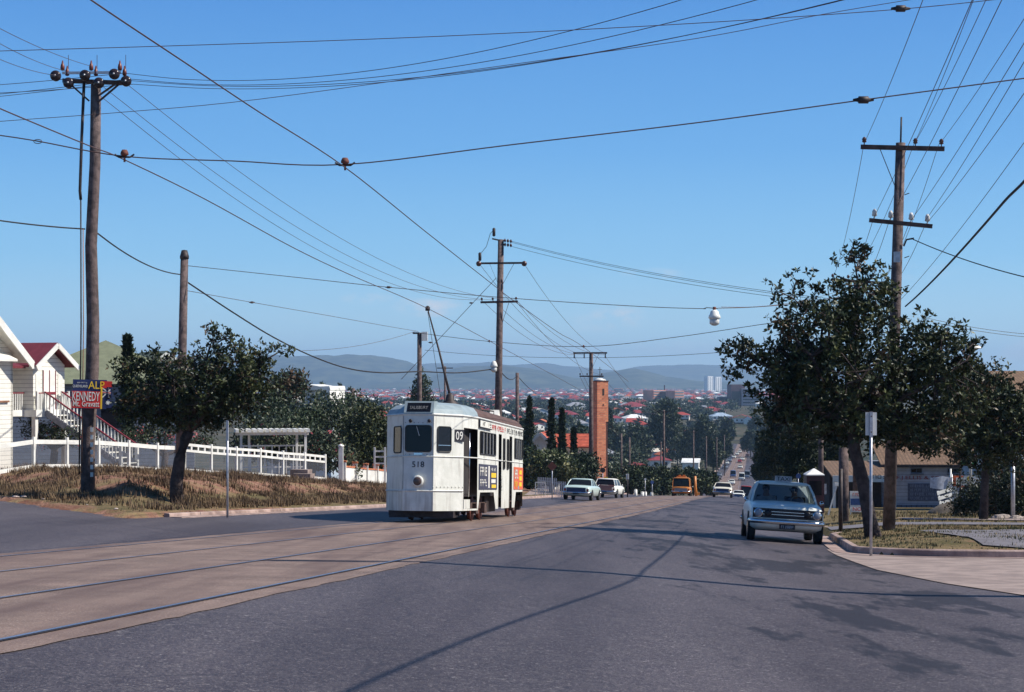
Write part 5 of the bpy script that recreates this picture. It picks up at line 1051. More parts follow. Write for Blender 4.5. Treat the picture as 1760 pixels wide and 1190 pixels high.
# ---------------- grass tufts ----------------
def tufts(name, n_, region, hgt, mats, zf=G, dens=None):
    V, idx = [], []; ms = []
    cnt = 0
    while cnt < n_:
        t, s = random.uniform(region[0], region[1]), random.uniform(region[2], region[3]); X, Y = XY(t, s)
        if dens and random.random() > dens(X, Y, t, s): continue
        z = zf(X, Y); cl = mats[0] if noise.noise((X * .8, Y * .8, 5)) > 0 else mats[1]; mi = 0 if noise.noise((X * .8, Y * .8, 5)) + random.uniform(-.3, .3) > 0 else 1
        for _ in range(5):
            a = random.uniform(0, 6.28); h = hgt * random.uniform(.4, 1.3) * max(.35, min(2.0, 1 + 1.6 * noise.noise((X * .9, Y * .9, 8)))); dx, dy = math.cos(a), math.sin(a); lean = random.uniform(.1, .7) * h; ox, oy = random.uniform(-.12, .12), random.uniform(-.12, .12); w_ = .012 + .01 * random.random()
            V += [(X + ox - dy * w_, Y + oy + dx * w_, z - .02), (X + ox + dy * w_, Y + oy - dx * w_, z - .02), (X + ox + dx * lean, Y + oy + dy * lean, z + h)]; ms.append(mi)
        cnt += 1
    me = bpy.data.meshes.new(name); me.from_pydata(V, [], [(i, i + 1, i + 2) for i in range(0, len(V), 3)])
    for m in mats: me.materials.append(m)
    me.polygons.foreach_set('material_index', ms); o = bpy.data.objects.new(name, me); C.objects.link(o); return tag(o, kind='stuff')
MG = [mat('dry_grass', (.17, .115, .065), .9, 0, .3, 4, space='P'), mat('brown_grass', (.09, .058, .036), .9, 0, .3, 4, space='P')]
MG2 = [mat('straw_grass', (.22, .165, .085), .9, 0, .25, 4, space='P'), mat('green_grass', (.085, .085, .04), .9, 0, .3, 4, space='P')]
tufts('dry_grass', 20000, (-32, -14.8, 40, 95), .15, MG, dens=lambda X, Y, t, s: 0 if wl(X, Y) < .5 else (.12 + .88 * (noise.noise((X * .45, Y * .45, 1)) > -.08)) * (1 if wl(X, Y) < 2.4 else .75))
tufts('verge_grass', 9000, (2.3, 30, 36.3, 52), .055, MG2, dens=lambda X, Y, t, s: 0 if (wr(X, Y) < .2) else .35 + .65 * (noise.noise((X * .7, Y * .7, 2)) > -.05))
tufts('verge_grass', 4000, (2.3, 34, 56, 90), .09, MG2, dens=lambda X, Y, t, s: 0 if (60 < s < 64) else 1)
# litter and stones along the left edge
for i in range(16):
    u = random.random(); X = -8.9 - u * 12.1 + random.uniform(0, .8); Y = 41 + u * 19 + random.uniform(.1, .7); z = G(X, Y); s_ = random.uniform(.03, .09)
    o = MB().lathe([(.0, -.3), (.8, -.2), (1, .1), (.6, .5), (.0, .6)], (0, 0, 0), 7, 0, 'Z', False).build('stone', [mat('pale_stone', (.42, .34, .30), .9, 0, .2, 9)]); o.location = (X, Y, z + s_ * .2); o.scale = (s_ * 1.4, s_, s_ * .8); o.rotation_euler = (0, 0, random.uniform(0, 6)); tag(o, 'small pale stone at the dirt edge of the left road', 'stone', 'stones along the left dirt edge')
for i in range(14):
    p = gp(random.uniform(1700, 1790), 61.5 + random.random() * 1.2); s_ = random.uniform(.12, .26)
    o = MB().lathe([(.0, -.4), (.8, -.3), (1, .1), (.65, .6), (.0, .75)], (0, 0, 0), 8, 0, 'Z', False).build('rock', [mat('garden_rock', (.30, .25, .22), .9, 0, .35, 6, .4)]); o.location = p + Vector((0, 0, s_ * .2)); o.scale = (s_ * 1.3, s_, s_ * .8); o.rotation_euler = (0, 0, random.uniform(0, 6)); tag(o, 'rounded garden rock around the foot of the right steel post', 'rock', 'rocks round the steel post')
# ---------------- left properties ----------------
M_board = lines_mat('white_weatherboard', (.80, .78, .70), (.42, .40, .36), .17, 'Z', .12, .6, .4, .05)
M_board2 = lines_mat('grey_shade_weatherboard', (.16, .19, .25), (.07, .08, .11), .2, 'Z', .12, .7, .4, .1)  # dark blue-grey; on the olive-roofed house the walls' shade is in this colour
M_mroof = lines_mat('maroon_iron_roof', (.17, .035, .045), (.11, .022, .03), .15, 'XY', .2, .5, .4, .12)
M_groof = lines_mat('olive_iron_roof', (.19, .205, .13), (.15, .165, .10), .15, 'XY', .2, .6, .4, .12)
M_tile = lines_mat('red_tile_roof', (.42, .09, .05), (.22, .045, .03), .28, 'Z', .2, .8, .6, .2)
M_brick = brick_mat('orange_brick', (.72, .26, .13), (.48, .13, .07), (.42, .22, .14), 1.4)
M_curt = mat('curtain', (.45, .45, .47), .8, 0, .2, 6)
# frame of the corner house: r runs along the fence, n points to the road, origin at the porch corner
HO = P(60, 0, 70); HO.z = 0; hr_ = Vector((.36, .933, 0)); hn = Vector((.933, -.36, 0)); HRZ = math.atan2(.933, .36)
HB = Vector((HO.x, HO.y, G(HO.x, HO.y))); fz = P(0, 705, 70).z - HB.z; kz = 70 / F
H = thing('weatherboard_house', 'white timber house with maroon iron roof, gabled porch and stairs on the left', 'house', HB, (0, 0, HRZ))
# local: x along r, y = -n (into the house), z up
def zz(py, Y=70): return P(0, py, Y).z - HB.z
zE, zA = zz(627), zz(592)
b_ = MB(); b_.bx(.05, 2.15, .12, 2.9, fz, zE); b_.prism([(.05, zE), (2.15, zE), (1.1, zA - .12)], .12, .2, 'Y'); po = b_.build('porch_wall', [M_board], H)
MB().bx(-.05, 2.25, -.1, 3.1, fz - .28, fz).build('porch_floor', [M_white], H)
for x in (.12, 2.1):
    MB().bx(x - .09, x + .09, .0, .18, -1.0, fz - .28).build('stump', [M_white], H)
rf = MB(); e_ = .32
rf.prism([(-e_, zE - .1), (1.1, zA), (2.2 + e_, zE - .1), (2.2 + e_, zE - .02), (1.1, zA + .09), (-e_, zE - .02)], -.3, 4.2, 'Y'); rfo = rf.build('porch_roof', [M_mroof], H)
for a, c_ in (((-e_, zE - .14), (1.1, zA - .02)), ((1.1, zA - .02), (2.2 + e_, zE - .14))): MB().beam((a[0], -.33, a[1]), (c_[0], -.33, c_[1]), .05, .2).build('bargeboard', [M_white], rfo)
# double door with maroon trim
d_ = MB().bx(.65, 1.5, .09, .118, fz, fz + 1.62).build('door', [M_white], H)
for x in (.65, 1.06, 1.47): MB().bx(x, x + .035, .07, .089, fz, fz + 1.6).build('door_trim', [M_maroon], d_)
MB().bx(.65, 1.5, .066, .069, fz + .62, fz + .72).build('door_rail', [M_maroon], d_)
for x in (.2, 1.68): MB().bx(x, x + .3, .10, .118, fz + .2, fz + 1.45).build('side_panel', [M_cream], H)
for x0, x1 in ((.1, .5), (1.75, 2.15)): MB().bx(x0, x1, -.08, -.03, fz + .66, fz + .7).build('porch_rail', [M_maroon], H)
for x in (.02, .5, 1.68, 2.12): MB().bx(x, x + .08, -.1, -.02, fz, fz + .75).build('porch_post', [M_white], H)
for k_ in range(4):
    for x0 in (.1, 1.75): MB().bx(x0 + k_ * .1, x0 + .045 + k_ * .1, -.075, -.04, fz, fz + .66).build('baluster', [M_white], H)
# stairs going down towards the fence
sd_ = fz + .0; n_st = 10; run = 3.6; drop = fz - .25
st = MB()
stair = thing('x', 'x', 'x') ; bpy.data.objects.remove(stair)
for k_ in range(n_st):
    z = fz - drop * (k_ + 1) / n_st; y = -.1 - run * (k_ + .5) / n_st
    MB().bx(.58, 1.62, y - .2, y + .2, z - .04, z).build('stair_tread', [M_cream], H)
for x in (.55, 1.65): MB().beam((x, -.1, fz - .1), (x, -.1 - run, .15), .06, .26).build('stringer', [mat('grey_stringer', (.25, .25, .27), .6)], H)
for x in (.53, 1.67):
    MB().beam((x, -.1, fz + .72), (x, -.1 - run, .95), .07, .05).build('handrail', [M_maroon], H)
    for k_ in range(22):
        u = (k_ + .5) / 22; MB().bx(x - .018, x + .018, -.1 - run * u - .018, -.1 - run * u + .018, fz * (1 - u) + .15 * u + .02, (fz + .72) * (1 - u) + .95 * u).build('baluster', [M_white], H)
    MB().bx(x - .05, x + .05, -.15 - run, -.05 - run, 0, 1.0).build('newel_post', [M_white], H)
# recessed verandah to the left of the porch
MB().bx(-3.2, .0, .5, 3.0, fz - .25, fz).build('verandah_floor', [M_white], H); MB().bx(-4, -.05, 2.2, 2.4, fz, zE + .1).build('verandah_wall', [M_curt], H)
MB().bx(-3.2, 0, .5, .56, fz + .66, fz + .71).build('verandah_rail', [M_maroon], H)
for k_ in range(22): MB().bx(-3.1 + k_ * .14, -3.06 + k_ * .14, .51, .55, fz, fz + .66).build('baluster', [M_white], H)
for k_ in range(12): MB().bx(-2.6 + k_ * .2, -2.5 + k_ * .2, .9, .93, fz - 1.3, fz - .3).build('skirt_slat', [M_white], H)
MB().prism([(.3, zE - .05), (3.4, zE + .62), (6, zE - .3), (6, zE - .38), (3.4, zE + .5), (.3, zE - .15)], -7, -.2, 'X').build('main_roof', [M_mroof], H)
MB().prism([(1.2, zE), (3.0, zA + .05), (6.8, zE), (6.8, zE - .1), (3.0, zA - .05), (1.2, zE - .1)], 2.5, 5.2, 'X').build('rear_roof', [M_mroof], H) if False else None
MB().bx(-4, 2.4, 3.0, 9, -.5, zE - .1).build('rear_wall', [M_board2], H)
# projecting gabled room at the picture's left edge
pc = P(22, 0, 66.5); lc = H.matrix_basis.inverted() @ Vector((pc.x, pc.y, HB.z)) if False else Matrix.Rotation(-HRZ, 4, 'Z') @ Vector((pc.x - HB.x, pc.y - HB.y, 0))
xr, yf = lc.x, lc.y; zt_ = P(0, 606, 66.5).z - HB.z; xl = xr - 6.4; xm = (xr + xl) / 2; ap = P(0, 440, 64).z - HB.z
zAp = zt_ - .1 + (xr - xm + .4) * .72
MB().prism([(xl, -.2), (xr, -.2), (xr, zt_), (xm, zAp - .5), (xl, zt_)], yf, yf + .12, 'Y').build('gable_wall', [M_board], H)
MB().bx(xr - .12, xr, yf, yf + 6, -.2, zt_).build('side_wall', [M_board], H)
gr2 = MB(); gr2.prism([(xl - .4, zt_ - .4), (xm, zAp), (xr + .4, zt_ - .4), (xr + .4, zt_ - .28), (xm, zAp + .12), (xl - .4, zt_ - .28)], yf - .6, yf + 6, 'Y'); g2 = gr2.build('gable_roof', [M_cream], H)
for a, c_ in (((xr + .4, zt_ - .48), (xm, zAp - .08)), ((xl - .4, zt_ - .48), (xm, zAp - .08))): MB().beam((a[0], yf - .63, a[1]), (c_[0], yf - .63, c_[1]), .05, .28).build('bargeboard', [M_white], g2)
MB().bx(xr + .32, xr + .46, yf - .64, yf - .5, zt_ - .62, zt_ - .3).build('barge_foot', [M_white], g2)
zwt = P(0, 618, 66).z - HB.z; zwb = P(0, 676, 66).z - HB.z
for x0 in (xr - 2.35, xr - 4.3):
    wf = MB().bx(x0, x0 + 1.35, yf - .05, yf - .005, zwb, zwt).build('window', [M_white], H)
    for i in range(2):
        for j in range(3): 
            w0 = x0 + .08 + i * .62; h0 = zwb + .08 + j * (zwt - zwb - .1) / 3; MB().bx(w0, w0 + .56, yf - .06, yf - .051, h0, h0 + (zwt - zwb) / 3 - .1).build('pane', [M_curt], wf)
MB().prism([(yf - .75, zwt + .0), (yf - .02, zwt + .3), (yf - .02, zwt + .22), (yf - .75, zwt - .08)], xr - 4.5, xr - .7, 'X').build('window_hood', [M_cream], H)
MB().bx(xr - 4.6, xr - .3, yf - .08, yf - .01, zwb - .35, zwb - .28).build('sill_band', [mat('brown_trim', (.25, .12, .07), .7)], H)
lt_ = MB()
for i in range(9):
    MB().bx(xr - .9 + .0, xr - .85, yf - .1, yf - .06, 0, .9) if False else None
# houses behind
def hip(mb, x0, x1, y0, y1, z, h, ov=.4, ridge='x', m=0):
    x0 -= ov; x1 += ov; y0 -= ov; y1 += ov; ins = min(x1 - x0, y1 - y0) / 2
    a, b_, c_, d_ = (x0, y0, z), (x1, y0, z), (x1, y1, z), (x0, y1, z)
    if ridge == 'x': r0, r1 = (x0 + ins, (y0 + y1) / 2, z + h), (x1 - ins, (y0 + y1) / 2, z + h); mb.face([a, b_, r1, r0], m).face([b_, c_, r1], m).face([c_, d_, r0, r1], m).face([d_, a, r0], m)
    else: r0, r1 = ((x0 + x1) / 2, y0 + ins, z + h), ((x0 + x1) / 2, y1 - ins, z + h); mb.face([a, b_, r0], m).face([b_, c_, r1, r0], m).face([c_, d_, r1], m).face([d_, a, r0, r1], m)
    mb.face([a, d_, c_, b_], m); return mb
bg2 = gp(98, 96); HG = thing('green_roofed_house', 'house with a large olive green iron roof behind the maroon porch', 'house', bg2, (0, 0, R(12)))
zg = P(0, 660, 96).z - bg2.z; zgt = P(0, 584, 98).z - bg2.z
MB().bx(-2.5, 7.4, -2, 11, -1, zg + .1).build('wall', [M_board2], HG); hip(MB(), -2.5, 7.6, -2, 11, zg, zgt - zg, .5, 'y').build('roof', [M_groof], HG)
MB().bx(2.4, 3.8, -2.06, -2.01, zg - 2.4, zg - 1.2).build('window', [M_glass], HG)
bg3 = gp(285, 100); HW = thing('small_gabled_house', 'small white gabled cottage half hidden behind the left kerb tree', 'house', bg3, (0, 0, R(25)))
z1 = P(0, 648, 100).z - bg3.z; z2 = P(0, 606, 100).z - bg3.z
MB().prism([(-1.7, -1), (1.7, -1), (1.7, z1), (0, z2 - .15), (-1.7, z1)], 0, 6, 'Y').build('wall', [M_board], HW)
MB().prism([(-2.1, z1 - .25), (0, z2), (2.1, z1 - .25), (2.1, z1 - .15), (0, z2 + .1), (-2.1, z1 - .15)], -.4, 6.4, 'Y').build('roof', [M_groof], HW)
for s_ in (-1, 1): MB().beam((s_ * 2.1, -.43, z1 - .3), (0, -.43, z2 - .06), .05, .22).build('bargeboard', [M_white], HW)
MB().bx(-.5, .5, -.05, -.005, z1 - 1.6, z1 - .4).build('window', [M_glass], HW)
# front fence: posts, rails and wire netting panels
FP = [Vector((-21.5, 53.4, 0)), Vector((-18.25, 62, 0)), Vector((-13.6, 72.5, 0)), Vector((-9.05, 84.5, 0))]
FT = thing('front_fence', 'long white timber fence with wire netting in front of the left houses', 'fence', (FP[1].x, FP[1].y, G(FP[1].x, FP[1].y)))
fo = FT.location; M_net = bpy.data.materials.new('wire_netting'); M_net.use_nodes = True; n = M_net.node_tree.nodes; l = M_net.node_tree.links.new
tr_ = n.new('ShaderNodeBsdfTransparent'); mx_ = n.new('ShaderNodeMixShader'); mx_.inputs['Fac'].default_value = .28; n['Principled BSDF'].inputs['Base Color'].default_value = (.16, .17, .2, 1)
l(tr_.outputs[0], mx_.inputs[1]); l(n['Principled BSDF'].outputs[0], mx_.inputs[2]); l(mx_.outputs[0], n['Material Output'].inputs['Surface'])
def fence_run(FT, pts, gap, hp, rails, m, net=None, top2=None, post_w=.1):
    fo = Vector(FT.location); prev = None; Ls = []
    for a, c_ in zip(pts, pts[1:]):
        k_ = max(1, round((c_ - a).length / gap)); Ls += [a.lerp(c_, i / k_) for i in range(k_)]
    Ls.append(pts[-1])
    Z = [G(p.x, p.y) for p in Ls]
    for i, p in enumerate(Ls):
        z = Z[i] - fo.z; MB().bx(-post_w / 2, post_w / 2, -post_w / 2, post_w / 2, -.15, hp, 0).build('post', [m], FT, (p.x - fo.x, p.y - fo.y, z), (0, 0, math.atan2(.93, .36)))
    for i in range(len(Ls) - 1):
        a = Vector((Ls[i].x - fo.x, Ls[i].y - fo.y, Z[i] - fo.z)); c_ = Vector((Ls[i + 1].x - fo.x, Ls[i + 1].y - fo.y, Z[i + 1] - fo.z)); d = (c_ - a).normalized() * (post_w * .5)
        for h, w_ in rails: MB().beam(a + d + Vector((0, 0, h)), c_ - d + Vector((0, 0, h)), .05, w_).build('rail', [m], FT)
        if net:
            z0, z1 = net; MB().face([a + Vector((0, 0, z0)), c_ + Vector((0, 0, z0)), c_ + Vector((0, 0, z1)), a + Vector((0, 0, z1))]).build('netting', [M_net], FT)
        if top2:
            for k_ in range(1, 4): q = a.lerp(c_, k_ / 4); MB().bx(-.05, .05, -.02, .02, top2[0], top2[1]).build('spacer', [m], FT, q, (0, 0, math.atan2(.93, .36)))
fence_run(FT, FP[:3], 2.0, 1.2, [(.12, .14), (1.02, .16)], M_white, (.18, .95))
fence_run(FT, FP[2:], 2.0, 1.3, [(.12, .12), (.93, .10), (1.18, .11)], M_white, (.18, .9), (.98, 1.14))
# pergola over the gate
pb = gp(470, 87); PG = thing('pergola', 'white timber pergola with slatted top over the fence gate', 'pergola', pb, (0, 0, R(12))); pw = 110 * 87 / F; ph = P(0, 748, 87).z - pb.z
for x in (-pw / 2, pw / 2 - .35, -pw / 2 + .45, pw / 2):
    MB().bx(x - .06, x + .06, (-.06 if x in (-pw / 2, pw / 2) else .9), (.06 if x in (-pw / 2, pw / 2) else 1.02), -.3, ph).build('post', [M_white], PG)
for y in (-.05, .95): MB().bx(-pw / 2 - .25, pw / 2 + .15, y - .04, y + .04, ph, ph + .14).build('beam', [M_white], PG)
for k_ in range(13): x = -pw / 2 - .2 + k_ * (pw + .3) / 12; MB().bx(x - .085, x + .085, -.4, 1.4, ph + .14, ph + .30).build('rafter', [M_white], PG)
for z in (.5, 1.0, ph - .6): MB().bx(-pw / 2, pw / 2, .93, .97, z, z + .07).build('lattice_rail', [M_white], PG)
for k_ in range(9): x = -pw / 2 + (k_ + .5) * pw / 9; MB().bx(x - .025, x + .025, .9, .93, .2, ph - .55).build('lattice_bar', [M_white], PG)
# steps up the bank and masonry wall
sb_ = gp(548, 80); STP = thing('garden_steps', 'short flight of pale concrete steps cut into the bank below the fence end', 'steps', sb_, (0, 0, R(-20)))
for k_ in range(4): MB().bx(-.55, .35, -1.0 + k_ * .32, -.6 + k_ * .34, -.3, .02 + k_ * .17).build('step', [pale], STP, (-.3 * k_, 0, 0))
gpz = gp(586, 87.5); WP = MB().bx(-.11, .11, -.11, .11, -.3, 1.75).lathe([(.16, 0), (.16, .06), (.0, .14)], (0, 0, 1.75), 4).build('gate_post', [M_white]); WP.location = gpz; tag(WP, 'tall white gate post at the left end of the white masonry wall', 'post')
bw = gp(590, 88); MW = thing('masonry_wall', 'white rendered garden wall with orange brick coping left of the tram', 'wall', bw)
q0 = gp(590, 88); q1 = gp(680, 97); nn_ = 5
M_cop = mat('brick_coping', (.5, .17, .08), .85, 0, .2, 8)
for i in range(nn_ + 1):
    q = q0.lerp(q1, i / nn_); zq = G(q.x, q.y) - bw.z; MB().bx(-.14, .14, -.14, .14, -.3, 1.0).build('pier', [M_white], MW, (q.x - bw.x, q.y - bw.y, zq)); MB().bx(-.17, .17, -.17, .17, 1.0, 1.08).build('pier_cap', [M_cop], MW, (q.x - bw.x, q.y - bw.y, zq))
    if i < nn_:
        p = q0.lerp(q1, (i + 1) / nn_); a = Vector((q.x - bw.x, q.y - bw.y, zq)); c_ = Vector((p.x - bw.x, p.y - bw.y, G(p.x, p.y) - bw.z))
        MB().beam(a + Vector((0, 0, .25)), c_ + Vector((0, 0, .25)), .16, 1.0).build('wall_panel', [M_white], MW); MB().beam(a + Vector((0, 0, .79)), c_ + Vector((0, 0, .79)), .22, .08).build('coping', [M_cop], MW)
wf_ = gp(652, 93); WG = thing('white_gate', 'small white slatted gate against the dark shrubs beside the tram', 'gate', wf_)
for x in (-.3, .25): MB().bx(x, x + .1, -.05, .05, 0, 2.0).build('post', [M_white], WG)
for z in (1.1, 1.45, 1.75): MB().bx(-.2, .25, -.03, .03, z, z + .08).build('rail', [M_white], WG)
# picket and mesh fence in front of the church garden
PF = thing('picket_fence', 'low grey picket fence in front of the frangipani tree', 'fence', gp(948, 128))
for k_ in range(16):
    p = gp(925 + k_ * 3.1, 128); MB().bx(-.04, .04, -.02, .02, -.1, 1.25).build('picket', [M_galv], PF, p - PF.location)
for z in (.25, 1.05): MB().beam(gp(925, 128) - PF.location + Vector((0, .04, z)), gp(972, 128) - PF.location + Vector((0, .04, z)), .04, .06).build('rail', [M_galv], PF)
bn = gp(929, 122); BN = thing('garden_bench', 'small open white frame beside the picket fence', 'frame', bn)
for x in (-.35, .35): MB().bx(x - .03, x + .03, 0, .06, 0, .95).build('post', [M_white], BN)
for z in (.45, .9): MB().bx(-.35, .35, .0, .05, z, z + .05).build('rail', [M_white], BN)
# ---------------- church with brick tower ----------------
cb = gp(1000, 172); CH = thing('church', 'low church with red tiled roof and pale gables beside the brick tower', 'church', cb, (0, 0, R(-7)))
kc = 172 / F; zr_ = P(0, 747, 172).z - cb.z; ze_ = P(0, 768, 172).z - cb.z; xL = (955 - 1000) * kc; xR = (1027 - 1000) * kc
MB().bx(xL, xR - .6, .4, 6, -1, ze_).build('wall', [M_cream], CH); rr = MB().prism([(-.2, ze_), (3.2, zr_), (6.6, ze_), (6.6, ze_ - .12), (3.2, zr_ - .14), (-.2, ze_ - .12)], xL - .6, xR, 'X').build('roof', [M_tile], CH)
MB().prism([(.2, -1), (6.2, -1), (6.2, ze_), (3.2, zr_ - .1), (.2, ze_)], xR - .6, xR - .2, 'X').build('end_gable', [M_cream], CH)
MB().bx(xR - .25, xR + .1, -.2, .4, -1, ze_ - .1).build('buttress', [M_white], CH)
for k_ in range(4): MB().bx(xL + .8 + k_ * .9, xL + 1.2 + k_ * .9, .36, .4, ze_ - 1.6, ze_ - .5).build('window', [M_glass], CH)
xg = (936 - 1000) * kc; zg2 = P(0, 744, 166).z - cb.z; zge = P(0, 768, 166).z - cb.z
MB().prism([(xg - 1.1, -1), (xg + 1.5, -1), (xg + 1.5, zge), (xg + .2, zg2 - .15), (xg - 1.1, zge)], -6, 1, 'Y').build('porch_wall', [M_cream], CH)
MB().prism([(xg - 1.5, zge - .2), (xg + .2, zg2), (xg + 1.9, zge - .3), (xg + 1.9, zge - .4), (xg + .2, zg2 - .12), (xg - 1.5, zge - .3)], -6.3, 2, 'Y').build('porch_roof', [M_tile], CH)
for s_ in (-1, 1): MB().beam((xg + .2 + s_ * 1.75, -6.33, zge - .4), (xg + .2, -6.33, zg2 - .08), .06, .3).build('bargeboard', [M_white], CH)
tb_ = gp(1031, 170); TW = thing('brick_tower', 'tall slender orange brick tower with pale cap beside the church', 'tower', tb_, (0, 0, R(26)))
kt = 170 / F; ht_ = P(0, 656, 170).z - tb_.z; zs = P(0, 725, 170).z - tb_.z
b_ = MB(); b_.bx(-.62, .6, -.6, .6, zs, ht_); b_.bx(-.62, .34, -.6, .6, -1, zs); b_.build('shaft', [M_brick], TW)
MB().bx(.342, .56, -.55, .6, -1, zs - .003).build('shaft_recess', [mat('dark_brick_and_shade', (.09, .04, .035), .9, 0, .2, 6)], TW)  # near-black colour paints the recess's shadow onto the brick
MB().bx(-.66, .64, -.64, .64, ht_, ht_ + .08).build('coping', [mat('dark_brick_and_shade', (.09, .04, .035))], TW); MB().lathe([(.62, .0), (.5, .14), (.2, .24), (.0, .26)], (0, 0, ht_ + .08), 12).build('cap', [M_white], TW)
w_ = MB().bx(-.05, .16, -.615, -.602, ht_ - 1.35, ht_ - .7).build('louvre', [M_dark], TW); MB().bx(-.02, .12, -.62, -.603, ht_ - 2.35, ht_ - 2.2).build('vent', [M_dark], TW); MB().tube([(0, 0, ht_ + .3), (0, 0, ht_ + 1.4)], .03, 5).build('cross_rod', [M_dark], TW); MB().bx(-.22, .22, -.02, .02, ht_ + 1.15, ht_ + 1.2).build('cross_bar', [M_dark], TW)
# ---------------- shop and roadside things on the right ----------------
M_sboard = lines_mat('shop_weatherboard', (.42, .46, .55), (.22, .24, .30), .22, 'Z', .12, .7, .4, .08)
M_iron = lines_mat('brown_corrugated_iron', (.19, .12, .075), (.14, .09, .055), .22, 'X', .4, .7, .6, .2)
bs = gp(1540, 106); ks = 106 / F; SH = thing('corner_shop', 'pale blue weatherboard shop with F.J. ELLIS & SON lettering and rusty iron roof', 'shop', bs, (0, 0, R(-4)))
def sx(px): return (px - 1540) * ks
def sz(py): return P(0, py, 106).z - bs.z
MB().bx(sx(1519), sx(1700), 0, 7, sz(868), sz(801)).build('wall', [M_sboard], SH); MB().bx(sx(1519), sx(1700), .03, 7, -1, sz(868)).build('base_wall', [lines_mat('base_slats', (.16, .19, .26), (.08, .10, .14), .3, 'X', .15, .8)], SH)
MB().prism([(-.6, sz(800)), (4, sz(768)), (4, sz(768) + .1), (-.6, sz(800) + .08)], sx(1512), sx(1740), 'X').build('roof', [M_iron], SH); MB().bx(sx(1512), sx(1740), -.68, -.58, sz(802), sz(799)).build('gutter', [M_dark], SH)
text('F.J.ELLIS & SON', 'lettering', sx(1624) - sx(1540), sz(818) - sz(826), mat('dark_red_letter', (.28, .05, .04), .6), SH, (sx(1541), -.02, sz(826)))
bo = MB().bx(sx(1560), sx(1626), -.05, -.005, sz(861), sz(831)).build('notice_board', [mat('board_grey_blue', (.09, .11, .17), .6)], SH)
for i, s_ in enumerate(('GENERAL STORE', 'GROCERIES FRUIT', 'DRINKS PAPERS', 'SMALL GOODS')): marks(len(s_) + 2, 'lettering', sx(1621) - sx(1564), .16, mat('faded_letter', (.25, .28, .36), .7), bo, (sx(1564), -.056, sz(837.5 + i * 7)))
for x in (1565, 1627):
    w_ = MB().bx(sx(x), sx(x + 19), -.06, -.005, sz(813), sz(805)).build('window', [M_board2], SH); MB().bx(sx(x + 1), sx(x + 9), -.07, -.061, sz(812), sz(806)).build('pane', [M_glass], w_); MB().bx(sx(x + 10), sx(x + 18), -.07, -.061, sz(812), sz(806)).build('pane', [M_glass], w_); MB().bx(sx(x - 1), sx(x + 21), -.3, -.005, sz(815.2), sz(814.2)).build('sill', [M_board2], SH)
MB().bx(sx(1525), sx(1540), -.04, -.005, sz(872), sz(826)).build('door', [mat('dark_door', (.05, .03, .03), .6)], SH)
# awning part of the shop to the left
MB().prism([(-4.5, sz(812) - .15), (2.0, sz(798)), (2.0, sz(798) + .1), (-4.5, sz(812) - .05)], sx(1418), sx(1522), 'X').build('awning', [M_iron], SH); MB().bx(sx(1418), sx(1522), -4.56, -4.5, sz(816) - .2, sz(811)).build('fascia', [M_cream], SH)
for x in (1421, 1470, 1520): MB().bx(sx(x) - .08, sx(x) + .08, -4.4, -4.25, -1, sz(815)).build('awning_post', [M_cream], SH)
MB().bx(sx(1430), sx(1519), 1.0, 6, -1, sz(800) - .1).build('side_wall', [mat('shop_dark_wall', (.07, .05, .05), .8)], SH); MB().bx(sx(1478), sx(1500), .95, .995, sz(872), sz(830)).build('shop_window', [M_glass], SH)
marks(5, 'lettering', 1.4, .22, M_ink, SH, (sx(1482), -4.58, sz(813) - .1))
# telephone box
tb2 = gp(1399, 84); TBX = thing('telephone_box', 'dark red telephone box with a white pointed roof right of the taxi', 'telephone box', tb2); kb = 84 / F; hb_ = P(0, 817, 84).z - tb2.z
MB().bx(-.42, .42, -.42, .42, 0, hb_).build('cabin', [mat('box_dark_red', (.05, .015, .02), .5)], TBX); MB().lathe([(.62, 0), (.62, .05), (.05, .32)], (0, 0, hb_), 4, 0, 'Z', False).build('roof', [M_white], TBX, rot=(0, 0, R(45)))
MB().bx(-.3, .3, -.43, -.421, .9, hb_ - .25).build('pane', [M_glass], TBX); MB().bx(.43, .55, -.3, -.28, hb_ - .9, hb_ - .4).build('notice', [M_galv], TBX)
# A-frame and notice board
ab = gp(1440, 77); AF = thing('trestle', 'white A-shaped trestle standing in front of the shop awning', 'trestle', ab); 
for s_ in (-1, 1): MB().beam((s_ * .42, 0, 0), (s_ * .03, 0, 1.35), .06, .06).build('leg', [M_white], AF)
MB().bx(-.14, .14, -.06, .06, 1.28, 1.42).build('head', [M_white], AF)
nb = gp(1472, 74); NB = thing('notice_stand', 'white sandwich board with red and blue lettering beside the leaning trunk', 'sign', nb); kn = 74 / F
b0 = MB().bx(-.28, .32, -.04, 0, .12, .12 + 36 * kn).build('board', [M_white], NB); text('NO', 'lettering', .36, .16, M_red, b0, (-.16, -.045, .17)); marks(4, 'lettering', .4, .12, M_red, b0, (-.18, -.045, .80)); MB().bx(-.26, .30, -.046, -.041, .42, .70).build('blue_panel', [mat('sign_blue', (.03, .07, .2))], b0)
for x in (-.25, .29): MB().bx(x - .02, x + .02, -.03, 0, -.1, .12).build('leg', [M_white], NB)
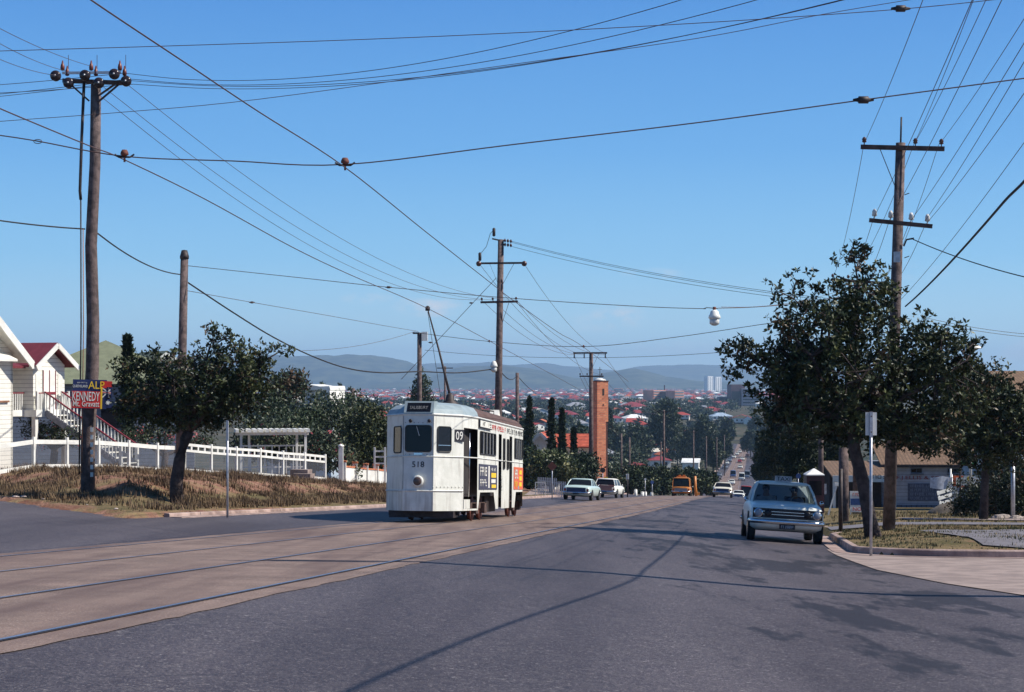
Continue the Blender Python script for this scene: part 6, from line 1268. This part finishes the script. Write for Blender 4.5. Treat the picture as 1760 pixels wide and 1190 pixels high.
# advertising signs hung on a post near the hedge
ob = gp(1655, 88); OS = thing('tyre_sign', 'orange and white hanging sign with the letters Oly in front of the shop', 'sign', ob); ko = 88 / F
def oz(py): return P(0, py, 88).z - ob.z
MB().tube([(-.62, 0, -.2), (-.62, 0, oz(806))], .05, 6).build('post', [M_white], OS)
p0 = MB().bx(-.5, .75, -.05, 0, oz(838), oz(818)).build('orange_panel', [mat('orange_sign', (.6, .12, .04), .5)], OS); MB().bx(-.36, .75, -.06, -.051, oz(835), oz(821)).build('white_panel', [M_white], p0); text('Oly', 'lettering', .62, .3, M_ink, p0, (-.2, -.066, oz(834)))
fl_ = thing('shop_flag', 'pale grey pennant hanging left of the orange sign', 'flag', ob + Vector((-1.0, -.2, 0))); MB().loft([[(x, .05 * math.sin(x * 5), oz(818 + 6 * abs(x + .1))), (x, .05 * math.sin(x * 5) + .01, oz(842 - 5 * abs(x)))] for x in (-.7, -.4, -.1, .2, .45)], 0, True, False, False).build('cloth', [mat('pennant_grey', (.45, .48, .55), .7)], fl_)
MB().tube([(.4, .0, -.2), (.4, .0, oz(815))], .03, 6).build('pole', [M_galv], fl_)
gs_ = gp(1664, 84); GSN = thing('milk_bar_sign', 'upright sign with red, white and green bands above the dark hedge', 'sign', gs_)
def gz_(py): return P(0, py, 84).z - gs_.z
MB().tube([(-.38, 0, -.2), (-.38, 0, gz_(782))], .05, 6).build('post', [M_dark], GSN); MB().bx(-.36, .4, -.04, .02, gz_(799), gz_(783)).build('board', [M_white], GSN); MB().bx(-.36, .4, -.05, -.041, gz_(787), gz_(783)).build('red_band', [M_red], GSN); MB().bx(-.36, .4, -.05, -.041, gz_(798), gz_(792)).build('green_band', [mat('green_paint', (.03, .22, .07), .5)], GSN)
MB().prism([(-.3, gz_(817)), (.45, gz_(817)), (.95, gz_(820)), (.7, gz_(809)), (.95, gz_(803)), (-.3, gz_(801))], -.05, .0, 'Y').build('arrow_board', [mat('arrow_blue', (.12, .2, .3), .5)], GSN); MB().bx(.41, .47, -.03, .03, gz_(799), gz_(782)).build('edge_post', [M_white], GSN)
MB().bx(-.22, .5, -.04, .0, gz_(829), gz_(818)).build('lower_board', [M_white], GSN); MB().lathe([(.13, -.01), (.13, 0)], (.05, -.045, gz_(823)), 14, 0, 'Y', False).build('yellow_disc', [M_yel], GSN)
bush('hedge', 'black green hedge on the right behind the path', [(1670, 860, 40, 38, 70), (1710, 860, 40, 40, 69), (1750, 850, 45, 45, 68), (1790, 850, 40, 50, 68), (1735, 820, 50, 35, 72)], 420, 60, .12, [LM[0], LM[0], LM[1], LM[3]], [.5, .2, .22, .08], clr=.34, cat='hedge')
wf2 = gp(1630, 84); WF = thing('white_rail', 'short leaning white two rail barrier on the grassy mound by the shop', 'barrier', wf2 + Vector((0, 0, .35)), (0, R(-14), R(20)))
for x in (-.4, .5): MB().bx(x - .04, x + .04, -.04, .04, -.4, .85).build('post', [M_white], WF)
for z in (.15, .42, .68): MB().bx(-.5, .62, -.07, -.041, z, z + .16).build('rail', [M_white], WF)
md = gp(1642, 82); MDm = MB().lathe([(1.5, -.2), (1.2, .12), (.7, .42), (.2, .55), (.0, .56)], (0, 0, 0), 18).build('earth_mound', [mat('mound_earth', (.13, .105, .08), .95, 0, .3, 3, .6, 12)]); MDm.location = md; struct(MDm)
tl = gp(1668, 590 * 0 + 75); TL = thing('tall_street_lamp', 'white conical street lamp on a slim pole above the right trees', 'street lamp', tl); hl_ = P(0, 600, 75).z - tl.z
MB().tube([(0, 0, -.3), (0, 0, hl_)], [.07, .04], 8).build('pole', [M_white], TL); MB().lathe([(.0, .22), (.06, .2), (.38, .02), (.38, .0), (.1, -.04)], (.12, 0, hl_ + .03), 16).build('shade', [M_cream], TL); MB().lathe([(.1, -.02), (.12, -.12), (.05, -.2), (.0, -.21)], (.06, 0, hl_ + .02), 10).build('lamp', [mat('amber_dark_lens', (.3, .2, .08))], TL)
rb2 = gp(1775, 95); RH = thing('iron_roofed_house', 'house with brown corrugated roof just entering the right edge', 'house', rb2, (0, 0, R(10)))
zq = P(0, 672, 95).z - rb2.z; MB().bx(-.6, 6, 0, 6, -1, zq).build('wall', [M_board], RH); MB().prism([(-.4, zq - .1), (3, zq + 1.1), (6.4, zq - .1), (6.4, zq - .2), (3, zq + 1.0), (-.4, zq - .2)], -1.2, 6.5, 'X').build('roof', [M_iron], RH)
# ---------------- the suburb across the valley ----------------
RC = {'red': (.34, .055, .04), 'maroon': (.22, .04, .048), 'brick': (.48, .14, .06), 'grey': (.25, .26, .29), 'white': (.72, .72, .70), 'cream': (.6, .55, .45), 'blue': (.3, .38, .48)}
RM = {k_: mat('roof_' + k_, v, .65, 0, .16, .5, spec=.25) for k_, v in RC.items()}
WM = [M_white, M_cream, mat('wall_blue_grey', (.38, .45, .52), .6, 0, .08, 2), mat('wall_yellow', (.6, .52, .34), .6, 0, .08, 2)]
M_trim = M_white
def house(label, base, rz, w_, d, hw, hr, rm, wm, kind='hip', group=None, parts=True, under=1.2):
    T = thing('house', label, 'house', base, (0, 0, rz), group)
    MB().bx(-w_ / 2, w_ / 2, -d / 2, d / 2, -3, hw).build('wall', [wm], T)
    r = MB()
    if kind == 'hip': hip(r, -w_ / 2, w_ / 2, -d / 2, d / 2, hw, hr, .5, 'x' if w_ >= d else 'y')
    else: r.prism([(-w_ / 2 - .5, hw - .1), (0, hw + hr), (w_ / 2 + .5, hw - .1), (w_ / 2 + .5, hw - .28), (0, hw + hr - .2), (-w_ / 2 - .5, hw - .28)], -d / 2 - .4, d / 2 + .4, 'Y')
    ro = r.build('roof', [rm], T)
    if kind == 'gable': MB().prism([(-w_ / 2, hw), (w_ / 2, hw), (0, hw + hr - .25)], -d / 2 + .02, -d / 2 + .2, 'Y').build('gable', [wm], ro)
    if kind == 'cross':
        hip(MB(), -w_ / 2, w_ / 2, -d / 2, d / 2, hw, hr, .5, 'x'); g = MB(); x0 = w_ * .08; ww = w_ * .36
        g.prism([(x0 - .4, hw - .1), (x0 + ww / 2, hw + hr * .7), (x0 + ww + .4, hw - .1)], -d / 2 - 1.8, 0, 'Y'); g.build('front_gable_roof', [rm], T); MB().prism([(x0, -3), (x0 + ww, -3), (x0 + ww, hw - .1), (x0 + ww / 2, hw + hr * .7 - .3), (x0, hw - .1)], -d / 2 - 1.85, -d / 2 - 1.6, 'Y').build('front_gable', [M_white], T)
    if parts:
        n_ = max(2, int(w_ / 3))
        for i in range(n_):
            x = -w_ / 2 + (i + .5) * w_ / n_
            wn = MB().bx(x - .6, x + .6, -d / 2 - .08, -d / 2 - .005, hw - 1.75, hw - .55).build('window', [M_white], T); MB().bx(x - .52, x + .52, -d / 2 - .1, -d / 2 - .081, hw - 1.67, hw - .63).build('pane', [M_glass], wn)
        MB().bx(w_ / 2 + .005, w_ / 2 + .06, -d * .2, d * .15, hw - 1.7, hw - .6).build('window', [M_glass], T)
        if under: MB().bx(-w_ / 2 + .3, w_ / 2 - .3, -d / 2 - .04, -d / 2 - .004, -3, hw - 2.7).build('undercroft', [mat('undercroft_dark', (.05, .05, .055), .9)], T)
    return T
def find(px, py, lo=230, hi=9000):
    Y = lo; 
    while Y < hi:
        p = P(px, py, Y)
        if G(p.x, Y) >= p.z: return Vector((p.x, Y, G(p.x, Y)))
        Y *= 1.004
    return None
manual = [  # px of middle, py of the wall foot, apparent width px, roof, wall, kind, turn, label
 (1089, 728, 40, 'white', 1, 'hip', 20, 'large white roofed house right of the brick tower'), (928, 716, 34, 'cream', 2, 'gable', 15, 'cream gabled house between the first two cypresses'),
 (972, 722, 44, 'maroon', 0, 'hip', -10, 'maroon hip roofed house on stilts behind the needle cypress'), (990, 706, 44, 'grey', 1, 'hip', 12, 'grey hip roofed house above the maroon one'), (947, 702, 28, 'red', 0, 'hip', 8, 'red roofed house above the cream gable'),
 (1088, 706, 56, 'maroon', 0, 'hip', 5, 'long maroon roof above the large white roof'), (922, 742, 16, 'red', 0, 'gable', 40, 'narrow white house with red roof beside the first cypress'), (812, 706, 36, 'red', 1, 'cross', -12, 'bright red roof just above the tram roof'),
 (858, 708, 44, 'maroon', 0, 'hip', 10, 'long dull red roof behind the tall centre pole'), (1056, 728, 26, 'maroon', 0, 'hip', 8, 'small maroon roofed house just right of the tower'), (1170, 722, 30, 'red', 0, 'hip', -10, 'red pyramid roof right of the huge gum tree'),
 (1238, 724, 36, 'blue', 0, 'hip', 10, 'pale blue roofed house above the far road'), (1275, 728, 40, 'red', 0, 'cross', -8, 'red roofed house with white front above the far road'), (1312, 742, 36, 'maroon', 0, 'gable', 25, 'maroon roofed white gabled house at the verge tree'),
 (1222, 712, 30, 'red', 0, 'hip', 0, 'red roof behind the pale blue roofed house'), (1190, 752, 34, 'red', 3, 'hip', 14, 'red roof among the gum trees'), (1215, 762, 22, 'maroon', 0, 'hip', -20, 'small maroon roof lower among the gums'),
 (1136, 790, 38, 'cream', 2, 'hip', 8, 'pale roofed hall in the valley behind the street trees'), (1180, 792, 48, 'red', 1, 'cross', -4, 'wide red roofed house in the valley beside the pale hall'), (1133, 808, 36, 'maroon', 1, 'hip', 5, 'low dull red building in front of the pale hall'),
 (1188, 812, 34, 'white', 0, 'gable', 80, 'low white shop building at the foot of the far road'), (1085, 796, 15, 'brick', 1, 'hip', 0, 'small brick outbuilding behind the street trees'), (665, 702, 34, 'red', 2, 'hip', -14, 'red roofed house left of the tram dome'), (690, 688, 30, 'red', 0, 'cross', 12, 'upper red roofed house left of the short pole'),
 (640, 694, 26, 'white', 2, 'hip', 10, 'pale roofed house among the trees left of the tram'), (612, 697, 26, 'maroon', 3, 'hip', -8, 'maroon roofed house behind the dark stub pole'), (1310, 700, 22, 'white', 0, 'hip', 0, 'pale house at the edge of the verge tree')]
occ = []
for px, py, wp, rm, wm, kd, tn, lb in manual:
    b_ = find(px, py)
    if not b_: continue
    w_ = wp * b_.y / F; w_ = max(7, min(24, w_)); house(lb, b_, R(tn), w_, w_ * .75, 3.4, w_ * .17, RM[rm], WM[wm], kd); occ.append((b_.x, b_.y, w_))
# white flat roofed house on the left skyline and a white roof below it
b_ = gp(553, 210); T = thing('flat_roofed_house', 'white flat roofed house with open verandah on the left skyline', 'house', b_, (0, 0, R(-12))); zt = P(0, 668, 210).z - b_.z; zb = P(0, 684, 210).z - b_.z
MB().bx(-1.5, 1.5, -1, 4, -1, zt).build('wall', [WM[2]], T); MB().prism([(-2.2, zt), (-1.0, zt + .5), (.4, zt + .25), (1.6, zt + .3), (1.7, zt), (1.7, zt - .2), (-2.2, zt - .15)], -2, 4, 'Y').build('roof', [M_white], T)
for x in (-1.4, -.3, .6): MB().bx(x, x + .12, -1.9, -1.8, zb - 1, zt - .1).build('verandah_post', [M_white], T)
MB().bx(1.25, 1.65, -2, 4, zb - 1, zt).build('end_wall', [M_white], T)
b_ = gp(487, 150); T = thing('shed', 'low building with bright white roof behind the dark shrubs on the left', 'shed', b_, (0, 0, R(10))); zt = P(0, 692, 150).z - b_.z; MB().bx(-1.3, 1.4, 0, 3, -1, zt).build('wall', [M_board2], T); MB().prism([(-.2, zt), (3.2, zt + .45), (3.2, zt + .5), (-.2, zt + .1)], -1.5, 1.6, 'X').build('roof', [M_white], T)
utility_pole('short dark stub pole above the shrubs left of the tram', 607, 150, 668, .17, .16)
# scatter: copied houses on rough street lines
HG_ = {}
gh = 'houses scattered over the far hillside'
descr = {'red': 'small far house with a red roof on the hillside', 'maroon': 'small far house with a dull maroon roof on the hillside', 'brick': 'small far house with an orange roof on the hillside', 'grey': 'small far house with a grey roof on the hillside', 'white': 'small far house with a white roof on the hillside', 'blue': 'small far house with a pale blue roof on the hillside', 'cream': 'small far house with a cream roof on the hillside'}
protos = []
for i, (rm, wm, kd) in enumerate([('red', 0, 'hip'), ('red', 1, 'cross'), ('maroon', 0, 'hip'), ('brick', 0, 'gable'), ('grey', 0, 'hip'), ('white', 2, 'hip'), ('red', 0, 'gable'), ('maroon', 1, 'cross'), ('blue', 0, 'cross'), ('cream', 0, 'hip')]):
    protos.append((rm, house(descr[rm], (0, 0, 0), 0, 10 + (i % 3) * 1.5, 8.5, 3.3, 2.3, RM[rm], WM[wm], kd, gh + ' with ' + rm + ' roofs', under=0)))
used = set(); cnt = 0; spots = []
Y = 470.0
while Y < 2600:
    step = 26 + Y * .012; x0 = -.14 * Y; x1 = .16 * Y; X = x0 + random.uniform(0, 16)
    while X < x1:
        xx, yy = X + random.uniform(-5, 5), Y + random.uniform(-9, 9); t, s = TS(xx, yy); px = 880 + xx / yy * F
        if abs(t + 6) > 20 + (60 if yy < 700 and t > 0 else 0) and random.random() < .66 and all((xx - a) ** 2 + ((yy - b) * .6) ** 2 > (w_ * .8 + 9) ** 2 for a, b, w_ in occ) and not (px < 640 and yy < 800): spots.append((xx, yy))
        X += random.uniform(17, 27) * (1 + Y * .00012)
    Y += step
spots = spots[:285]
for i, (xx, yy) in enumerate(spots):
    k_ = random.choices(range(10), [4, 2.4, 4, 1.4, 3.2, 3.2, 2.2, 3, 1.4, 1.8])[0]; rm, pr = protos[k_]
    o = pr if k_ not in used else copy_tree(pr); used.add(k_)
    o.location = (xx, yy, G(xx, yy)); o.rotation_euler = (0, 0, R(random.choice([0, 90, 0, 180]) + random.uniform(-18, 18)))
for k_ in range(10):
    if k_ not in used:
        for ch in list(protos[k_][1].children_recursive): bpy.data.objects.remove(ch)
        bpy.data.objects.remove(protos[k_][1])
Ymax = spots[-1][1]
# the mass of tiny houses beyond
fm = [RM['red'], RM['maroon'], RM['brick'], RM['white'], RM['grey'], M_white, WM[1], WM[2]]; mb = MB()
Y = Ymax + 30
while Y < 7500:
    X = -.17 * Y
    while X < .17 * Y:
        xx, yy = X + random.uniform(-10, 10), Y + random.uniform(-15, 15); z = G(xx, yy); w_, d = random.uniform(9, 16), random.uniform(8, 12); wm = random.choice([5, 5, 6, 7, 5]); hw = 3.6 + random.uniform(0, 2)
        if noise.noise((xx * .004, yy * .003, 9)) > -.25:
            mb.bx(xx - w_ / 2, xx + w_ / 2, yy - d / 2, yy + d / 2, z - 2, z + hw, wm); hip(mb, xx - w_ / 2, xx + w_ / 2, yy - d / 2, yy + d / 2, z + hw, 2.4, .4, 'x', random.choice([0, 0, 1, 1, 1, 2, 3, 4, 4]))
        X += random.uniform(24, 60) * (1 + Y * .0001)
    Y *= 1.022
o = mb.build('distant_houses', fm); tag(o, kind='stuff')
# trees among the houses: five kinds copied
def ptree(label, h, r, mats, probs, K, size, grp):
    T = thing('suburban_tree', label, 'tree', (0, 0, 0), group=grp); E_ = [(0, 0, h * .62, r * .85, r * .85, h * .36), (r * .4, .2, h * .45, r * .6, r * .6, h * .28), (-r * .45, -.2, h * .5, r * .55, r * .6, h * .28)]
    pts = ell_points(E_, K, .6); leaves('crown', pts, [r * .24 * random.uniform(.6, 1.3) for _ in pts], 16, size, mats, T, probs=probs); MB().tube([(0, 0, -1), (0, 0, h * .6)], [.3, .15], 6).build('trunk', [M_bark], T); return T
pts_ = [ptree('mid sized round dark tree between the far houses', 7, 4, FM, [.5, .4, .1], 70, .8, 'round dark trees between the far houses'), ptree('tall loose gum tree between the far houses', 12, 4.5, FM, [.4, .4, .2], 80, .9, 'tall gums between the far houses'),
        ptree('low spreading tree between the far houses', 5.5, 4.5, FM, [.4, .35, .25], 70, .8, 'low spreading trees between the far houses'), ptree('narrow dark tree between the far houses', 9, 2.6, FM, [.6, .3, .1], 60, .7, 'narrow dark trees between the far houses'), ptree('large dense fig tree between the far houses', 10, 7, FM, [.55, .35, .1], 120, 1.0, 'large fig trees between the far houses')]
hs_ = spots + [(a, b) for a, b, c_ in occ]; usedt = set(); tries = 0; tsp = []
while len(tsp) < 1150 and tries < 90000:
    tries += 1; yy = 240 + 1700 * random.random() ** .9; px = random.uniform(430, 1345) if yy > 500 else random.uniform(1030, 1345) if yy < 340 else random.uniform(850, 1345)
    if random.random() < .22: yy = random.uniform(560, 1100); px = random.uniform(1240, 1350)
    xx = yy * (px - 880) / F; t, s = TS(xx, yy)
    if 1112 < px < 1208 and yy < 620: continue
    if abs(t + 6) < 15 or any((xx - a) ** 2 + (yy - b) ** 2 < 64 for a, b in hs_): continue
    if any(abs(xx - a) < w_ * .55 + 3 and 0 < b - yy < 45 for a, b, w_ in occ): continue
    if any(abs(xx - a) < 6 and 0 < b - yy < 15 for a, b in spots): continue
    tsp.append((yy, xx))
tsp.sort(); cl, rd = [], []
for n_t, (yy, xx) in enumerate(tsp):
    if n_t < 270:
        k_ = random.choices(range(5), [3, 2, 3, 1.4, 1.0])[0]; o = pts_[k_] if k_ not in usedt else copy_tree(pts_[k_]); usedt.add(k_)
        sc = random.uniform(.55, 1.0) * (1 if yy > 350 else .8); o.location = (xx, yy, G(xx, yy) - .3); o.rotation_euler = (0, 0, random.uniform(0, 6.28)); o.scale = (sc, sc, sc * random.uniform(.85, 1.1))
    else:
        for _ in range(5): cl.append((xx + random.uniform(-2.5, 2.5), yy + random.uniform(-2, 2), G(xx, yy) + random.uniform(1.5, 5.5))); rd.append(random.uniform(1.2, 2.4))
# woodland mass farther out
Y = 1500
while Y < 9500:
    for _ in range(150):
        yy = Y * random.uniform(.98, 1.03); xx = yy * random.uniform(-.19, .18)
        if noise.noise((xx * .003, yy * .002, 2)) < random.uniform(-.6, .5): continue
        r_ = random.uniform(2, 4.6) * (1 + Y * .00008); cl.append((xx, yy, G(xx, yy) + r_ * .5)); rd.append(r_)
    Y *= 1.028
o = leaves('woodland', cl, rd, 36, 2.2, FM, None, probs=[.5, .38, .12], flat=.75); tag(o, kind='stuff')
# ---------------- tall buildings ----------------
M_bl = mat('window_band', (.03, .035, .045), .3, 0, .1, 1)
def block(name, label, px, Y, top, wp, d, base_y, wallm, bands, vert=False, rot=0, cat='building', grp=None):
    b_ = gp(px, Y); k_ = Y / F; T = thing(name, label, cat, b_, (0, 0, R(rot)), grp); w_ = wp * k_; h = P(0, top, Y).z - b_.z; MB().bx(-w_ / 2, w_ / 2, -d / 2, d / 2, -6, h).build('wall', [wallm], T)
    z0 = P(0, base_y, Y).z - b_.z
    if vert:
        for i in range(bands): x = -w_ / 2 + (i + .5) * w_ / bands; MB().bx(x - w_ / bands * .13, x + w_ / bands * .13, -d / 2 - .3, -d / 2 - .01, z0, h - 2).build('window', [mat('pale_window_band', (.2, .25, .3), .4, 0, .1, 1)], T)
    else:
        for i in range(bands): z = z0 + (i + .5) * (h - z0) / bands; MB().bx(-w_ / 2 + .5, w_ / 2 - .5, -d / 2 - .3, -d / 2 - .01, z - (h - z0) / bands * .24, z + (h - z0) / bands * .2).build('window', [mat('pale_window_band', (.2, .25, .3), .4, 0, .1, 1) if wallm == M_hb else M_bl], T)
    return T
M_wt = mat('tower_white', (.8, .8, .8), .6, 0, .03, .1); M_hb = mat('hospital_brick', (.75, .34, .24), .8, 0, .1, .1); M_dkb = mat('dark_brick_block', (.12, .07, .08), .8, 0, .15, .1)
block('apartment_tower', 'left half of the white twin apartment towers on the skyline', 1218, 5200, 647, 13, 16, 676, M_wt, 3, True, 38); block('apartment_tower', 'right half of the white twin apartment towers on the skyline', 1232, 5250, 648, 13, 16, 676, M_wt, 3, True, 32)
block('brick_block', 'left wing of the pink brick hospital with white bands', 1125, 1900, 671, 26, 20, 692, M_hb, 5, rot=30); block('brick_block', 'dark middle wing of the brick hospital', 1146, 1890, 673, 20, 22, 694, M_dkb, 1, rot=0); block('brick_block', 'right wing of the pink brick hospital', 1160, 1870, 672, 18, 20, 696, M_hb, 5, rot=24)
block('office_block', 'tall dark brick office block left of the pale striped one', 1265, 1800, 661, 24, 20, 700, M_dkb, 1, rot=5); block('office_block', 'pale striped office block beside the dark brick one', 1289, 1780, 668, 28, 20, 700, mat('office_pale', (.38, .33, .36), .7), 6, rot=-4); block('office_block', 'low dark block spreading left of the office blocks', 1245, 1820, 682, 22, 20, 700, mat('slate_block', (.09, .11, .17), .7), 2)
block('chimney_stack', 'thin dark chimney rising behind the brick hospital', 1142, 1950, 662, 1.6, 2, 690, M_dkb, 1)
for px, Y, top, wp in ((1063, 4200, 668, 14), (1180, 4400, 671, 16), (1300, 4100, 672, 20), (870, 5200, 672, 16), (812, 5400, 674, 18), (1195, 3600, 676, 12)): block('low_building', 'pale low building among the distant roofs', px, Y, top, wp, 25, 676, random.choice([M_wt, M_hb, WM[2]]), 2, grp='pale low buildings among the distant roofs')
# side street rising on the far slope
kerb_ = None
